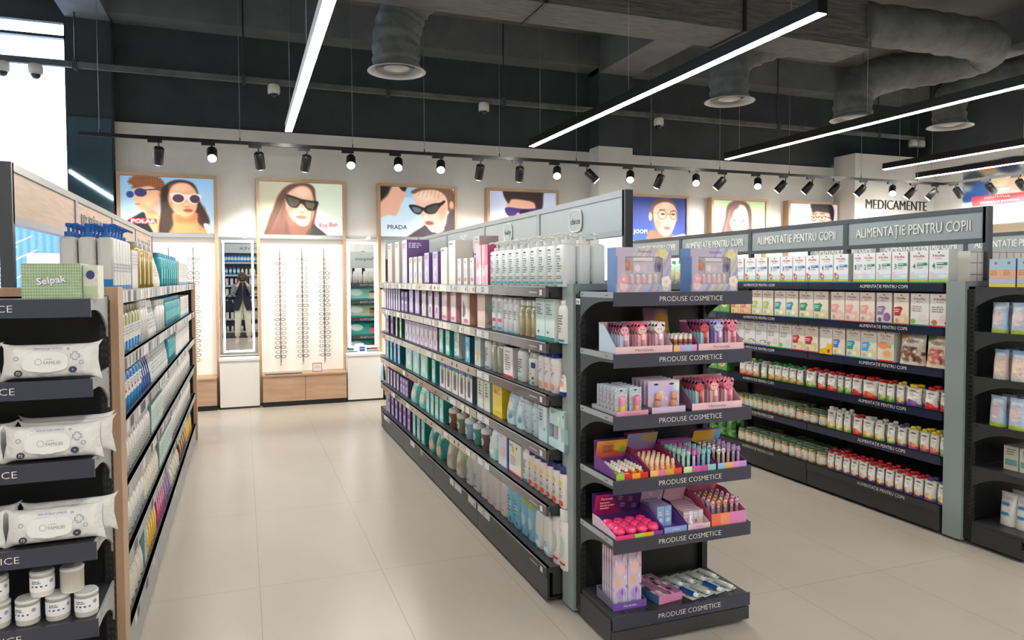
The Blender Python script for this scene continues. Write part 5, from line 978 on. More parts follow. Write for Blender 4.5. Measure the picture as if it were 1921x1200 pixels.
run('m', 3, [(b_tealblue, 7.21, 6.48, 4, 1, 'blue slim carton'), (b_mintL, 6.27, 5.43, 3, 1, 'large mint carton'), (b_teal, 5.41, 5.13, 1, 1, 'bright teal carton'), (b_clip, 5.10, 4.29, 5, 1, 'window carton with blue top'), (b_gw, 4.20, 3.95, 2, 1, 'white carton with green top', 0.95), (b_yel, 3.94, 3.71, 1, 1, 'bright yellow tin', 0.95), (p_lb, 3.70, 3.42, 2, 2, 'pale blue refill pouch'), (k_lb, 3.42, 3.23, 2, 2, 'pale blue bottle'), (b_lb, 3.22, 3.11, 1, 1, 'pale blue carton', 0.95), (k_gift, 3.10, 2.91, 1, 1, 'pale blue gift set box', 0.9)])
run('m', 4, [(b_purw, 7.16, 6.55, 4, 1, 'dark carton with white stripe', 0.85), (b_pur, 6.52, 6.18, 3, 1, 'small purple carton', 0.8), (p_teal, 6.16, 5.55, 2, 2, 'puffy teal pouch', 0.9), (b_teal, 5.53, 4.98, 4, 1, 'teal carton')]
    +[(cups[0], 4.95, 4.76, 1, 2, 'red-brown training cup'), (cups[1], 4.74, 4.56, 1, 2, 'olive training cup'), (cups[2], 4.55, 4.38, 1, 2, 'blue training cup'), (cups[3], 4.37, 4.21, 1, 2, 'green training cup'), (cups[4], 4.20, 4.05, 1, 2, 'brown training cup')]
    +[(p_aqua, 4.03, 3.82, 1, 1, 'aqua wrapped pack', 0.95), (b_bw, 3.81, 3.65, 1, 1, 'blue and white carton', 0.85), (b_wy, 3.64, 3.45, 1, 1, 'white carton with yellow disc'), (k_wb, 3.45, 3.37, 1, 1, 'slim white bottle', 0.9), (k_sun, 3.37, 2.92, 6, 2, 'sun print bottle with navy cap', 0.92)])
run('m', 5, [(b_pur, 7.16, 6.07, 6, 1, 'purple carton', 1.0), (b_teal, 6.03, 5.55, 3, 1, 'teal carton', 1.1), (p_dia, 5.51, 5.06, 2, 1, 'teal nappy pack', 0.8), (p_grn, 4.98, 4.52, 2, 1, 'bag with lime green top'), (k_det1, 4.50, 4.18, 2, 2, 'white detergent bottle with blue label'), (k_det2, 4.17, 3.70, 4, 2, 'white detergent bottle with pink label'), (k_bl, 3.69, 3.49, 2, 2, 'light blue bottle'), (k_blg, 3.48, 3.29, 2, 2, 'light blue bottle with lime neck'), (k_trig, 3.29, 3.08, 2, 2, 'white trigger spray bottle'), (k_big, 3.07, 2.91, 2, 2, 'large white bottle with red band')])

# --- baby food on the right unit
BR = (0.62, 0.16, 0.18)
def holle(tag, bg, D, side=(0.80, 0.80, 0.78), top=(0.86, 0.85, 0.84), word='Organic', base=None, h=0.195, w=0.125):
    d = [('e', 0.5, 0.93, 0.06, 0.022, (0.45, 0.25, 0.22)), ('t', 'Holle', 0.5, 0.835, 0.075, BR, 0.60), ('t', word, 0.5, 0.745, 0.032, (0.45, 0.42, 0.42), 0.36)]
    if base: d.append(('r', 0, 0, 1, 0.05, base))
    return boxk('baby_food_carton', w, 0.075, h, bg, d+D, side=side, top=top)
def milk(n, c, cow):
    D = [('r', 0, 0.05, 1, 0.30, (0.78, 0.86, 0.93)), ('r', 0, 0.03, 1, 0.13, (0.66, 0.80, 0.18)), ('r', 0, 0, 1, 0.05, c), ('t', str(n), 0.24, 0.53, 0.17, c, 0.15), ('r', 0.40, 0.55, 0.95, 0.63, c if n != 1 else (0.6, 0.65, 0.7)), ('s', 0.42, 0.565, 0.85, 0.615, 1, WH), ('s', 0.42, 0.44, 0.85, 0.52, 2, (0.6, 0.63, 0.68))]
    if cow: D += [('e', 0.22, 0.22, 0.15, 0.10, (0.80, 0.48, 0.36)), ('e', 0.14, 0.30, 0.09, 0.06, (0.72, 0.38, 0.28)), ('r', 0.12, 0.07, 0.17, 0.18, (0.70, 0.40, 0.30)), ('r', 0.27, 0.07, 0.32, 0.18, (0.70, 0.40, 0.30)), ('e', 0.24, 0.23, 0.05, 0.04, WH)]
    else: D += [('e', 0.15, 0.25, 0.10, 0.12, (0.88, 0.80, 0.76)), ('e', 0.75, 0.22, 0.25, 0.05, (0.88, 0.92, 0.96))]
    return holle('milk', (0.91, 0.92, 0.94), D, side=(0.72, 0.75, 0.72), top=(0.9, 0.9, 0.9))
BLU = (0.10, 0.45, 0.70); GRN = (0.05, 0.50, 0.38)
mb_ = {n: milk(n, BLU, True) for n in (1, 2, 3, 4)}; mg_ = {n: milk(n, GRN, False) for n in (1, 2, 3, 4)}
DN = {1: 'one', 2: 'two', 3: 'three', 4: 'four'}
def cereal(bg, flag, fruit, base, word='Organic'):
    return holle('cereal', bg, [('p', [(0.05, 0.28), (0.05, 0.55), (0.50, 0.58), (0.62, 0.50), (0.50, 0.42), (0.45, 0.28)], flag), ('s', 0.1, 0.38, 0.42, 0.5, 2, WH), ('e', 0.70, 0.22, 0.24, 0.14, fruit), ('e', 0.60, 0.16, 0.14, 0.07, tuple(min(1, c*1.15) for c in fruit)), ('e', 0.22, 0.13, 0.12, 0.07, tuple(c*0.85 for c in fruit)), ('r', 0, 0, 1, 0.045, base)], side=(0.78, 0.72, 0.66), top=(0.88, 0.85, 0.80), word=word)
CB = (0.92, 0.88, 0.82)
c_lg = cereal(CB, (0.62, 0.78, 0.35), (0.90, 0.84, 0.66), (0.60, 0.75, 0.35)); c_bl = cereal(CB, (0.10, 0.60, 0.70), (0.92, 0.86, 0.70), (0.20, 0.62, 0.68)); c_gr = cereal(CB, (0.15, 0.55, 0.38), (0.90, 0.82, 0.62), (0.25, 0.60, 0.38))
c_pk = cereal((0.94, 0.87, 0.82), (0.92, 0.60, 0.56), (0.93, 0.76, 0.66), (0.90, 0.55, 0.50)); c_or = cereal((0.94, 0.80, 0.68), (0.92, 0.45, 0.35), (0.93, 0.70, 0.50), (0.90, 0.50, 0.25)); c_pu = cereal((0.88, 0.84, 0.84), (0.55, 0.42, 0.60), (0.50, 0.35, 0.55), (0.40, 0.25, 0.45), 'Bio')
c_rd = cereal((0.94, 0.88, 0.80), (0.75, 0.12, 0.15), (0.92, 0.78, 0.55), (0.72, 0.15, 0.18)); c_wg = holle('', (0.92, 0.90, 0.88), [('s', 0.1, 0.42, 0.7, 0.62, 3, (0.6, 0.55, 0.55)), ('e', 0.68, 0.25, 0.25, 0.13, (0.90, 0.85, 0.83)), ('e', 0.15, 0.14, 0.13, 0.08, (0.55, 0.70, 0.25)), ('r', 0, 0, 1, 0.05, (0.12, 0.58, 0.35))], word='Bio')
c_wr = holle('', (0.93, 0.90, 0.88), [('s', 0.1, 0.42, 0.75, 0.62, 3, (0.6, 0.55, 0.55)), ('e', 0.70, 0.25, 0.26, 0.13, (0.93, 0.80, 0.78)), ('e', 0.22, 0.14, 0.14, 0.08, (0.75, 0.45, 0.25)), ('e', 0.8, 0.13, 0.08, 0.06, (0.5, 0.2, 0.25)), ('r', 0, 0, 1, 0.05, (0.75, 0.18, 0.25))]); c_ye = holle('', (0.92, 0.90, 0.86), [('p', [(0, 0), (0, 0.16), (0.5, 0.24), (1, 0.42), (1, 0)], (0.95, 0.72, 0.10)), ('e', 0.7, 0.3, 0.15, 0.1, (0.95, 0.75, 0.2)), ('e', 0.72, 0.12, 0.1, 0.07, (0.55, 0.2, 0.1))])
c_vb = holle('', (0.91, 0.90, 0.90), [('s', 0.1, 0.42, 0.6, 0.62, 3, (0.6, 0.6, 0.65)), ('e', 0.68, 0.18, 0.28, 0.07, (0.35, 0.32, 0.55)), ('e', 0.66, 0.17, 0.2, 0.05, (0.92, 0.90, 0.92)), ('p', [(0, 0.05), (0, 0.2), (0.3, 0.14), (0.6, 0.05)], (0.85, 0.85, 0.25)), ('r', 0, 0, 1, 0.06, (0.38, 0.40, 0.70))])
c_b2 = cereal(CB, (0.28, 0.42, 0.70), (0.92, 0.86, 0.66), (0.30, 0.45, 0.70)); c_tq = cereal((0.92, 0.89, 0.82), (0.12, 0.58, 0.62), (0.90, 0.84, 0.68), (0.15, 0.60, 0.65)); c_cy = cereal((0.92, 0.90, 0.84), (0.25, 0.62, 0.85), (0.90, 0.86, 0.60), (0.30, 0.65, 0.85)); c_og = holle('', (0.93, 0.88, 0.82), [('e', 0.35, 0.52, 0.33, 0.12, (0.94, 0.55, 0.40)), ('e', 0.62, 0.26, 0.33, 0.16, (0.93, 0.82, 0.60)), ('e', 0.6, 0.26, 0.24, 0.1, (0.90, 0.68, 0.42)), ('e', 0.75, 0.5, 0.1, 0.06, (0.65, 0.72, 0.2)), ('r', 0, 0, 1, 0.05, (0.80, 0.22, 0.15))], word='Bio')
c_side = boxk('carton', 0.055, 0.10, 0.19, (0.84, 0.83, 0.80), [('r', 0, 0.96, 1, 0.975, (0.35, 0.33, 0.32)), ('r', 0, 0.62, 1, 0.64, (0.35, 0.33, 0.32)), ('r', 0, 0.26, 1, 0.28, (0.35, 0.33, 0.32))], side=(0.80, 0.79, 0.76))
c_green = boxk('carton', 0.12, 0.08, 0.18, (0.40, 0.66, 0.32), [('e', 0.5, 0.5, 0.35, 0.25, (0.88, 0.90, 0.70)), ('e', 0.5, 0.5, 0.2, 0.16, (0.85, 0.55, 0.35)), ('r', 0, 0, 1, 0.06, (0.1, 0.4, 0.2))], side=(0.25, 0.5, 0.25))
gb = bottlek('bottle', 0.035, 0.03, 0.17, (0.75, 0.85, 0.72), 'flip', (0.2, 0.6, 0.35), [('e', 0.5, 0.4, 0.25, 0.25, (0.85, 0.7, 0.5))], caph=0.03)
run('r', 0, [(mg_[4], 3.24, 2.98, 2, 1, 'green number-four milk carton'), (mg_[3], 3.49, 3.25, 2, 1, 'green number-three milk carton'), (mg_[2], 3.60, 3.49, 1, 1, 'green number-two milk carton'), (mg_[1], 3.66, 3.60, 1, 1, 'green number-one milk carton'), (mb_[4], 4.10, 3.71, 3, 1, 'blue number-four milk carton'), (mb_[3], 4.49, 4.10, 3, 1, 'blue number-three milk carton'), (mb_[2], 4.77, 4.50, 2, 1, 'blue number-two milk carton'), (mb_[1], 4.99, 4.78, 2, 1, 'blue number-one milk carton'), (gb, 5.90, 5.57, 3, 1, 'green-capped bottle')])
for i in range(8):
    c_side.place((4.02+0.062*(i//1), Y0+0.06, LV[0]+0.0008), 0.0, 'plain side-on carton, %s from the aisle, above the right unit\'s end frame' % ordw(i+1), 'plain side-on cartons above the right unit')
run('r', 1, [(c_wr, 3.10, 2.96, 1, 1, 'white cereal carton with red foot'), (c_wg, 3.23, 3.10, 1, 1, 'white cereal carton with green foot'), (c_rd, 3.35, 3.24, 1, 1, 'cereal carton with red flag'), (c_pu, 3.48, 3.36, 1, 1, 'purple cereal carton'), (c_pk, 3.86, 3.49, 3, 1, 'pink cereal carton'), (c_gr, 4.16, 3.88, 2, 1, 'cereal carton with green flag'), (c_bl, 4.42, 4.17, 2, 1, 'cereal carton with blue flag'), (c_lg, 4.68, 4.43, 2, 1, 'cereal carton with lime flag'), (c_or, 4.94, 4.69, 2, 1, 'orange cereal carton', 0.9), (c_green, 5.23, 4.96, 2, 1, 'leaf green carton')])
def bigpouch(base, a, b, txt):
    def f():
        C = Canvas(30, 40, base); C.ell(0.15, 0.1, 0.25, 0.15, a, 0.3); C.ell(0.5, 0.68, 0.42, 0.22, b, 0.3); C.speck([(0.85, 0.75, 0.65), tuple(c*0.6 for c in b), b], 26, 0.06, 3, 0.5, 0.85); C.ell(0.5, 0.28, 0.3, 0.06, (0.45, 0.25, 0.2), 0.2, 0.7); C.rect(0.15, 0.44, 0.8, 0.53, txt, 0.8); return C
    return pouchk('snack_pouch', 0.19, 0.09, 0.20, f, (0.85, 0.8, 0.72), res=(30, 40))
p_choc = bigpouch((0.90, 0.86, 0.78), (0.92, 0.62, 0.30), (0.48, 0.30, 0.22), (0.35, 0.2, 0.15)); p_red = bigpouch((0.90, 0.88, 0.74), (0.45, 0.62, 0.25), (0.80, 0.40, 0.36), (0.85, 0.3, 0.28))
run('r', 2, [(p_red, 3.14, 2.97, 1, 1, 'red and cream snack pouch'), (p_choc, 3.33, 3.14, 1, 1, 'large chocolate snack pouch'), (c_og, 3.47, 3.34, 1, 1, 'cereal carton with orange disc'), (c_cy, 3.60, 3.47, 1, 1, 'cereal carton with sky blue flag'), (c_tq, 3.72, 3.60, 1, 1, 'cereal carton with turquoise flag'), (c_b2, 3.84, 3.73, 1, 1, 'cereal carton with dark blue flag'), (c_ye, 3.96, 3.84, 1, 1, 'cereal carton with yellow foot'), (c_rd, 4.23, 3.97, 2, 1, 'cereal carton with red flag'), (c_wg, 4.50, 4.23, 2, 1, 'white cereal carton with green foot'), (c_vb, 4.77, 4.50, 2, 1, 'white cereal carton with violet foot'), (c_vb, 4.90, 4.77, 1, 1, 'shadowed white cereal carton')])
def fruit_pouch(c1, c2, cap, w=0.075, h=0.115):
    def f():
        C = Canvas(16, 22, (0.90, 0.89, 0.86)); C.ell(0.5, 0.18, 0.3, 0.05, (0.40, 0.30, 0.28), 0.3, 0.8); C.rect(0.25, 0.3, 0.75, 0.36, (0.55, 0.45, 0.45), 0.7); C.rect(0.3, 0.42, 0.65, 0.46, (0.6, 0.55, 0.55), 0.6)
        C.poly([(-0.1, 0.88), (0.5, 0.80), (1.1, 0.88), (1.1, 1.1), (-0.1, 1.1)], c2, 0.03, asp=0.7); C.ell(0.38, 0.74, 0.22, 0.13, c1, 0.4); C.ell(0.65, 0.80, 0.2, 0.11, tuple(min(1, x*1.2) for x in c1), 0.4); C.ell(0.5, 0.62, 0.12, 0.05, (0.85, 0.85, 0.75), 0.4); return C
    return pouchk('fruit_pouch', w, 0.038, h, f, (0.8, 0.78, 0.76), cap=cap)
RED = (0.80, 0.08, 0.10); GC = (0.10, 0.52, 0.25); YC = (0.90, 0.80, 0.10); WC = (0.82, 0.82, 0.80); VC = (0.30, 0.22, 0.45)
f_og = fruit_pouch((0.88, 0.48, 0.20), (0.45, 0.62, 0.25), GC); f_or = fruit_pouch((0.85, 0.35, 0.18), (0.80, 0.20, 0.15), RED); f_gr = fruit_pouch((0.55, 0.68, 0.25), (0.35, 0.60, 0.28), RED); f_rr = fruit_pouch((0.80, 0.15, 0.15), (0.75, 0.10, 0.20), RED)
f_ye = fruit_pouch((0.90, 0.70, 0.25), (0.45, 0.35, 0.60), YC); f_pu = fruit_pouch((0.45, 0.30, 0.50), (0.35, 0.30, 0.60), YC); f_pk = fruit_pouch((0.88, 0.45, 0.25), (0.70, 0.30, 0.50), YC); f_wh = fruit_pouch((0.90, 0.72, 0.40), (0.55, 0.70, 0.35), WC); f_vi = fruit_pouch((0.88, 0.65, 0.45), (0.35, 0.25, 0.50), RED); f_vv = fruit_pouch((0.85, 0.70, 0.40), (0.45, 0.35, 0.60), VC); f_wy = fruit_pouch((0.88, 0.50, 0.30), (0.80, 0.35, 0.20), YC)
run('r', 3, [(f_rr, 3.03, 2.97, 1, 2, 'red-capped pouch with berries'), (f_rr, 3.14, 3.04, 1, 2, 'wide red-capped pouch'), (f_pu, 3.27, 3.15, 1, 2, 'yellow-capped purple pouch'), (f_ye, 3.33, 3.27, 1, 2, 'yellow-capped pouch'), (f_gr, 3.47, 3.34, 2, 2, 'red-capped green pouch'), (f_or, 3.60, 3.47, 1, 2, 'red-capped pouch with red fruit'), (f_rr, 3.68, 3.60, 1, 2, 'red-capped berry pouch'), (f_gr, 3.74, 3.68, 1, 2, 'red-capped green fruit pouch'), (f_gr, 3.80, 3.75, 1, 2, 'narrow green fruit pouch'), (f_or, 3.90, 3.81, 1, 2, 'red-capped orange fruit pouch'), (f_or, 3.99, 3.91, 1, 2, 'red-capped pouch'), (f_gr, 4.11, 4.00, 1, 2, 'leaf green pouch'), (f_og, 4.50, 4.12, 5, 2, 'green-capped pouch'), (f_wh, 4.58, 4.51, 1, 2, 'white-capped yellow pouch'), (f_og, 4.68, 4.60, 1, 2, 'green-capped orange pouch'), (f_wy, 4.84, 4.68, 2, 2, 'yellow-capped orange pouch'), (c_green, 5.25, 4.99, 2, 1, 'leaf green carton', 0.7)])
def jark(food, lab):
    b = MB().lathe([(0.024, 0, food), (0.0285, 0.004, food), (0.0285, 0.052, food), (0.022, 0.062, food), (0.022, 0.066, food)], 16, mat='gloss')
    def F(x, z, e): a = x/0.0285; return ((0.0285+e)*math.sin(a), -(0.0285+e)*math.cos(a), z)
    deco(b, [('r', -0.2, 0.18, 1.2, 0.80, (0.90, 0.88, 0.84)), ('e', 0.45, 0.36, 0.28, 0.14, lab), ('s', 0.15, 0.56, 0.85, 0.76, 2, (0.45, 0.38, 0.36))], 0.057, 0.062, F)
    return Kind('food_jar', 'jar', [('glass', b), ('lid', MB().lathe([(0.0255, 0.063, (0.42, 0.52, 0.38)), (0.0262, 0.066, (0.42, 0.52, 0.38)), (0.0262, 0.074, (0.50, 0.58, 0.46)), (0.024, 0.0755, (0.50, 0.58, 0.46))], 16, mat='gloss'))], 0.058, 0.058, 0.076)
j1 = jark((0.82, 0.62, 0.40), (0.75, 0.65, 0.30)); j2 = jark((0.85, 0.72, 0.50), (0.45, 0.60, 0.30)); j3 = jark((0.80, 0.55, 0.35), (0.88, 0.60, 0.35)); j4 = jark((0.72, 0.70, 0.42), (0.40, 0.62, 0.30))
run('r', 4, [(f_gr, 3.03, 2.96, 1, 2, 'pale green pouch'), (f_pk, 3.16, 3.03, 2, 3, 'yellow-capped pink pouch'), (f_pk, 3.24, 3.17, 1, 2, 'narrow yellow-capped pouch'), (f_vv, 3.32, 3.25, 1, 2, 'violet-capped pouch'), (f_wh, 3.40, 3.33, 1, 2, 'white-capped slim pouch'), (f_wh, 3.59, 3.41, 2, 2, 'white-capped pouch'), (f_or, 3.67, 3.59, 1, 2, 'red-capped pouch'), (f_wh, 3.89, 3.68, 3, 2, 'white-capped cream pouch', 1.1), (j2, 3.98, 3.90, 1, 4, 'short wide food jar', 1.05), (j1, 4.20, 3.99, 3, 4, 'short food jar', 1.05), (j2, 4.39, 4.21, 3, 4, 'green-lidded food jar', 1.28), (j3, 4.56, 4.39, 3, 4, 'green-lidded orange food jar', 1.28), (j4, 4.78, 4.57, 4, 4, 'green-lidded food jar', 1.28), (j3, 4.89, 4.79, 2, 2, 'yellow-lidded food jar', 1.28)])
run('r', 5, [(f_vv, 3.13, 2.96, 2, 2, 'tall violet and yellow pouch', 1.05), (f_vi, 3.89, 3.13, 11, 3, 'red-capped violet pouch'), (j1, 4.01, 3.90, 1, 4, 'food jar', 1.28), (j2, 4.27, 4.01, 4, 4, 'food jar with pale label', 1.28), (j3, 4.43, 4.28, 2, 4, 'orange food jar', 1.28), (j4, 4.60, 4.44, 3, 4, 'green-lidded jar', 1.28), (j1, 4.86, 4.61, 3, 4, 'green-lidded amber jar', 1.28)])
def leafpack():
    C = Canvas(16, 18, (0.20, 0.45, 0.16)); C.speck([(0.35, 0.62, 0.22), (0.12, 0.32, 0.10), (0.55, 0.72, 0.35)], 30, 0.09, 5); return C
k_leaf = pouchk('tea_bag_pack', 0.12, 0.08, 0.15, leafpack, (0.2, 0.4, 0.15), cat='pack')
run('r', 5, [(k_leaf, 5.25, 4.90, 3, 2, 'crumpled leaf green pack')])

GYT = (0.62, 0.63, 0.66)
# --- skin care on the left unit
wt = (0.84, 0.83, 0.82); BB = (0.05, 0.48, 0.78)
lp = bottlek('pump_bottle', 0.042, 0.034, 0.20, (0.80, 0.80, 0.79), 'pump', (0.06, 0.35, 0.70), [('r', 0.05, 0.1, 0.95, 0.62, (0.86, 0.85, 0.84)), ('s', 0.2, 0.35, 0.8, 0.55, 3, GYT), ], sh=0.06, sq=1.2, bands=[(0.0, 0.21, BB)])
l_oil = bottlek('bottle', 0.034, 0.03, 0.20, (0.62, 0.50, 0.12), 'flip', (0.55, 0.55, 0.52), [], caph=0.03, mat='liquid', neck=0.6, sh=0.08)
l_crm = tubek('tube', 0.032, 0.20, (0.88, 0.85, 0.80), (0.86, 0.83, 0.78), [('s', 0.3, 0.3, 0.7, 0.7, 5, GYT)])
l_teal = bottlek('bottle', 0.030, 0.024, 0.185, (0.06, 0.55, 0.60), 'flip', (0.10, 0.50, 0.60), [('r', 0.2, 0.3, 0.8, 0.7, (0.35, 0.72, 0.75))], caph=0.028, neck=0.5)
l_box = boxk('carton', 0.07, 0.09, 0.19, (0.86, 0.85, 0.84), [('s', 0.15, 0.3, 0.8, 0.9, 9, GYT), ('r', 0, 0, 1, 0.12, (0.35, 0.62, 0.80))], side=(0.80, 0.80, 0.79))
l_boxw = boxk('carton', 0.07, 0.09, 0.17, (0.87, 0.86, 0.85), [('s', 0.15, 0.5, 0.8, 0.9, 5, GYT)], side=(0.82, 0.81, 0.80))
l_mic = bottlek('bottle', 0.036, 0.028, 0.165, (0.60, 0.60, 0.38), 'flip', (0.52, 0.45, 0.38), [('r', 0.02, 0.3, 0.98, 0.75, (0.86, 0.86, 0.85)), ('s', 0.2, 0.45, 0.8, 0.7, 3, GYT), ], caph=0.028, neck=0.5, mat='gloss', bands=[(0.0, 0.26, BB), (0.26, 0.66, (0.86, 0.86, 0.85))])
l_spr = bottlek('bottle', 0.034, 0.028, 0.165, (0.88, 0.87, 0.86), 'flip', (0.88, 0.87, 0.86), [('s', 0.3, 0.2, 0.7, 0.7, 6, GYT)], caph=0.035, neck=0.65)
l_blu = bottlek('bottle', 0.036, 0.028, 0.16, (0.10, 0.50, 0.80), 'flip', (0.06, 0.25, 0.50), [('r', 0.02, 0.42, 0.98, 0.88, (0.88, 0.88, 0.88)), ('e', 0.4, 0.6, 0.12, 0.06, (0.6, 0.3, 0.3)), ('s', 0.2, 0.65, 0.8, 0.82, 2, GYT)], caph=0.026, neck=0.6, lo=BB, bands=[(0.36, 0.77, (0.88, 0.88, 0.88))])
l_dbl = tubek('tube', 0.028, 0.175, (0.08, 0.24, 0.52), (0.06, 0.18, 0.42), [('r', 0.3, 0.4, 0.7, 0.7, (0.7, 0.78, 0.88))])
l_wtu = tubek('tube', 0.026, 0.19, (0.87, 0.87, 0.86), (0.80, 0.80, 0.80), [('s', 0.3, 0.2, 0.7, 0.8, 6, (0.55, 0.6, 0.6))])
l_rnd = bottlek('bottle', 0.033, 0.028, 0.13, (0.86, 0.86, 0.83), 'flip', (0.88, 0.88, 0.86), [('s', 0.25, 0.2, 0.75, 0.7, 4, GYT)], caph=0.022, neck=0.5, sh=0.25)
l_min = boxk('carton', 0.06, 0.07, 0.14, (0.76, 0.86, 0.82), [('s', 0.15, 0.3, 0.8, 0.8, 4, GYT)], side=(0.45, 0.60, 0.62))
l_bei = pouchk('pack', 0.09, 0.05, 0.14, pastel((0.88, 0.85, 0.80), [], txt=(0.7, 0.65, 0.6)), cat='pack'); l_yel = pouchk('pack', 0.09, 0.05, 0.19, pastel((0.90, 0.68, 0.10), [(0.5, 0.5, 0.3, 0.15, (0.95, 0.85, 0.3))], txt=(0.95, 0.9, 0.5)), cat='pack'); l_mag = pouchk('pack', 0.09, 0.05, 0.18, pastel((0.72, 0.18, 0.45), [(0.5, 0.5, 0.3, 0.15, (0.90, 0.55, 0.7))]), cat='pack')
l_vio = pouchk('pack', 0.09, 0.05, 0.18, pastel((0.48, 0.38, 0.62), []), cat='pack'); l_brn = pouchk('pack', 0.09, 0.05, 0.17, pastel((0.32, 0.18, 0.12), [(0.5, 0.5, 0.3, 0.2, (0.80, 0.55, 0.2))]), cat='pack')
run('l', 0, [(lp, 3.03, 3.48, 6, 3, 'white pump bottle with blue base'), (l_boxw, 3.50, 3.68, 3, 1, 'white carton'), (l_oil, 3.70, 4.36, 4, 2, 'golden oil bottle', 0.95), (l_crm, 4.39, 4.66, 3, 1, 'cream tube', 0.9), (l_teal, 4.69, 5.89, 8, 2, 'teal bottle', 0.95), (l_box, 5.94, 6.89, 8, 1, 'white carton with blue foot', 0.95)])
run('l', 1, [(l_mic, 3.03, 3.75, 8, 2, 'olive cleansing bottle with blue base'), (l_spr, 3.77, 4.03, 3, 2, 'white capped bottle'), (l_wtu, 4.06, 4.41, 4, 1, 'white tube'), (l_spr, 4.44, 4.88, 3, 1, 'white bottle', 0.9), (l_teal, 4.91, 5.98, 11, 2, 'teal bottle', 0.85), (l_box, 6.03, 6.89, 7, 1, 'white carton with blue foot', 0.85)])
run('l', 2, [(l_blu, 3.03, 3.75, 8, 2, 'blue bottle with white label'), (l_dbl, 3.77, 4.12, 5, 1, 'dark blue tube'), (l_wtu, 4.15, 5.01, 11, 1, 'silver white tube'), (l_teal, 5.04, 5.53, 5, 1, 'teal bottle', 0.8), (l_boxw, 5.57, 6.89, 11, 1, 'white carton')])
run('l', 3, [(l_rnd, 3.03, 4.03, 14, 3, 'white rounded bottle'), (l_min, 4.06, 4.63, 8, 1, 'pale blue carton'), (l_spr, 4.66, 5.70, 10, 1, 'white capped bottle', 0.95), (l_rnd, 5.75, 6.95, 10, 1, 'yellowish white bottle', 1.2)])
run('l', 4, [(l_rnd, 3.03, 3.75, 9, 2, 'small white bottle'), (l_bei, 3.77, 4.36, 8, 1, 'beige soft pack'), (l_min, 4.39, 5.15, 8, 1, 'mint carton'), (l_spr, 5.18, 6.95, 14, 1, 'white bottle', 0.9)])
run('l', 5, [(l_bei, 3.03, 3.68, 7, 1, 'white soft pack'), (l_min, 3.70, 3.79, 2, 1, 'mint carton', 1.2), (l_yel, 3.81, 4.21, 5, 1, 'yellow pack'), (l_mag, 4.26, 4.63, 5, 1, 'magenta pack'), (l_vio, 4.66, 5.01, 3, 1, 'violet pack'), (l_bei, 5.04, 5.70, 5, 1, 'pale pack'), (l_brn, 5.75, 6.35, 4, 1, 'brown pack'), (l_yel, 6.40, 7.02, 4, 1, 'golden pack')])
# ================================================================ goods on the end units
def grid(K, x0, x1, n, y0, y1, m, z, desc, group, where='', rz=0, jit=0.0, scale=None, tilt=None, order=None):
    g = random.Random(int(abs(x0)*1000+z*100)); Ks = K if isinstance(K, list) else [K]
    for i in range(n):
        for j in range(m):
            x = x0+(x1-x0)*(i+0.5)/n; y = y0+(y1-y0)*(j+0.5)/m; d = desc[i % len(desc)] if isinstance(desc, list) else desc
            lab = d+(', column %d from left' % (i+1) if False else (', %s column from left' % ordw(i+1) if n > 1 else ''))+(', %s row back' % ordw(j+1) if m > 1 else '')+where
            Ks[i % len(Ks)].place((x+g.uniform(-jit, jit), y+g.uniform(-jit, jit), z), rz+g.uniform(-jit, jit)*8, lab, group, scale, tilt)
EY = Y0-0.13-0.345                                      # front edge of the end shelves
def tray(name, label, x0, x1, y0, y1, z, lip, side_h, back_h, col, front, rim=None, header=None, text=None, tc=(0.4, 0.2, 0.3), colL=None, bands=None, tw=None):
    w, d = x1-x0, y1-y0; t = empty(name, label, 'display tray', ((x0+x1)/2, y0, z+0.0006), group='cardboard display trays')
    m = MB().box(-w/2, w/2, 0, d, 0, 0.003, col)
    for s in (-1, 1):
        m.prism([(0, 0), (d, 0), (d, side_h), (d*0.7, side_h), (0, lip)], *sorted((s*w/2, s*(w/2-0.002))), 'x', colL if (s < 0 and colL) else col)
    m.box(-w/2, w/2, d-0.002, d, 0, back_h, col); part('tray_body', m, t)
    f = MB().box(-w/2, w/2, -0.001, 0.001, 0, lip, front)
    if bands:
        for i, c in enumerate(bands): f.quad(-w/2+w*i/len(bands), -w/2+w*(i+1)/len(bands), 0, lip, -0.0015, c)
    if text: f.text(text, lip*0.34, 0, -0.0022, lip*0.5, tc, width=tw or w*0.35)
    part('front_lip', f, t)
    if header:
        h = MB().art(header.a, -w/2, w/2, 0, 0, 0, 'print', fn=lambda u, v: ((u-0.5)*w, d-0.004-0.03*v, side_h*0.75+(back_h-side_h*0.75)*v)); part('header_card', h, t)
    return t
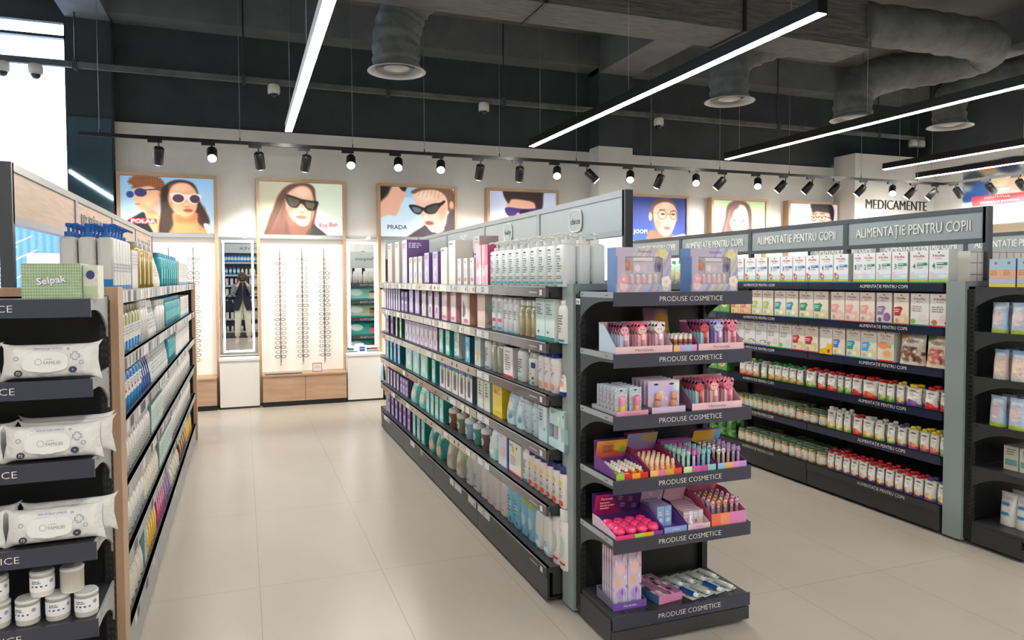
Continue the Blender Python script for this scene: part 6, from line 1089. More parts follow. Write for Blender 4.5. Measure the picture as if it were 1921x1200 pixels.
def charcard(c, hair, body):
    # die-cut card with ears/hair outline holding a lip gloss tube
    o = [(0.025*math.cos(a)*(1.0+0.12*math.sin(3*a)), 0.092+0.026*math.sin(a)) for a in [6.2832*i/18 for i in range(18)]]
    b = MB().box(-0.021, 0.021, 0, 0.001, 0.002, 0.085, body).prism(o, 0.0, 0.0012, 'y', hair).ell(0, 0.088, 0.019, 0.018, -0.0006, c).ell(-0.007, 0.092, 0.002, 0.003, -0.001, (0.2, 0.1, 0.1)).ell(0.007, 0.092, 0.002, 0.003, -0.001, (0.2, 0.1, 0.1))
    b.quad(-0.018, 0.018, 0.006, 0.07, -0.0006, tuple(min(1, x*1.15) for x in body))
    for s in (-1, 1): b.ell(s*0.019, 0.112, 0.008, 0.010, 0.0, hair)
    tb = MB().lathe([(0.007, 0.012, c), (0.008, 0.014, tuple(x*0.8 for x in c)), (0.008, 0.05, tuple(x*0.8 for x in c)), (0.0075, 0.052, tuple(min(1, x*1.12) for x in c)), (0.0075, 0.074, tuple(min(1, x*1.12) for x in c)), (0.004, 0.077, c)], 10, cy=-0.009, mat='gloss')
    return Kind('gloss_card', 'lip gloss', [('card', b), ('gloss_tube', tb)], 0.052, 0.02, 0.12)
cc1 = charcard((0.93, 0.62, 0.68), (0.45, 0.22, 0.35), (0.72, 0.78, 0.88)); cc2 = charcard((0.95, 0.72, 0.70), (0.85, 0.35, 0.50), (0.90, 0.65, 0.70)); cc3 = charcard((0.93, 0.88, 0.90), (0.88, 0.84, 0.88), (0.88, 0.66, 0.72)); cc4 = charcard((0.85, 0.25, 0.25), (0.40, 0.18, 0.32), (0.62, 0.80, 0.86)); cc5 = charcard((0.80, 0.78, 0.93), (0.62, 0.62, 0.88), (0.66, 0.52, 0.80)); cc6 = charcard((0.90, 0.45, 0.58), (0.88, 0.50, 0.60), (0.93, 0.72, 0.76))
# top: two shiny gift sets
def gift_art(seed):
    C = Canvas(50, 38, (0.72, 0.68, 0.78)); g = random.Random(seed)
    for i in range(16): x = g.random(); C.line([(x-0.2, 1.1), (x+0.35, -0.1)], 0.05+0.05*g.random(), g.choice([(0.80, 0.84, 0.70), (0.60, 0.55, 0.80), (0.84, 0.66, 0.80), (0.70, 0.80, 0.84), (0.66, 0.72, 0.90), (0.86, 0.86, 0.70)]), 0.7)
    C.ell(0.12, 0.85, 0.09, 0.13, (0.92, 0.70, 0.80), 0.2); C.ell(0.9, 0.78, 0.08, 0.14, (0.90, 0.86, 0.92), 0.2); C.ell(0.82, 0.16, 0.10, 0.12, (0.86, 0.84, 0.62), 0.2); return C
def giftset(seed, w):
    h, d = 0.182, 0.085; b = MB()
    b.box(-w/2, w/2, -d/2+0.012, d/2, 0, h, (0.70, 0.66, 0.76), 'gloss', side=(0.36, 0.50, 0.74), top=(0.60, 0.62, 0.80))
    A = gift_art(seed).a; H, W_ = A.shape[:2]
    # frame around a window: four strips taken from the artwork
    def strip(u0, u1, v0, v1):
        i0, i1 = int(u0*(W_-1)), int(round(u1*(W_-1))); j0, j1 = int((1-v1)*(H-1)), int(round((1-v0)*(H-1)))
        b.art(A[j0:j1+1, i0:i1+1], -w/2+w*u0, -w/2+w*u1, h*v0, h*v1, -d/2, 'gloss')
    strip(0, 1, 0.80, 1); strip(0, 1, 0, 0.18); strip(0, 0.14, 0.18, 0.80); strip(0.84, 1, 0.18, 0.80)
    b.box(-w/2, w/2, -d/2+0.001, -d/2+0.012, 0, h*0.17, (0.66, 0.60, 0.74)).box(-w/2, w/2, -d/2+0.001, -d/2+0.012, h*0.81, h, (0.7, 0.66, 0.76)).box(-w/2, -w/2+0.03, -d/2+0.001, -d/2+0.012, h*0.17, h*0.81, (0.36, 0.5, 0.74)).box(w/2-0.03, w/2, -d/2+0.001, -d/2+0.012, h*0.17, h*0.81, (0.66, 0.60, 0.74))
    b.text('Martinelia', 0.010, 0.0, -d/2-0.001, h*0.91, (0.45, 0.25, 0.45), width=0.06)
    # flowers and bow stickers on the frame
    for u, v, r, c in ((0.11, 0.14, 0.018, (0.93, 0.80, 0.88)), (0.11, 0.30, 0.020, (0.92, 0.62, 0.75)), (0.9, 0.24, 0.022, (0.92, 0.90, 0.95)), (0.9, 0.1, 0.016, (0.85, 0.82, 0.90)), (0.85, 0.86, 0.02, (0.88, 0.86, 0.62))):
        for k in range(5): a = k*1.2566; b.ell(-w/2+w*u+r*0.55*math.cos(a), h*v+r*0.55*math.sin(a), r*0.55, r*0.55, -d/2-0.0008-0.0001*k, c)
        b.ell(-w/2+w*u, h*v, r*0.35, r*0.35, -d/2-0.0016, (0.95, 0.85, 0.4))
    c = MB(); yy = -d/2+0.006
    c.quad(-w*0.20, w*0.16, h*0.70, h*0.78, yy, (0.88, 0.84, 0.86)); c.box(-w*0.20, w*0.18, yy, yy+0.004, h*0.42, h*0.66, (0.76, 0.72, 0.80), 'gloss')
    for k in range(3): c.ell(-w*0.12+k*w*0.12, h*0.54, w*0.05, h*0.08, yy-0.0006, [(0.90, 0.86, 0.92), (0.85, 0.70, 0.80), (0.70, 0.68, 0.85)][k])
    for k in range(5): c.lathe([(0.009, h*0.20, [(0.93, 0.60, 0.72), (0.90, 0.70, 0.80), (0.92, 0.55, 0.68), (0.90, 0.86, 0.60), (0.70, 0.75, 0.85)][k]), (0.009, h*0.36, (0.93, 0.70, 0.78)), (0.006, h*0.37, WH), (0.006, h*0.41, WH)], 10, cx=-w*0.22+k*w*0.11, cy=yy+0.004, mat='gloss')
    c.lathe([(0.014, h*0.50, (0.75, 0.40, 0.30)), (0.018, h*0.62, (0.80, 0.5, 0.35)), (0.008, h*0.74, (0.6, 0.3, 0.25))], 10, cx=-w*0.30, cy=yy+0.006).lathe([(0.012, h*0.46, (0.40, 0.30, 0.55)), (0.016, h*0.60, (0.30, 0.25, 0.42)), (0.008, h*0.76, (0.5, 0.4, 0.6))], 10, cx=w*0.27, cy=yy+0.006)
    return Kind('cosmetics_gift_set', 'gift set', [('carton', b), ('contents', c), ('window', MB().box(-w*0.36, w*0.34, -d/2+0.0002, -d/2+0.0007, h*0.17, h*0.81, W1, 'clear'))], w, d, h)
giftset(3, 0.25).place((1.525, EY+0.062, EV[0]+0.001), 0, 'shiny pastel gift set in a window box, left on the PRODUSE COSMETICE top shelf', 'gift sets on the top end shelf')
giftset(8, 0.23).place((1.865, EY+0.062, EV[0]+0.001), 0, 'shiny pastel gift set in a window box, right on the PRODUSE COSMETICE top shelf', 'gift sets on the top end shelf')
# second shelf
z = EV[1]; LPK = (0.93, 0.76, 0.80)
tray('display_tray', 'pale pink tray of face-shaped gloss cards at the left, second end shelf', 1.385, 1.65, EY+0.008, EY+0.15, z, 0.030, 0.115, 0.122, (0.90, 0.74, 0.80), LPK, text='Martinelia', tc=(0.5, 0.25, 0.35), colL=(0.72, 0.80, 0.88), tw=0.085)
grid([cc1, cc2, cc3], 1.40, 1.645, 3, EY+0.022, EY+0.14, 5, z+0.004, ['rainbow pink gloss card', 'pink pony gloss card', 'white kitten gloss card'], 'gloss cards in the left pink tray')
mini = Kind('mini_gloss', 'lip gloss', [('tube', MB().lathe([(0.009, 0, (0.30, 0.26, 0.30)), (0.009, 0.022, (0.80, 0.76, 0.80)), (0.009, 0.030, (0.82, 0.80, 0.84)), (0.0092, 0.030, (0.72, 0.38, 0.30)), (0.0092, 0.048, (0.78, 0.45, 0.35))], 12, mat='gloss')), ('cap', MB().lathe([(0.0085, 0.048, WH), (0.0085, 0.066, (0.80, 0.78, 0.76)), (0.004, 0.070, (0.8, 0.78, 0.76))], 12, mat='gloss'))], 0.018, 0.018, 0.07)
tray('display_tray', 'small rainbow-edged tray of mini glosses between the two pink trays', 1.655, 1.768, EY+0.008, EY+0.10, z, 0.028, 0.05, 0.05, (0.42, 0.25, 0.55), (0.7, 0.6, 0.8), bands=[(0.94, 0.75, 0.40), (0.80, 0.62, 0.88), (0.55, 0.78, 0.92), (0.85, 0.60, 0.85)])
grid(mini, 1.665, 1.76, 4, EY+0.016, EY+0.09, 3, z+0.004, 'copper-banded mini gloss', 'mini glosses on the second end shelf')
tray('display_tray', 'pale pink tray of gloss cards at the right, second end shelf', 1.776, 2.005, EY+0.008, EY+0.15, z, 0.030, 0.115, 0.122, (0.88, 0.70, 0.76), LPK, text='Martinelia', tc=(0.5, 0.25, 0.35), tw=0.085, colL=(0.62, 0.30, 0.48))
grid([cc4, cc5, cc6], 1.79, 2.0, 3, EY+0.022, EY+0.14, 5, z+0.004, ['red gloss card with rainbow', 'lilac kitten gloss card', 'rose gloss card'], 'gloss cards in the right pink tray')
fp = MB().art(Canvas(12, 10, (0.45, 0.30, 0.50), (0.90, 0.50, 0.40)).ell(0.75, 0.6, 0.35, 0.5, (0.93, 0.70, 0.25), 0.6).a, -0.06, 0.06, 0, 0.12, 0).box(-0.06, 0.06, 0.001, 0.012, 0, 0.12, (0.60, 0.45, 0.60))
fo = single('folded_carton', fp, 'purple and orange carton leaning at the back of the second end shelf', 'carton', (1.70, EY+0.20, z+0.055)); fo.rotation_euler = (-0.25, 0.05, 0)
single('display_riser', MB().cbox(1.70-1.70, 0, 0, 0.10, 0.06, 0.052, (0.12, 0.12, 0.13)), 'low black riser under the leaning carton', 'riser', (1.70, EY+0.22, z+0.001))
# third shelf
z = EV[2]
def speckle(w_, h_):
    C = Canvas(26, 36, (0.74, 0.80, 0.84)); g = random.Random(4)
    for i in range(150): C.ell(g.random(), g.random(), 0.018, 0.014, (0.25, 0.30, 0.38), 0.3, 0.8)
    C.rect(0.25, 0.3, 0.75, 0.95, (0.90, 0.78, 0.82), 0.7); return C
sp1 = MB().art(speckle(1, 1).a, -0.028, 0.028, 0, 0.105, 0).box(-0.028, 0.028, 0.0005, 0.0015, 0, 0.105, (0.85, 0.85, 0.86)).ell(0, 0.095, 0.008, 0.003, -0.0006, (0.1, 0.1, 0.1))
def tube_on_card(c1, c2, x=0): return MB().lathe([(0.0115, 0.010, c2), (0.0115, 0.034, c2), (0.0115, 0.034, c1), (0.0135, 0.066, c1), (0.009, 0.074, c1), (0, 0.075, c1)], 12, cx=x, cy=-0.012, mat='gloss')
k_sp = [Kind('balm_card', 'lip balm', [('card', sp1), ('balm_tube', tube_on_card(a, b))], 0.056, 0.027, 0.105) for a, b in (((0.93, 0.55, 0.65), (0.95, 0.78, 0.20)), ((0.90, 0.48, 0.62), (0.93, 0.70, 0.45)))]
tray('display_tray', 'pink-lipped tray of speckled balm cards, left on the third end shelf', 1.388, 1.535, EY+0.006, EY+0.22, z, 0.020, 0.02, 0.02, (0.60, 0.62, 0.66), (0.86, 0.55, 0.68), text='Martinelia', tc=(0.8, 0.3, 0.5), tw=0.07)
grid(k_sp, 1.395, 1.53, 2, EY+0.025, EY+0.21, 6, z+0.004, 'speckled card with a pink balm', 'speckled balm cards on the third end shelf', jit=0.002)
lv = MB().box(-0.075, 0.075, 0, 0.0015, 0, 0.125, (0.78, 0.70, 0.80)).art(Canvas(18, 14, (0.80, 0.72, 0.82)).ell(0.2, 0.3, 0.15, 0.2, (0.70, 0.72, 0.95), 0.6).ell(0.72, 0.35, 0.15, 0.2, (0.72, 0.66, 0.95), 0.6).ell(0.95, 0.2, 0.15, 0.15, (0.80, 0.93, 0.90), 0.6).speck([(0.95, 0.93, 0.97)], 14, 0.03, 2).a, -0.075, 0.075, 0.002, 0.123, -0.0006, 'gloss')
for s in (-1, 1): lv.ell(s*0.037, 0.11, 0.012, 0.004, -0.0012, (0.1, 0.08, 0.1))
lb = MB()
for s in (-1, 1): lb.T = Matrix.Translation((s*0.037, -0.011, 0.018)) @ Matrix.Rotation(0.12, 4, 'Y'); lb.lathe([(0.012, 0, (0.80, 0.52, 0.42)), (0.012, 0.028, (0.86, 0.62, 0.50)), (0.012, 0.028, (0.45, 0.25, 0.22)), (0.012, 0.032, (0.45, 0.25, 0.22)), (0.0115, 0.032, (0.88, 0.60, 0.42)), (0.0115, 0.058, (0.93, 0.68, 0.48)), (0.009, 0.060, (0.93, 0.68, 0.48))], 14, mat='gloss')
k_lv = Kind('nail_polish_card', 'nail polish', [('card', lv), ('bottle', lb)], 0.15, 0.024, 0.125)
tray('display_tray', 'lilac-lipped tray of copper polish cards, middle of the third end shelf', 1.552, 1.712, EY+0.006, EY+0.20, z, 0.026, 0.03, 0.03, (0.55, 0.48, 0.58), (0.80, 0.70, 0.83), text='Martinelia', tc=(0.9, 0.9, 0.97), tw=0.07)
grid(k_lv, 1.555, 1.709, 1, EY+0.028, EY+0.19, 5, z+0.004, 'lilac card with two copper polish bottles', 'lilac polish cards on the third end shelf')
tray('display_tray', 'rose tray of long-haired gloss cards, right on the third end shelf', 1.745, 1.995, EY+0.006, EY+0.15, z, 0.030, 0.11, 0.128, (0.84, 0.62, 0.68), LPK, text='Martinelia', tc=(0.5, 0.25, 0.35), tw=0.085, colL=(0.50, 0.34, 0.46))
grid([cc4, cc2, cc6], 1.765, 1.985, 3, EY+0.022, EY+0.14, 5, z+0.004, ['red tube gloss card', 'brown-haired rose gloss card', 'pink gloss card'], 'gloss cards in the rose tray')
# fourth shelf
z = EV[3]
def gl(c, lab): return Kind('gloss_pot', 'lip gloss', [('pot', MB().box(-0.009, 0.009, -0.009, 0.009, 0, 0.026, c, 'gloss').box(-0.0092, 0.0092, -0.0094, 0.0092, 0.010, 0.020, lab)), ('cap', MB().cyl(0, 0, 0.026, 0.040, 0.0065, WH, 'gloss', 10))], 0.02, 0.02, 0.04)
hd = Canvas(30, 18, (0.90, 0.62, 0.25), (0.78, 0.25, 0.30)); hd.ell(0.75, 0.35, 0.22, 0.28, (0.92, 0.72, 0.15), 0.3).ell(0.88, 0.55, 0.12, 0.2, (0.55, 0.75, 0.2), 0.3).ell(0.3, 0.8, 0.3, 0.1, (0.85, 0.4, 0.3), 0.5)
td = tray('display_tray', 'orange-backed VITAMIN GLOSS tray, left on the fourth end shelf', 1.388, 1.535, EY+0.006, EY+0.20, z, 0.024, 0.06, 0.125, (0.38, 0.20, 0.50), (0.85, 0.4, 0.25), header=hd, bands=[(0.55, 0.78, 0.15), (0.80, 0.12, 0.15), (0.94, 0.60, 0.10), (0.82, 0.15, 0.12)])
part('lettering', MB().text('VITAMIN', 0.013, -0.02, 0.163, 0.098, (0.45, 0.15, 0.12), width=0.058).text('GLOSS', 0.013, -0.02, 0.167, 0.080, (0.45, 0.15, 0.12), width=0.045), td)
grid([gl((0.45, 0.72, 0.20), WH), gl((0.80, 0.15, 0.15), WH), gl((0.92, 0.60, 0.08), (0.85, 0.3, 0.1)), gl((0.93, 0.62, 0.10), (0.85, 0.4, 0.15))], 1.397, 1.527, 4, EY+0.016, EY+0.16, 6, z+0.004, ['green gloss pot', 'red gloss pot', 'yellow gloss pot', 'orange gloss pot'], 'gloss pots in the orange-backed tray')
k_pe = Kind('polish_bottle', 'nail polish', [('bottle', MB().lathe([(0.010, 0, (0.93, 0.70, 0.45)), (0.011, 0.002, (0.93, 0.70, 0.45)), (0.011, 0.026, (0.90, 0.62, 0.40)), (0.006, 0.030, (0.9, 0.6, 0.4))], 12, mat='gloss')), ('cap', MB().lathe([(0.0075, 0.030, (0.95, 0.78, 0.62)), (0.0085, 0.045, (0.95, 0.80, 0.64)), (0.006, 0.056, (0.95, 0.82, 0.68)), (0, 0.058, (0.95, 0.82, 0.68))], 12))], 0.022, 0.022, 0.058)
hb = Canvas(16, 10, (0.50, 0.60, 0.80), (0.60, 0.45, 0.70)).ell(0.75, 0.3, 0.3, 0.3, (0.70, 0.62, 0.4), 0.4)
tray('display_tray', 'crimson-sided tray of peach polish bottles on the fourth end shelf', 1.545, 1.695, EY+0.006, EY+0.22, z, 0.026, 0.085, 0.14, (0.62, 0.15, 0.35), (0.85, 0.4, 0.3), header=hb, bands=[(0.93, 0.72, 0.35), (0.90, 0.45, 0.60), (0.85, 0.62, 0.15), (0.85, 0.25, 0.18)])
grid(k_pe, 1.556, 1.684, 5, EY+0.018, EY+0.20, 5, z+0.004, 'peach-capped polish bottle', 'peach polish bottles on the fourth end shelf')
def pen(body, head, eyes=None, h=0.085):
    b = MB().lathe([(0.0065, 0, body), (0.0065, h*0.62, body), (0.005, h*0.66, WH)], 10, mat='gloss')
    t = MB().lathe([(0.005, h*0.66, head), (0.0095, h*0.72, head), (0.0105, h*0.80, head), (0.008, h*0.90, head), (0, h*0.93, head)], 12)
    for s in (-1, 1): t.lathe([(0.003, h*0.88, eyes or head), (0.003, h*0.94, eyes or head), (0, h*0.96, eyes or head)], 6, cx=s*0.006)
    if eyes:
        for s in (-1, 1): t.ell(s*0.004, h*0.80, 0.0022, 0.003, -0.0108, eyes)
    return Kind('character_pen', 'pen', [('barrel', b), ('topper', t)], 0.018, 0.018, h)
tray('display_tray', 'tray of mint, mauve and teal pens on the fourth end shelf', 1.705, 1.865, EY+0.006, EY+0.21, z, 0.026, 0.07, 0.10, (0.55, 0.22, 0.50), (0.7, 0.4, 0.7), bands=[(0.78, 0.90, 0.62), (0.80, 0.35, 0.65), (0.75, 0.30, 0.60), (0.50, 0.78, 0.80)], header=Canvas(12, 8, (0.72, 0.35, 0.60), (0.60, 0.60, 0.82)))
grid([pen((0.62, 0.80, 0.76), (0.62, 0.82, 0.74)), pen((0.66, 0.84, 0.80), (0.60, 0.80, 0.74)), pen((0.80, 0.74, 0.88), (0.72, 0.45, 0.68)), pen((0.60, 0.40, 0.66), (0.70, 0.42, 0.64)), pen((0.45, 0.74, 0.78), (0.45, 0.74, 0.76)), pen((0.48, 0.78, 0.84), (0.50, 0.76, 0.80))], 1.712, 1.86, 6, EY+0.018, EY+0.19, 5, z+0.004, ['mint pen', 'mint green pen', 'mauve pen', 'purple pen', 'teal pen', 'sky teal pen'], 'pens in the mint and mauve tray', jit=0.002)
tray('display_tray', 'tray of panda-topped pens, right on the fourth end shelf', 1.875, 2.022, EY+0.006, EY+0.21, z, 0.026, 0.08, 0.13, (0.35, 0.18, 0.48), (0.6, 0.6, 0.8), bands=[(0.55, 0.75, 0.90), (0.94, 0.68, 0.35), (0.90, 0.55, 0.75), (0.75, 0.55, 0.85)], header=Canvas(12, 8, (0.85, 0.62, 0.20), (0.90, 0.75, 0.25)).rect(0.75, 0, 1, 1, (0.35, 0.62, 0.85)), colL=(0.45, 0.10, 0.30))
grid([pen((0.66, 0.60, 0.50), (0.90, 0.88, 0.90), (0.12, 0.1, 0.14)), pen((0.72, 0.62, 0.60), (0.88, 0.84, 0.90), (0.15, 0.12, 0.18)), pen((0.70, 0.64, 0.56), (0.62, 0.50, 0.55)), pen((0.62, 0.48, 0.62), (0.62, 0.50, 0.72)), pen((0.66, 0.52, 0.66), (0.60, 0.48, 0.70))], 1.885, 2.015, 5, EY+0.018, EY+0.19, 5, z+0.004, ['panda pen', 'panda pen', 'brown-topped pen', 'violet pen', 'lilac pen'], 'pens in the panda tray', jit=0.002)
# fifth shelf
z = EV[4]
hp = Canvas(40, 24, (0.72, 0.12, 0.38), (0.60, 0.10, 0.35)); hp.poly([(0.35, -0.1), (1.1, -0.1), (1.1, 1.1), (0.7, 1.1)], (0.22, 0.12, 0.38), 0.1)
for a in ((0.55, 0.25), (0.78, 0.35), (0.62, 0.6), (0.88, 0.7)): hp.ell(a[0], a[1], 0.06, 0.10, (0.85, 0.45, 0.45), 0.3, 0.7); hp.line([(a[0]-0.06, a[1]), (a[0]+0.06, a[1])], 0.03, (0.2, 0.08, 0.2))
tp = tray('display_tray', 'magenta and purple tray of pink balls, left on the fifth end shelf', 1.385, 1.605, EY+0.004, EY+0.21, z, 0.018, 0.05, 0.135, (0.30, 0.14, 0.45), (0.7, 0.3, 0.5), header=hp, bands=[(0.93, 0.20, 0.45), (0.93, 0.20, 0.45), (0.65, 0.80, 0.25), (0.93, 0.62, 0.15), (0.45, 0.20, 0.60)], colL=(0.80, 0.70, 0.80))
part('lettering', MB().text('Martinelia', 0.011, -0.06, 0.166, 0.118, WH, width=0.055).scribble(-0.09, -0.02, 0.070, 0.104, 0.172, (0.95, 0.6, 0.7), 3, 4), tp)
ball = Kind('bath_ball', 'ball', [('bath_ball', MB().lathe([(0.0, 0.0, (0.93, 0.10, 0.35)), (0.018, 0.003, (0.93, 0.12, 0.38)), (0.027, 0.016, (0.95, 0.16, 0.42)), (0.027, 0.024, (0.95, 0.20, 0.45)), (0.019, 0.038, (0.95, 0.18, 0.44)), (0.0, 0.043, (0.95, 0.2, 0.45))], 10, mat='gloss'))], 0.054, 0.054, 0.043)
grid(ball, 1.39, 1.60, 4, EY+0.012, EY+0.155, 3, z+0.004, 'hot pink faceted ball', 'hot pink balls on the fifth end shelf')
bb = boxk('slim_carton', 0.034, 0.020, 0.085, (0.52, 0.68, 0.86), [('e', 0.5, 0.3, 0.3, 0.12, (0.80, 0.86, 0.94)), ('s', 0.2, 0.5, 0.8, 0.75, 2, WH)], side=(0.62, 0.58, 0.80), top=(0.72, 0.60, 0.78))
tray('display_tray', 'blue-lipped tray with slim blue cartons on the fifth end shelf', 1.613, 1.722, EY+0.006, EY+0.21, z, 0.024, 0.075, 0.15, (0.40, 0.25, 0.60), (0.50, 0.60, 0.85), text='yolulu', tc=WH, tw=0.04, header=Canvas(14, 8, (0.75, 0.62, 0.70), (0.80, 0.66, 0.76)).speck([(0.95, 0.9, 0.93)], 5, 0.05, 2))
grid(bb, 1.622, 1.694, 2, EY+0.075, EY+0.195, 5, z+0.004, 'slim sky-blue carton', 'slim blue cartons on the fifth end shelf')
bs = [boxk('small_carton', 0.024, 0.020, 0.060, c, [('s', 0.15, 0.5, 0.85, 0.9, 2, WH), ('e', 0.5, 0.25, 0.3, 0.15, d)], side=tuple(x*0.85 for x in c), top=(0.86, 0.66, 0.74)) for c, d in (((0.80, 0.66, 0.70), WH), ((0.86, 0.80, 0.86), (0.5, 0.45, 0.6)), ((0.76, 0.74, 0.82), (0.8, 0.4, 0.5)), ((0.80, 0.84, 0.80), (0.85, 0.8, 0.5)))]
tray('display_tray', 'pale pink tray of tiny cartons on the fifth end shelf', 1.728, 1.838, EY+0.006, EY+0.21, z, 0.022, 0.08, 0.15, (0.90, 0.72, 0.80), (0.90, 0.74, 0.82), text='Yolulu', tc=(0.5, 0.3, 0.4), tw=0.035, header=Canvas(14, 8, (0.86, 0.66, 0.76), (0.93, 0.76, 0.84)), colL=(0.30, 0.14, 0.45))
grid(bs, 1.733, 1.833, 4, EY+0.045, EY+0.20, 6, z+0.004, ['rose carton', 'lilac carton', 'pink-grey carton', 'cream-green carton'], 'tiny cartons on the fifth end shelf')
single('polish_bottle', MB().lathe([(0.012, 0, (0.85, 0.84, 0.86)), (0.014, 0.004, (0.8, 0.8, 0.84)), (0.013, 0.024, (0.84, 0.82, 0.86)), (0.005, 0.028, WH), (0.0055, 0.05, (0.93, 0.90, 0.92)), (0.003, 0.052, WH)], 12, mat='gloss'), 'loose clear polish bottle before the tiny cartons', 'nail polish', (1.752, EY+0.026, z+0.0045))
tray('display_tray', 'orange and pink tray of character pens, right on the fifth end shelf', 1.845, 2.022, EY+0.006, EY+0.21, z, 0.052, 0.11, 0.12, (0.78, 0.35, 0.50), (0.9, 0.5, 0.5), bands=[(0.92, 0.40, 0.28), (0.93, 0.55, 0.35), (0.88, 0.48, 0.68), (0.82, 0.50, 0.72)], colL=(0.70, 0.22, 0.40))
grid([pen((0.55, 0.45, 0.50), (0.90, 0.66, 0.74), (0.3, 0.15, 0.2), 0.105), pen((0.62, 0.50, 0.55), (0.93, 0.62, 0.45), (0.35, 0.15, 0.15), 0.105), pen((0.58, 0.46, 0.52), (0.90, 0.70, 0.55), (0.3, 0.15, 0.15), 0.105), pen((0.60, 0.50, 0.56), (0.88, 0.55, 0.66), (0.25, 0.12, 0.2), 0.105), pen((0.56, 0.46, 0.52), (0.86, 0.62, 0.74), (0.25, 0.12, 0.2), 0.105)], 1.855, 2.012, 5, EY+0.018, EY+0.19, 5, z+0.004, ['rose-topped pen', 'orange-topped pen', 'peach-topped pen', 'pink-topped pen', 'lilac pink pen'], 'character pens on the fifth end shelf', jit=0.002)
# bottom shelf
z = EV[5]
hs = Canvas(20, 50, (0.80, 0.68, 0.80), (0.78, 0.74, 0.86)); hs.rect(0, 0, 1, 0.08, (0.90, 0.50, 0.66)); hs.ell(0.5, 0.32, 0.35, 0.12, (0.92, 0.74, 0.76), 0.5).ell(0.35, 0.55, 0.2, 0.08, (0.86, 0.70, 0.50), 0.4).ell(0.55, 0.78, 0.35, 0.1, (0.68, 0.55, 0.86), 0.5).ell(0.5, 1.0, 0.5, 0.1, (0.50, 0.72, 0.45), 0.4)
hs.speck([(0.35, 0.25, 0.4), (0.95, 0.9, 0.95)], 16, 0.04, 5)
def skew(u, v): return ((u-0.5)*0.064, 0, 0.235*v)
st = Kind('hair_set_sleeve', 'hair accessory set', [('card', MB().art(hs.a, 0, 0, 0, 0, 0, 'gloss', fn=skew).box(-0.032, 0.032, 0.0006, 0.012, 0, 0.235, (0.80, 0.76, 0.82)))], 0.064, 0.014, 0.235)
tray('display_tray', 'clear and violet stand of tall sleeves on the bottom end shelf', 1.40, 1.555, EY+0.05, EY+0.20, z, 0.030, 0.045, 0.05, (0.35, 0.34, 0.42), (0.42, 0.28, 0.66), text='Martinelia', tc=WH, tw=0.06)
grid(st, 1.412, 1.545, 2, EY+0.06, EY+0.17, 5, z+0.004, 'tall pastel card sleeve', 'tall sleeves on the bottom end shelf')
tb = Canvas(30, 40, (0.62, 0.38, 0.55)); tb.speck([(0.85, 0.70, 0.75), (0.25, 0.15, 0.22), (0.92, 0.88, 0.86), (0.70, 0.35, 0.55), (0.5, 0.55, 0.4)], 50, 0.07, 9)
bx = empty('toy_box', 'flat pink and blue patterned box lying on the bottom end shelf', 'box', (1.655, EY+0.145, z+0.001), 0.12)
part('box_body', MB().box(-0.062, 0.062, -0.105, 0.105, 0, 0.034, (0.80, 0.48, 0.66), side=(0.22, 0.40, 0.62)), bx)
part('printed_lid', MB().art(tb.a, 0, 0, 0, 0, 0, 'gloss', fn=lambda u, v: (-0.062+0.124*u, -0.105+0.21*v, 0.0346)), bx)
def balm(c): 
    card = MB().box(-0.030, 0.030, -0.06, 0.06, 0, 0.0015, (0.80, 0.84, 0.82)); g = random.Random(2)
    for i in range(9): x = -0.025+g.random()*0.04; y = -0.05+g.random()*0.09; card.box(x, x+0.012, y, y+0.008, 0.0016, 0.0019, g.choice([(0.3, 0.35, 0.35), (0.55, 0.7, 0.6), (0.2, 0.3, 0.4)]))
    tb_ = MB().lathe([(0.010, -0.045, c), (0.0105, -0.04, c), (0.0105, 0.03, c), (0.009, 0.032, c)], 12, z=0.012, axis='y', mat='gloss')
    cp = MB().lathe([(0.0, -0.062, WH), (0.0095, -0.061, WH), (0.0100, -0.045, WH)], 12, z=0.012, axis='y', mat='gloss')
    return Kind('lip_balm_blister', 'lip balm', [('card', card), ('stick', tb_), ('cap', cp)], 0.06, 0.124, 0.024)
bw, bb_ = balm((0.82, 0.83, 0.82)), balm((0.08, 0.28, 0.62))
for j, (yy, ks) in enumerate(((EY+0.085, [bb_, bw, bb_, bw]), (EY+0.215, [bw, bw, bw, bw]))):
    for i, K in enumerate(ks): K.place((1.775+i*0.064+j*0.0, yy+i*0.006-0.01*j, z+0.0012), 0.28, '%s lip balm blister lying flat, %s from left, %s row of the bottom end shelf' % ('blue' if K is bb_ else 'white', ordw(i+1), ('front', 'back')[j]), 'lip balm blisters on the bottom end shelf')

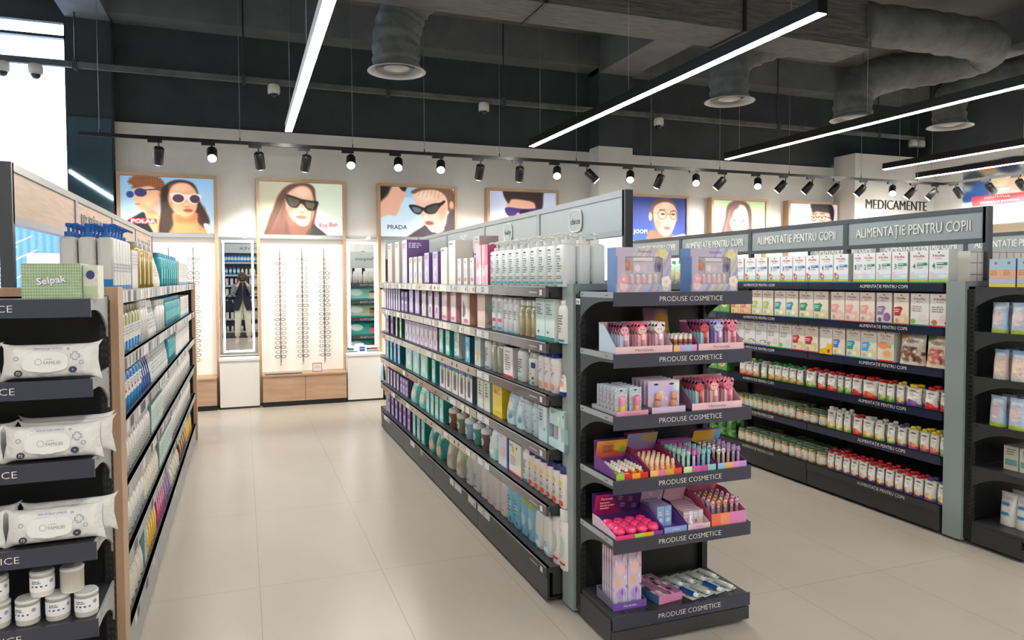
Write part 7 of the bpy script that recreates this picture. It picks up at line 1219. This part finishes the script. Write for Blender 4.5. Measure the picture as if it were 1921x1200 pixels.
# ---- left end unit
def wipes():
    n, m = 28, 12; w_, h_, d_ = 0.25, 0.105, 0.055; vs = []; cs = []; g = random.Random(5)
    for i in range(n+1):
        u = i/n; x = (u-0.5)*w_; e = min(1, min(u, 1-u)/0.13)**0.6; hh = h_/2*(0.98+0.24*(1-e)**1.5); dd = d_/2*max(0.04, e)
        for k in range(m): 
            a = 6.2832*k/m; ca, sa = math.cos(a), math.sin(a); q = 0.55
            vs.append((x+math.copysign(0.012, u-0.5)*abs(sa)**1.5*(1-e)+0.003*math.sin(a*3+i)*(1-e), dd*math.copysign(abs(ca)**q, ca)*(1+0.04*math.sin(u*31+k)), h_/2+hh*math.copysign(abs(sa)**q, sa))); cs.append((0.90, 0.90, 0.89))
    fs = [(i*m+k, (i+1)*m+k, (i+1)*m+(k+1) % m, i*m+(k+1) % m) for i in range(n) for k in range(m)]
    b = MB().add(vs, fs, cs, 'film', True)
    y = -d_/2-0.0035; o = [(-0.012+0.060*math.copysign(abs(math.cos(a))**0.6, math.cos(a)), 0.050+0.030*math.copysign(abs(math.sin(a))**0.6, math.sin(a))) for a in [6.2832*i/24 for i in range(24)]]
    lid = MB().prism(o, y-0.003, y+0.008, 'y', (0.93, 0.93, 0.92), 'plastic'); yy = y-0.0036
    lid.text('FAMILIEI', 0.010, 0.006, yy, 0.047, (0.45, 0.48, 0.52), width=0.044).text('LUMEA', 0.004, -0.004, yy, 0.058, (0.5, 0.55, 0.6), width=0.022)
    rg = [(-0.030+0.009*math.cos(a), yy, 0.050+0.009*math.sin(a)) for a in [6.2832*i/14 for i in range(14)]]; lid.tube(rg, 0.0006, 4, (0.5, 0.55, 0.6), closed=True)
    lid.box(-0.028, 0.004, y-0.004, y, 0.018, 0.023, (0.93, 0.93, 0.92), 'plastic')
    c = (0.30, 0.40, 0.50); yb = y-0.0004
    pr = MB().text('SERVETELE UMEDE', 0.006, -0.005, yb, 0.090, (0.35, 0.40, 0.60), width=0.075)
    pl = [(1, 2), (1, 1), (2, 1), (2, -1), (1, -1), (1, -2), (-1, -2), (-1, -1), (-2, -1), (-2, 1), (-1, 1), (-1, 2)]
    pr.tube([(0.066+a*0.0055, yb, 0.066+b_*0.006) for a, b_ in pl], 0.0009, 4, c, closed=True)
    for cx, cz, r in ((0.083, 0.045, 0.006), (-0.088, 0.062, 0.006), (0.048, 0.088, 0.003)): pr.tube([(cx+r*math.cos(a), yb, cz+r*math.sin(a)) for a in [6.2832*i/12 for i in range(12)]], 0.0007, 4, c, closed=True)
    for cx, cz in ((0.060, 0.024), (-0.082, 0.018)): pr.ell(cx, cz, 0.011, 0.010, yb-0.0003, (0.12, 0.14, 0.18)).ell(cx, cz, 0.0088, 0.0078, yb-0.0006, (0.2, 0.22, 0.27)).text('72' if cx < 0 else '+', 0.008, cx, yb-0.001, cz, WH)
    return Kind('wipes_pack', 'wipes', [('wrapper', b), ('lid', lid), ('print', pr)], w_, d_+0.01, h_)
k_wi = wipes(); zz = 0.002
def wp(x, y, z, desc, rz=0.0, tilt=-0.10): k_wi.place((x, y, z+zz+0.003), rz, desc, 'white wipes packs on the left end unit', None, tilt)
for k, nm in ((1, 'second'), (2, 'third'), (3, 'fourth')):
    z = EV[k]
    wp(-0.553, EY+0.045, z, 'white wipes pack at the right front of the %s left end shelf' % nm, 0.02); wp(-0.818, EY+0.048, z, 'white wipes pack cut by the picture edge, %s left end shelf' % nm, -0.02)
    if k > 1:
        wp(-0.530, EY+0.115, z+0.012*(k-1)*0+0.0, 'white wipes pack standing behind the front one, %s left end shelf' % nm, 0.05); wp(-0.80, EY+0.12, z, 'white wipes pack standing behind at the left, %s left end shelf' % nm, 0.0)
    if k == 2: wp(-0.545, EY+0.19, z, 'hindmost white wipes pack on the third left end shelf', 0.03)
    wp(-1.02+0.0, EY+0.26, z, 'white wipes pack at the back left corner, %s left end shelf' % nm, 0.4)
z = EV[0]; wp(-0.83, EY+0.05, z, 'crumpled white wipes pack beside the green tissue pack', -0.12, -0.05)
gp = Canvas(111, 61, (0.66, 0.76, 0.60)); 
for i in range(22):
    for j in range(12): gp.ell((i+0.5)/22, (j+0.5)/12, 0.013, 0.024, (0.36, 0.50, 0.35), 0.4, 0.9)
sk = MB().box(-0.078, 0.078, -0.0605, 0.0605, 0, 0.11, (0.70, 0.78, 0.62), 'film', side=(0.78, 0.83, 0.72), top=(0.66, 0.74, 0.58)).art(gp.a, -0.078, 0.078, 0, 0.11, -0.061, 'film')
for dx, dz, c_, b_, yy in ((0.0015, -0.0015, (0.35, 0.42, 0.50), 0.05, -0.0618), (0, 0, (0.97, 0.97, 0.97), 0.02, -0.0624)): sk.text('Selpak', 0.020, 0.0+dx, yy, 0.056+dz, c_, width=0.078, bold=b_, rot=0.12)
ske = single('tissue_pack', sk, 'green dotted tissue pack on the top shelf of the left end unit', 'tissue pack', (-0.540, EY+0.068, z+0.001))
tp2 = MB().box(-0.02, 0.02, -0.05, 0.05, 0, 0.105, (0.82, 0.84, 0.78), 'film'); tp2.ell(0.0, 0.075, 0.012, 0.014, -0.0505, (0.20, 0.20, 0.45)).quad(-0.018, 0.018, 0.005, 0.04, -0.0506, (0.72, 0.78, 0.62))
single('tissue_pack', tp2, 'narrow tissue pack with navy dot beside the green tissue pack', 'tissue pack', (-0.452+0.012, EY+0.075, z+0.001))
def swab(lab):
    g = random.Random(8); b = MB().lathe([(0.031, 0, (0.90, 0.89, 0.86)), (0.033, 0.004, (0.92, 0.91, 0.88)), (0.033, 0.066, (0.92, 0.91, 0.88)), (0.034, 0.066, (0.80, 0.81, 0.80)), (0.034, 0.074, (0.84, 0.85, 0.85)), (0.031, 0.076, (0.80, 0.81, 0.80))], 24, mat='gloss')
    if lab:
        F = lambda x, z_, e: ((0.0332+e)*math.sin(x/0.033), -(0.0332+e)*math.cos(x/0.033), z_)
        deco(b, [('r', -0.3, 0.22, 1.3, 0.78, (0.95, 0.95, 0.96)), ('r', 0.1, 0.42, 0.75, 0.48, (0.15, 0.18, 0.60)), ('s', 0.12, 0.54, 0.7, 0.68, 2, (0.25, 0.28, 0.4)), ('e', 0.95, 0.6, 0.1, 0.08, (0.6, 0.6, 0.72))], 0.066, 0.076, F)
    else:
        for i in range(22): a = -1.3+i*0.125; b.patch(0.033, 0.033, a, a+0.03, 0.006, 0.064, (0.70, 0.66, 0.60), n=1)
    return Kind('cotton_bud_jar', 'jar', [('jar', b), ('lid', MB().cyl(0, 0, 0.0762, 0.079, 0.030, (0.70, 0.71, 0.70), n=20))], 0.068, 0.068, 0.079)
sw = swab(True); sn = swab(False); z = EV[4]
for i, x in enumerate((-0.478, -0.557, -0.636, -0.715, -0.794, -0.873)): sw.place((x, EY+0.055+0.004*(i % 2), z+0.001), 0.25*math.sin(i*2.1), 'cotton bud jar in the lower row, %s from the right' % ordw(i+1), 'cotton bud jars on the fifth left end shelf')
for i, (x, K) in enumerate(((-0.517, sn), (-0.598, sw), (-0.720, sw), (-0.80, sw))): K.place((x, EY+0.062, z+0.0805), 0.1*i, 'cotton bud jar stacked in the upper row, %s from the right%s' % (ordw(i+1), ', unlabelled' if K is sn else ''), 'cotton bud jars on the fifth left end shelf')
z = EV[5]
for i, x in enumerate((-0.50, -0.585, -0.67, -0.755, -0.84)): sw.place((x, EY+0.10, z+0.001), 0.2*i, 'large cotton jar on the bottom left end shelf, %s from the right' % ordw(i+1), 'large jars on the bottom left end shelf', (1.15, 1.15, 2.3))

# ---- right end unit
mk = boxk('drink_carton', 0.072, 0.072, 0.155, (0.80, 0.70, 0.66), [('r', 0, 0.62, 1, 1, (0.62, 0.78, 0.86)), ('r', 0, 0.30, 1, 0.62, (0.90, 0.68, 0.55)), ('s', 0.1, 0.4, 0.9, 0.6, 3, (0.75, 0.45, 0.35)), ('r', 0, 0.15, 1, 0.30, (0.70, 0.78, 0.86)), ('r', 0, 0, 1, 0.14, (0.90, 0.82, 0.35)), ('e', 0.5, 0.85, 0.12, 0.05, (0.8, 0.3, 0.4))], side=(0.55, 0.45, 0.60), top=(0.55, 0.74, 0.84), cat='carton')
pb = pouchk('snack_bag', 0.09, 0.06, 0.165, pastel((0.68, 0.78, 0.90), [(0.5, 0.5, 0.35, 0.25, (0.85, 0.76, 0.76)), (0.5, 1.0, 0.6, 0.14, (0.70, 0.78, 0.20)), (0.3, 0.2, 0.2, 0.1, (0.86, 0.90, 0.95))]), (0.6, 0.7, 0.85), cat='bag')
pb2 = pouchk('snack_bag', 0.08, 0.06, 0.16, pastel((0.86, 0.78, 0.76), [(0.5, 0.05, 0.6, 0.16, (0.50, 0.70, 0.86)), (0.5, 0.55, 0.35, 0.25, (0.93, 0.80, 0.72)), (0.5, 1.0, 0.5, 0.08, (0.75, 0.85, 0.75))]), (0.7, 0.75, 0.85), cat='bag')
sm = boxk('carton', 0.08, 0.06, 0.13, (0.88, 0.86, 0.80), [('s', 0.2, 0.6, 0.8, 0.9, 3, (0.5, 0.5, 0.5)), ('r', 0.1, 0.2, 0.9, 0.45, (0.45, 0.68, 0.66))], side=(0.30, 0.55, 0.52), top=(0.9, 0.88, 0.84))
wb = pouchk('white_bag', 0.09, 0.06, 0.18, pastel((0.90, 0.89, 0.87), [(0.4, 0.35, 0.3, 0.06, (0.15, 0.48, 0.75)), (0.4, 0.65, 0.3, 0.06, (0.15, 0.48, 0.75))], txt=(0.75, 0.75, 0.78)), (0.85, 0.84, 0.83), cat='bag')
for k, K, x0, x1, n, y0, y1, m_, d in ((0, mk, 3.83, 4.42, 7, 0.03, 0.26, 3, 'pastel drink carton'), (1, pb, 3.80, 4.42, 7, 0.03, 0.25, 2, 'light blue snack bag'), (2, pb2, 3.80, 4.42, 7, 0.03, 0.24, 2, 'peach and blue snack bag'), (3, pb, 3.80, 4.42, 7, 0.03, 0.25, 2, 'light blue crumpled bag'), (4, sm, 3.90, 4.40, 7, 0.04, 0.20, 2, 'small beige and teal carton'), (5, wb, 3.88, 4.40, 6, 0.05, 0.22, 2, 'white bag with blue panels')):
    grid(K, x0, x1, n, EY+y0, EY+y1, m_, EV[k]+0.001, d, d+'s on the right end unit', ', %s right end shelf' % SHN[k], -math.pi/2, jit=0.004)
# ================================================================ right wall: printed advert and wall shelving
C = Canvas(120, 40, (0.86, 0.88, 0.95), (0.94, 0.95, 0.97)); C.rect(0, 0, 0.42, 0.52, (0.55, 0.62, 0.70))
for i, (u, v, r, c) in enumerate([(0.05, 0.3, 0.05, (0.20, 0.22, 0.26)), (0.12, 0.12, 0.04, (0.85, 0.55, 0.25)), (0.10, 0.5, 0.06, (0.15, 0.32, 0.60)), (0.03, 0.62, 0.04, (0.12, 0.30, 0.62)), (0.18, 0.38, 0.05, (0.92, 0.85, 0.72)), (0.22, 0.12, 0.06, (0.20, 0.22, 0.36)), (0.26, 0.45, 0.05, (0.90, 0.72, 0.60)), (0.33, 0.30, 0.05, (0.55, 0.62, 0.70)), (0.30, 0.1, 0.05, (0.85, 0.88, 0.92))]): C.ell(u, v, r, r*2.6, c, 0.4)
C.rect(0.28, 0.0, 1, 0.17, (0.20, 0.24, 0.55)).rect(0.32, 0.17, 1, 0.26, (0.80, 0.15, 0.25)).rect(0.05, 0.62, 0.30, 0.80, (0.85, 0.20, 0.24)).rect(0.36, 0.34, 0.62, 0.62, (0.93, 0.94, 0.97)).rect(0.36, 0.58, 0.62, 0.62, (0.75, 0.55, 0.60))
pw, phh = 3.4, 0.86; pm = MB().art(C.a, -pw/2, pw/2, 0, phh, -0.006).box(-pw/2, pw/2, -0.005, 0, 0, phh, (0.92, 0.92, 0.93))
pm.text('MAGNE', 0.085, -pw/2+pw*0.46, -0.008, phh*0.50, (0.15, 0.20, 0.50), width=0.42).text('CONTROLUL', 0.032, -pw/2+pw*0.165, -0.008, phh*0.335, WH, width=0.40).text('SISTEMULUI IMUNITAR', 0.030, -pw/2+pw*0.175, -0.008, phh*0.25, WH, width=0.60).scribble(-pw/2+pw*0.36, pw/2-0.3, phh*0.85, phh*0.97, -0.008, WH, 2, 5).scribble(-pw/2+pw*0.40, pw/2-0.4, phh*0.76, phh*0.81, -0.008, WH, 1, 6)
single('advert_print', pm, 'wide printed medicine advert high on the right wall', 'advert', (XR-0.001, 6.50, 2.42), -math.pi/2)
for y0 in (4.2, 6.3):
    t = empty('wall_shelf', 'white wall shelving with a beige backboard on the right wall, %s bay' % ('nearer' if y0 < 5 else 'farther'), 'shelf', (XR, y0, 0), -math.pi/2, 'wall shelving bays on the right wall')
    part('backboard', MB().box(-2.0, 0.0, -0.03, -0.005, 0.05, 2.30, (0.72, 0.66, 0.58)), t)
    for z in (0.1, 0.55, 1.0, 1.4, 1.8, 2.12): part('shelf', MB().box(-2.0, 0.0, -0.35, -0.03, z-0.03, z, mat='white_paint'), t)
    part('header', MB().box(-2.0, 0.0, -0.30, -0.03, 2.28, 2.34, mat='white_paint'), t)

# ================================================================ behind the camera: what the mirrors show
def back_unit(xc, wd, label, blue):
    t = empty('wall_shelf_unit', label, 'shelf unit', (xc, -1.95, 0), math.pi, 'shelf units behind the photographer')
    part('back_panel', MB().box(-wd/2, wd/2, -0.02, 0, 0, 2.45, mat='rack_dark'), t)
    part('sign_panel', MB().box(-wd/2+0.03, wd/2-0.03, -0.26, -0.23, 2.18, 2.42, mat='sign_panel').text('NIVEA' if blue else 'Pampers', 0.07, 0, -0.262, 2.30, mat='rack_dark', width=0.42), t)
    for s in (-1, 1): part('side_panel', MB().box(*sorted((s*wd/2, s*(wd/2-0.03))), -0.32, -0.02, 0, 2.45, mat='rack_dark'), t)
    part('kick_plate', MB().box(-wd/2+0.03, wd/2-0.03, -0.33, -0.31, 0.02, 0.14, mat='rack_dark'), t)
    for z in BZ[blue]: part('shelf', MB().box(-wd/2+0.03, wd/2-0.03, -0.32, -0.02, z-0.03, z, mat='rack_dark').box(-wd/2+0.03, wd/2-0.03, -0.33, -0.32, z-0.04, z+0.005, mat='bracket_grey'), t)
    part('plinth', MB().box(-wd/2+0.03, wd/2-0.03, -0.31, -0.02, 0.0, 0.10, mat='rack_black'), t)
BZ = {True: (0.17, 0.50, 0.80, 1.10, 1.35, 1.62, 1.94), False: (0.13, 0.55, 1.03, 1.50, 1.90)}
back_unit(0.15, 1.3, 'shelf unit with blue bottles behind the photographer, seen in the mirror', True)
for k, z in enumerate(BZ[True]):
    if k == 6: Ks, n, d, s = [l_blu], 15, 'bright blue bottle', (0.95, 0.9, 1.0)
    elif k == 5: Ks, n, d, s = [l_blu, l_rnd, l_blu], 12, 'blue or white bottle', (0.9, 0.9, 1.05)
    else: Ks, n, d, s = [[l_rnd, l_box], [l_boxw, l_spr], [l_spr, b_thin], [l_boxw, l_mic], [l_box, b_lav]][k % 5], 10, 'pale bottle or carton', (0.9, 0.9, 0.9)
    for i in range(n):
        K = Ks[i*len(Ks)//n]; K.place((0.15-0.58+1.16*(i+0.5)/n, -1.95+0.20, z+0.001), math.pi, '%s, %s along the %s shelf behind the photographer' % (d, ordw(i+1), ordw(7-k)), 'goods on the unit behind the photographer', s)
def nappy(face, bg):
    A = Canvas(44, 30, bg); A.ell(0.35, 0.60, 0.13, 0.30, face, 0.2).ell(0.35, 0.36, 0.12, 0.10, (0.35, 0.22, 0.18), 0.4).ell(0.31, 0.55, 0.012, 0.03, (0.2, 0.1, 0.1), 0.3).ell(0.39, 0.55, 0.012, 0.03, (0.2, 0.1, 0.1), 0.3).ell(0.35, 0.74, 0.03, 0.02, (0.75, 0.35, 0.35), 0.3).ell(0.8, 0.4, 0.16, 0.25, (0.85, 0.93, 0.92), 0.3).rect(0.0, 0.86, 1, 1, (0.10, 0.60, 0.58))
    return pouchk('nappy_pack', 0.44, 0.20, 0.30, lambda: A, (0.1, 0.6, 0.58), cat='nappy pack', res=(44, 30))
n1 = nappy((0.93, 0.75, 0.65), (0.45, 0.76, 0.72)); n2 = nappy((0.70, 0.45, 0.35), (0.60, 0.74, 0.62)); n3 = nappy((0.90, 0.35, 0.40), (0.10, 0.60, 0.56))
fe = end_unit('far end shelf unit of the middle row, seen only in the second mirror', 1.705, 'SCUTECE', 0.028, 0.20, 'rack_blue_grey', math.pi, Y0+4*ML+0.13)
part('header_sign', MB().box(-0.33, 0.33, -0.05, -0.03, 1.66, 1.90, mat='sign_panel').text('Pampers', 0.05, 0, -0.0515, 1.79, mat='rack_dark', width=0.28).box(-0.33, -0.31, -0.05, -0.012, 1.42, 1.70, mat='rack_dark').box(0.31, 0.33, -0.05, -0.012, 1.42, 1.70, mat='rack_dark'), fe)
for k, z in enumerate(EV):
    if k == 0:
        for i in range(8): l_spr.place((1.705-0.29+0.58*(i+0.5)/8, 7.56, z+0.001), math.pi, 'white bottle, %s on top of the far end unit' % ordw(i+1), 'white bottles above the nappy packs', (0.95, 0.95, 0.85))
        continue
    (n1, n1, n2, n3, n3, n3)[k].place((1.705, 7.54, z+0.001), math.pi, 'nappy pack on the %s shelf of the far end unit' % SHN[k], 'nappy packs on the far end unit', (1.4, 1.0, 0.62))
p_aqua.place((1.36+0.0, 7.50, EV[4]+0.001), -math.pi/2, 'aqua and white pack sticking out of the far end unit', None, (0.8, 0.5, 0.9))

# ================================================================ the photographer, seen in the mirror
def skin_mesh(name, V, E, Rr, col, mat='skin', sub=2):
    me = bpy.data.meshes.new(name); me.from_pydata([Vector(v) for v in V], E, []); ob = bpy.data.objects.new(name, me); COL.objects.link(ob)
    sm = ob.modifiers.new('s', 'SKIN'); sm.use_smooth_shade = True
    for i, r in enumerate(Rr): me.skin_vertices[0].data[i].radius = (r, r) if not isinstance(r, tuple) else r
    me.skin_vertices[0].data[0].use_root = True
    ss = ob.modifiers.new('d', 'SUBSURF'); ss.levels = ss.render_levels = sub; bpy.context.view_layer.update()
    m2 = bpy.data.meshes.new_from_object(ob.evaluated_get(bpy.context.evaluated_depsgraph_get())); bpy.data.objects.remove(ob)
    m2.materials.clear(); m2.materials.append(MATS[mat]); ca = m2.color_attributes.new('Col', 'FLOAT_COLOR', 'POINT'); n = len(m2.vertices)
    ca.data.foreach_set('color', np.tile(np.array([*lin(col), 1], dtype=np.float32), n)); m2.polygons.foreach_set('use_smooth', [True]*len(m2.polygons)); return m2
SKN = (0.90, 0.72, 0.62)
pe = empty('person', 'person with long brown hair photographing, in dark coat and cream trousers', 'person', (0, -0.30, 0))
V = [(0, 0, 0.93), (0, 0.01, 1.10), (0, 0.0, 1.28), (0, 0, 1.38), (0, 0.02, 1.44), (0, 0.05, 1.50), (0, 0.06, 1.56), (0, 0.045, 1.61)]; Rr = [(0.14, 0.10), (0.12, 0.09), (0.14, 0.10), (0.09, 0.07), (0.048, 0.048), (0.062, 0.072), (0.074, 0.085), (0.05, 0.06)]; E = [(0, 1), (1, 2), (2, 3), (3, 4), (4, 5), (5, 6), (6, 7)]
for s in (-1, 1):
    b = len(V); V += [(s*0.155, -0.01, 1.35), (s*0.22, 0.08, 1.13), (s*0.12, 0.155, 1.34), (s*0.078, 0.165, 1.42)]; Rr += [0.052, 0.042, 0.030, 0.026]; E += [(2, b), (b, b+1), (b+1, b+2), (b+2, b+3)]
    for k, (dx, dz) in enumerate(((0.0, 0.050), (-0.008, 0.056), (-0.016, 0.050), (-0.022, 0.040), (-0.030, 0.015))):
        f = len(V); V += [(s*(0.078+dx*0.4), 0.175, 1.42+dz*0.6), (s*(0.070+dx), 0.195, 1.425+dz)]; Rr += [0.0095, 0.008]; E += [(b+3, f), (f, f+1)]
    b = len(V); V += [(s*0.085, 0, 0.86), (s*0.11, 0.02, 0.49), (s*0.13, -0.02, 0.09), (s*0.15, 0.10, 0.035)]; Rr += [0.085, 0.055, 0.036, (0.035, 0.025)]; E += [(0, b), (b, b+1), (b+1, b+2), (b+2, b+3)]
part('body', skin_mesh('body', V, E, Rr, SKN), pe)
fc = MB().lathe([(0.0, 0.0, SKN), (0.010, 0.01, SKN), (0.006, 0.03, SKN), (0, 0.034, SKN)], 8, cy=0.145, z=1.535, mat='skin')
for s in (-1, 1): fc.lathe([(0, -0.004, WH), (0.010, 0, WH), (0, 0.004, WH)], 10, cx=s*0.03, cy=0.132, z=1.565).lathe([(0, -0.003, (0.2, 0.12, 0.08)), (0.005, 0, (0.2, 0.12, 0.08)), (0, 0.003, (0.2, 0.12, 0.08))], 8, cx=s*0.03, cy=0.139, z=1.565).box(s*0.03-0.014, s*0.03+0.014, 0.130, 0.137, 1.582, 1.586, (0.3, 0.18, 0.12))
fc.box(-0.02, 0.02, 0.128, 0.137, 1.505, 1.512, (0.75, 0.35, 0.35)); part('face', fc, pe)
HR = (0.26, 0.15, 0.11); hm_ = MB().lathe([(0.0, 0.115, HR), (0.055, 0.105, HR), (0.085, 0.065, HR), (0.095, 0.02, HR), (0.094, -0.04, HR), (0.085, -0.09, HR)], 20, cy=0.025, z=1.56, sy=1.05, mat='cloth', cap=False)
g = random.Random(6)
for i in range(34):
    a = math.pi*(0.90+1.2*i/33); x, y = 0.092*math.cos(a), 0.02+0.085*math.sin(a)
    hm_.tube([(x, y, 1.60), (x*1.08, y, 1.50), (x*1.25+g.uniform(-.01, .01), y*1.1, 1.38), (x*1.35+g.uniform(-.015, .015), y*1.1+0.01, 1.24+g.uniform(-.03, .03))], [0.016, 0.018, 0.018, 0.008], 6, HR, 'cloth')
part('hair', hm_, pe)
DK = (0.10, 0.11, 0.16); vs = []; NA = 30
prof = [(1.43, 0.075, 0.07, 0.15), (1.395, 0.15, 0.10, 0.12), (1.33, 0.175, 0.115, 0.06), (1.20, 0.165, 0.115, 0.03), (1.05, 0.165, 0.12, 0.02), (0.95, 0.20, 0.14, 0.10), (0.84, 0.24, 0.16, 0.22), (0.76, 0.265, 0.17, 0.32)]
for z, rx, ry, gap in prof:
    for i in range(NA+1): a = math.pi/2+gap+(2*math.pi-2*gap)*i/NA; vs.append((rx*math.cos(a), ry*math.sin(a), z))
part('coat', MB().add(vs, [(k*(NA+1)+i, k*(NA+1)+i+1, (k+1)*(NA+1)+i+1, (k+1)*(NA+1)+i) for k in range(len(prof)-1) for i in range(NA)], DK, 'cloth', True), pe)
for s in (-1, 1):
    part('sleeve', MB().tube([(s*0.14, -0.01, 1.37), (s*0.19, 0.03, 1.26), (s*0.222, 0.08, 1.14), (s*0.19, 0.115, 1.20), (s*0.125, 0.152, 1.335)], [0.062, 0.060, 0.056, 0.050, 0.038], 12, (0.42, 0.43, 0.45), 'cloth'), pe)
    part('trouser_leg', MB().tube([(s*0.07, 0, 0.96), (s*0.09, 0.0, 0.84), (s*0.105, 0.01, 0.65), (s*0.112, 0.02, 0.48), (s*0.122, 0.0, 0.28), (s*0.13, -0.015, 0.14)], [0.10, 0.102, 0.085, 0.072, 0.065, 0.055], 14, (0.93, 0.89, 0.82), 'cloth'), pe)
    part('shoe', MB().prism([(s*0.10-0.0, -0.07), (s*0.10, 0.10), (s*0.125, 0.175), (s*0.165, 0.175), (s*0.185, 0.10), (s*0.175, -0.07)][::s], 0, 0.05, 'z', (0.88, 0.87, 0.86), 'plastic').lathe([(0.045, 0.04, (0.88, 0.87, 0.86)), (0.05, 0.08, (0.85, 0.84, 0.84)), (0.042, 0.10, (0.3, 0.3, 0.3))], 12, cx=s*0.138, cy=-0.02), pe)
cm = empty('photo_camera', 'black camera held up to the photographer\'s eye', 'camera', (0, -0.105, 1.50))
part('camera_body', MB().box(-0.065, 0.065, -0.022, 0.022, -0.045, 0.045, (0.05, 0.05, 0.055)).box(-0.022, 0.022, -0.02, 0.022, 0.045, 0.065, (0.05, 0.05, 0.055)), cm)
part('lens', MB().lathe([(0.034, 0.022, (0.04, 0.04, 0.045)), (0.036, 0.07, (0.04, 0.04, 0.045)), (0.028, 0.075, (0.08, 0.08, 0.12)), (0.0, 0.068, (0.05, 0.06, 0.10))], 18, axis='y', mat='gloss'), cm)
bg_ = empty('shoulder_bag', 'black shoulder bag hanging at the photographer\'s side', 'bag', (-0.33, -0.30, 0))
part('bag_body', MB().lathe([(0.10, 0.74, DK), (0.125, 0.77, DK), (0.12, 0.92, DK), (0.09, 1.0, DK)], 16, sy=0.5, mat='cloth'), bg_)
part('strap', MB().tube([(-0.06, 0, 0.98), (0.02, 0, 1.15), (0.11, 0.0, 1.30), (0.17, 0.0, 1.42), (0.18, -0.03, 1.42), (0.12, -0.03, 1.28), (0.08, 0, 0.98)], 0.010, 6, DK, 'cloth'), bg_)
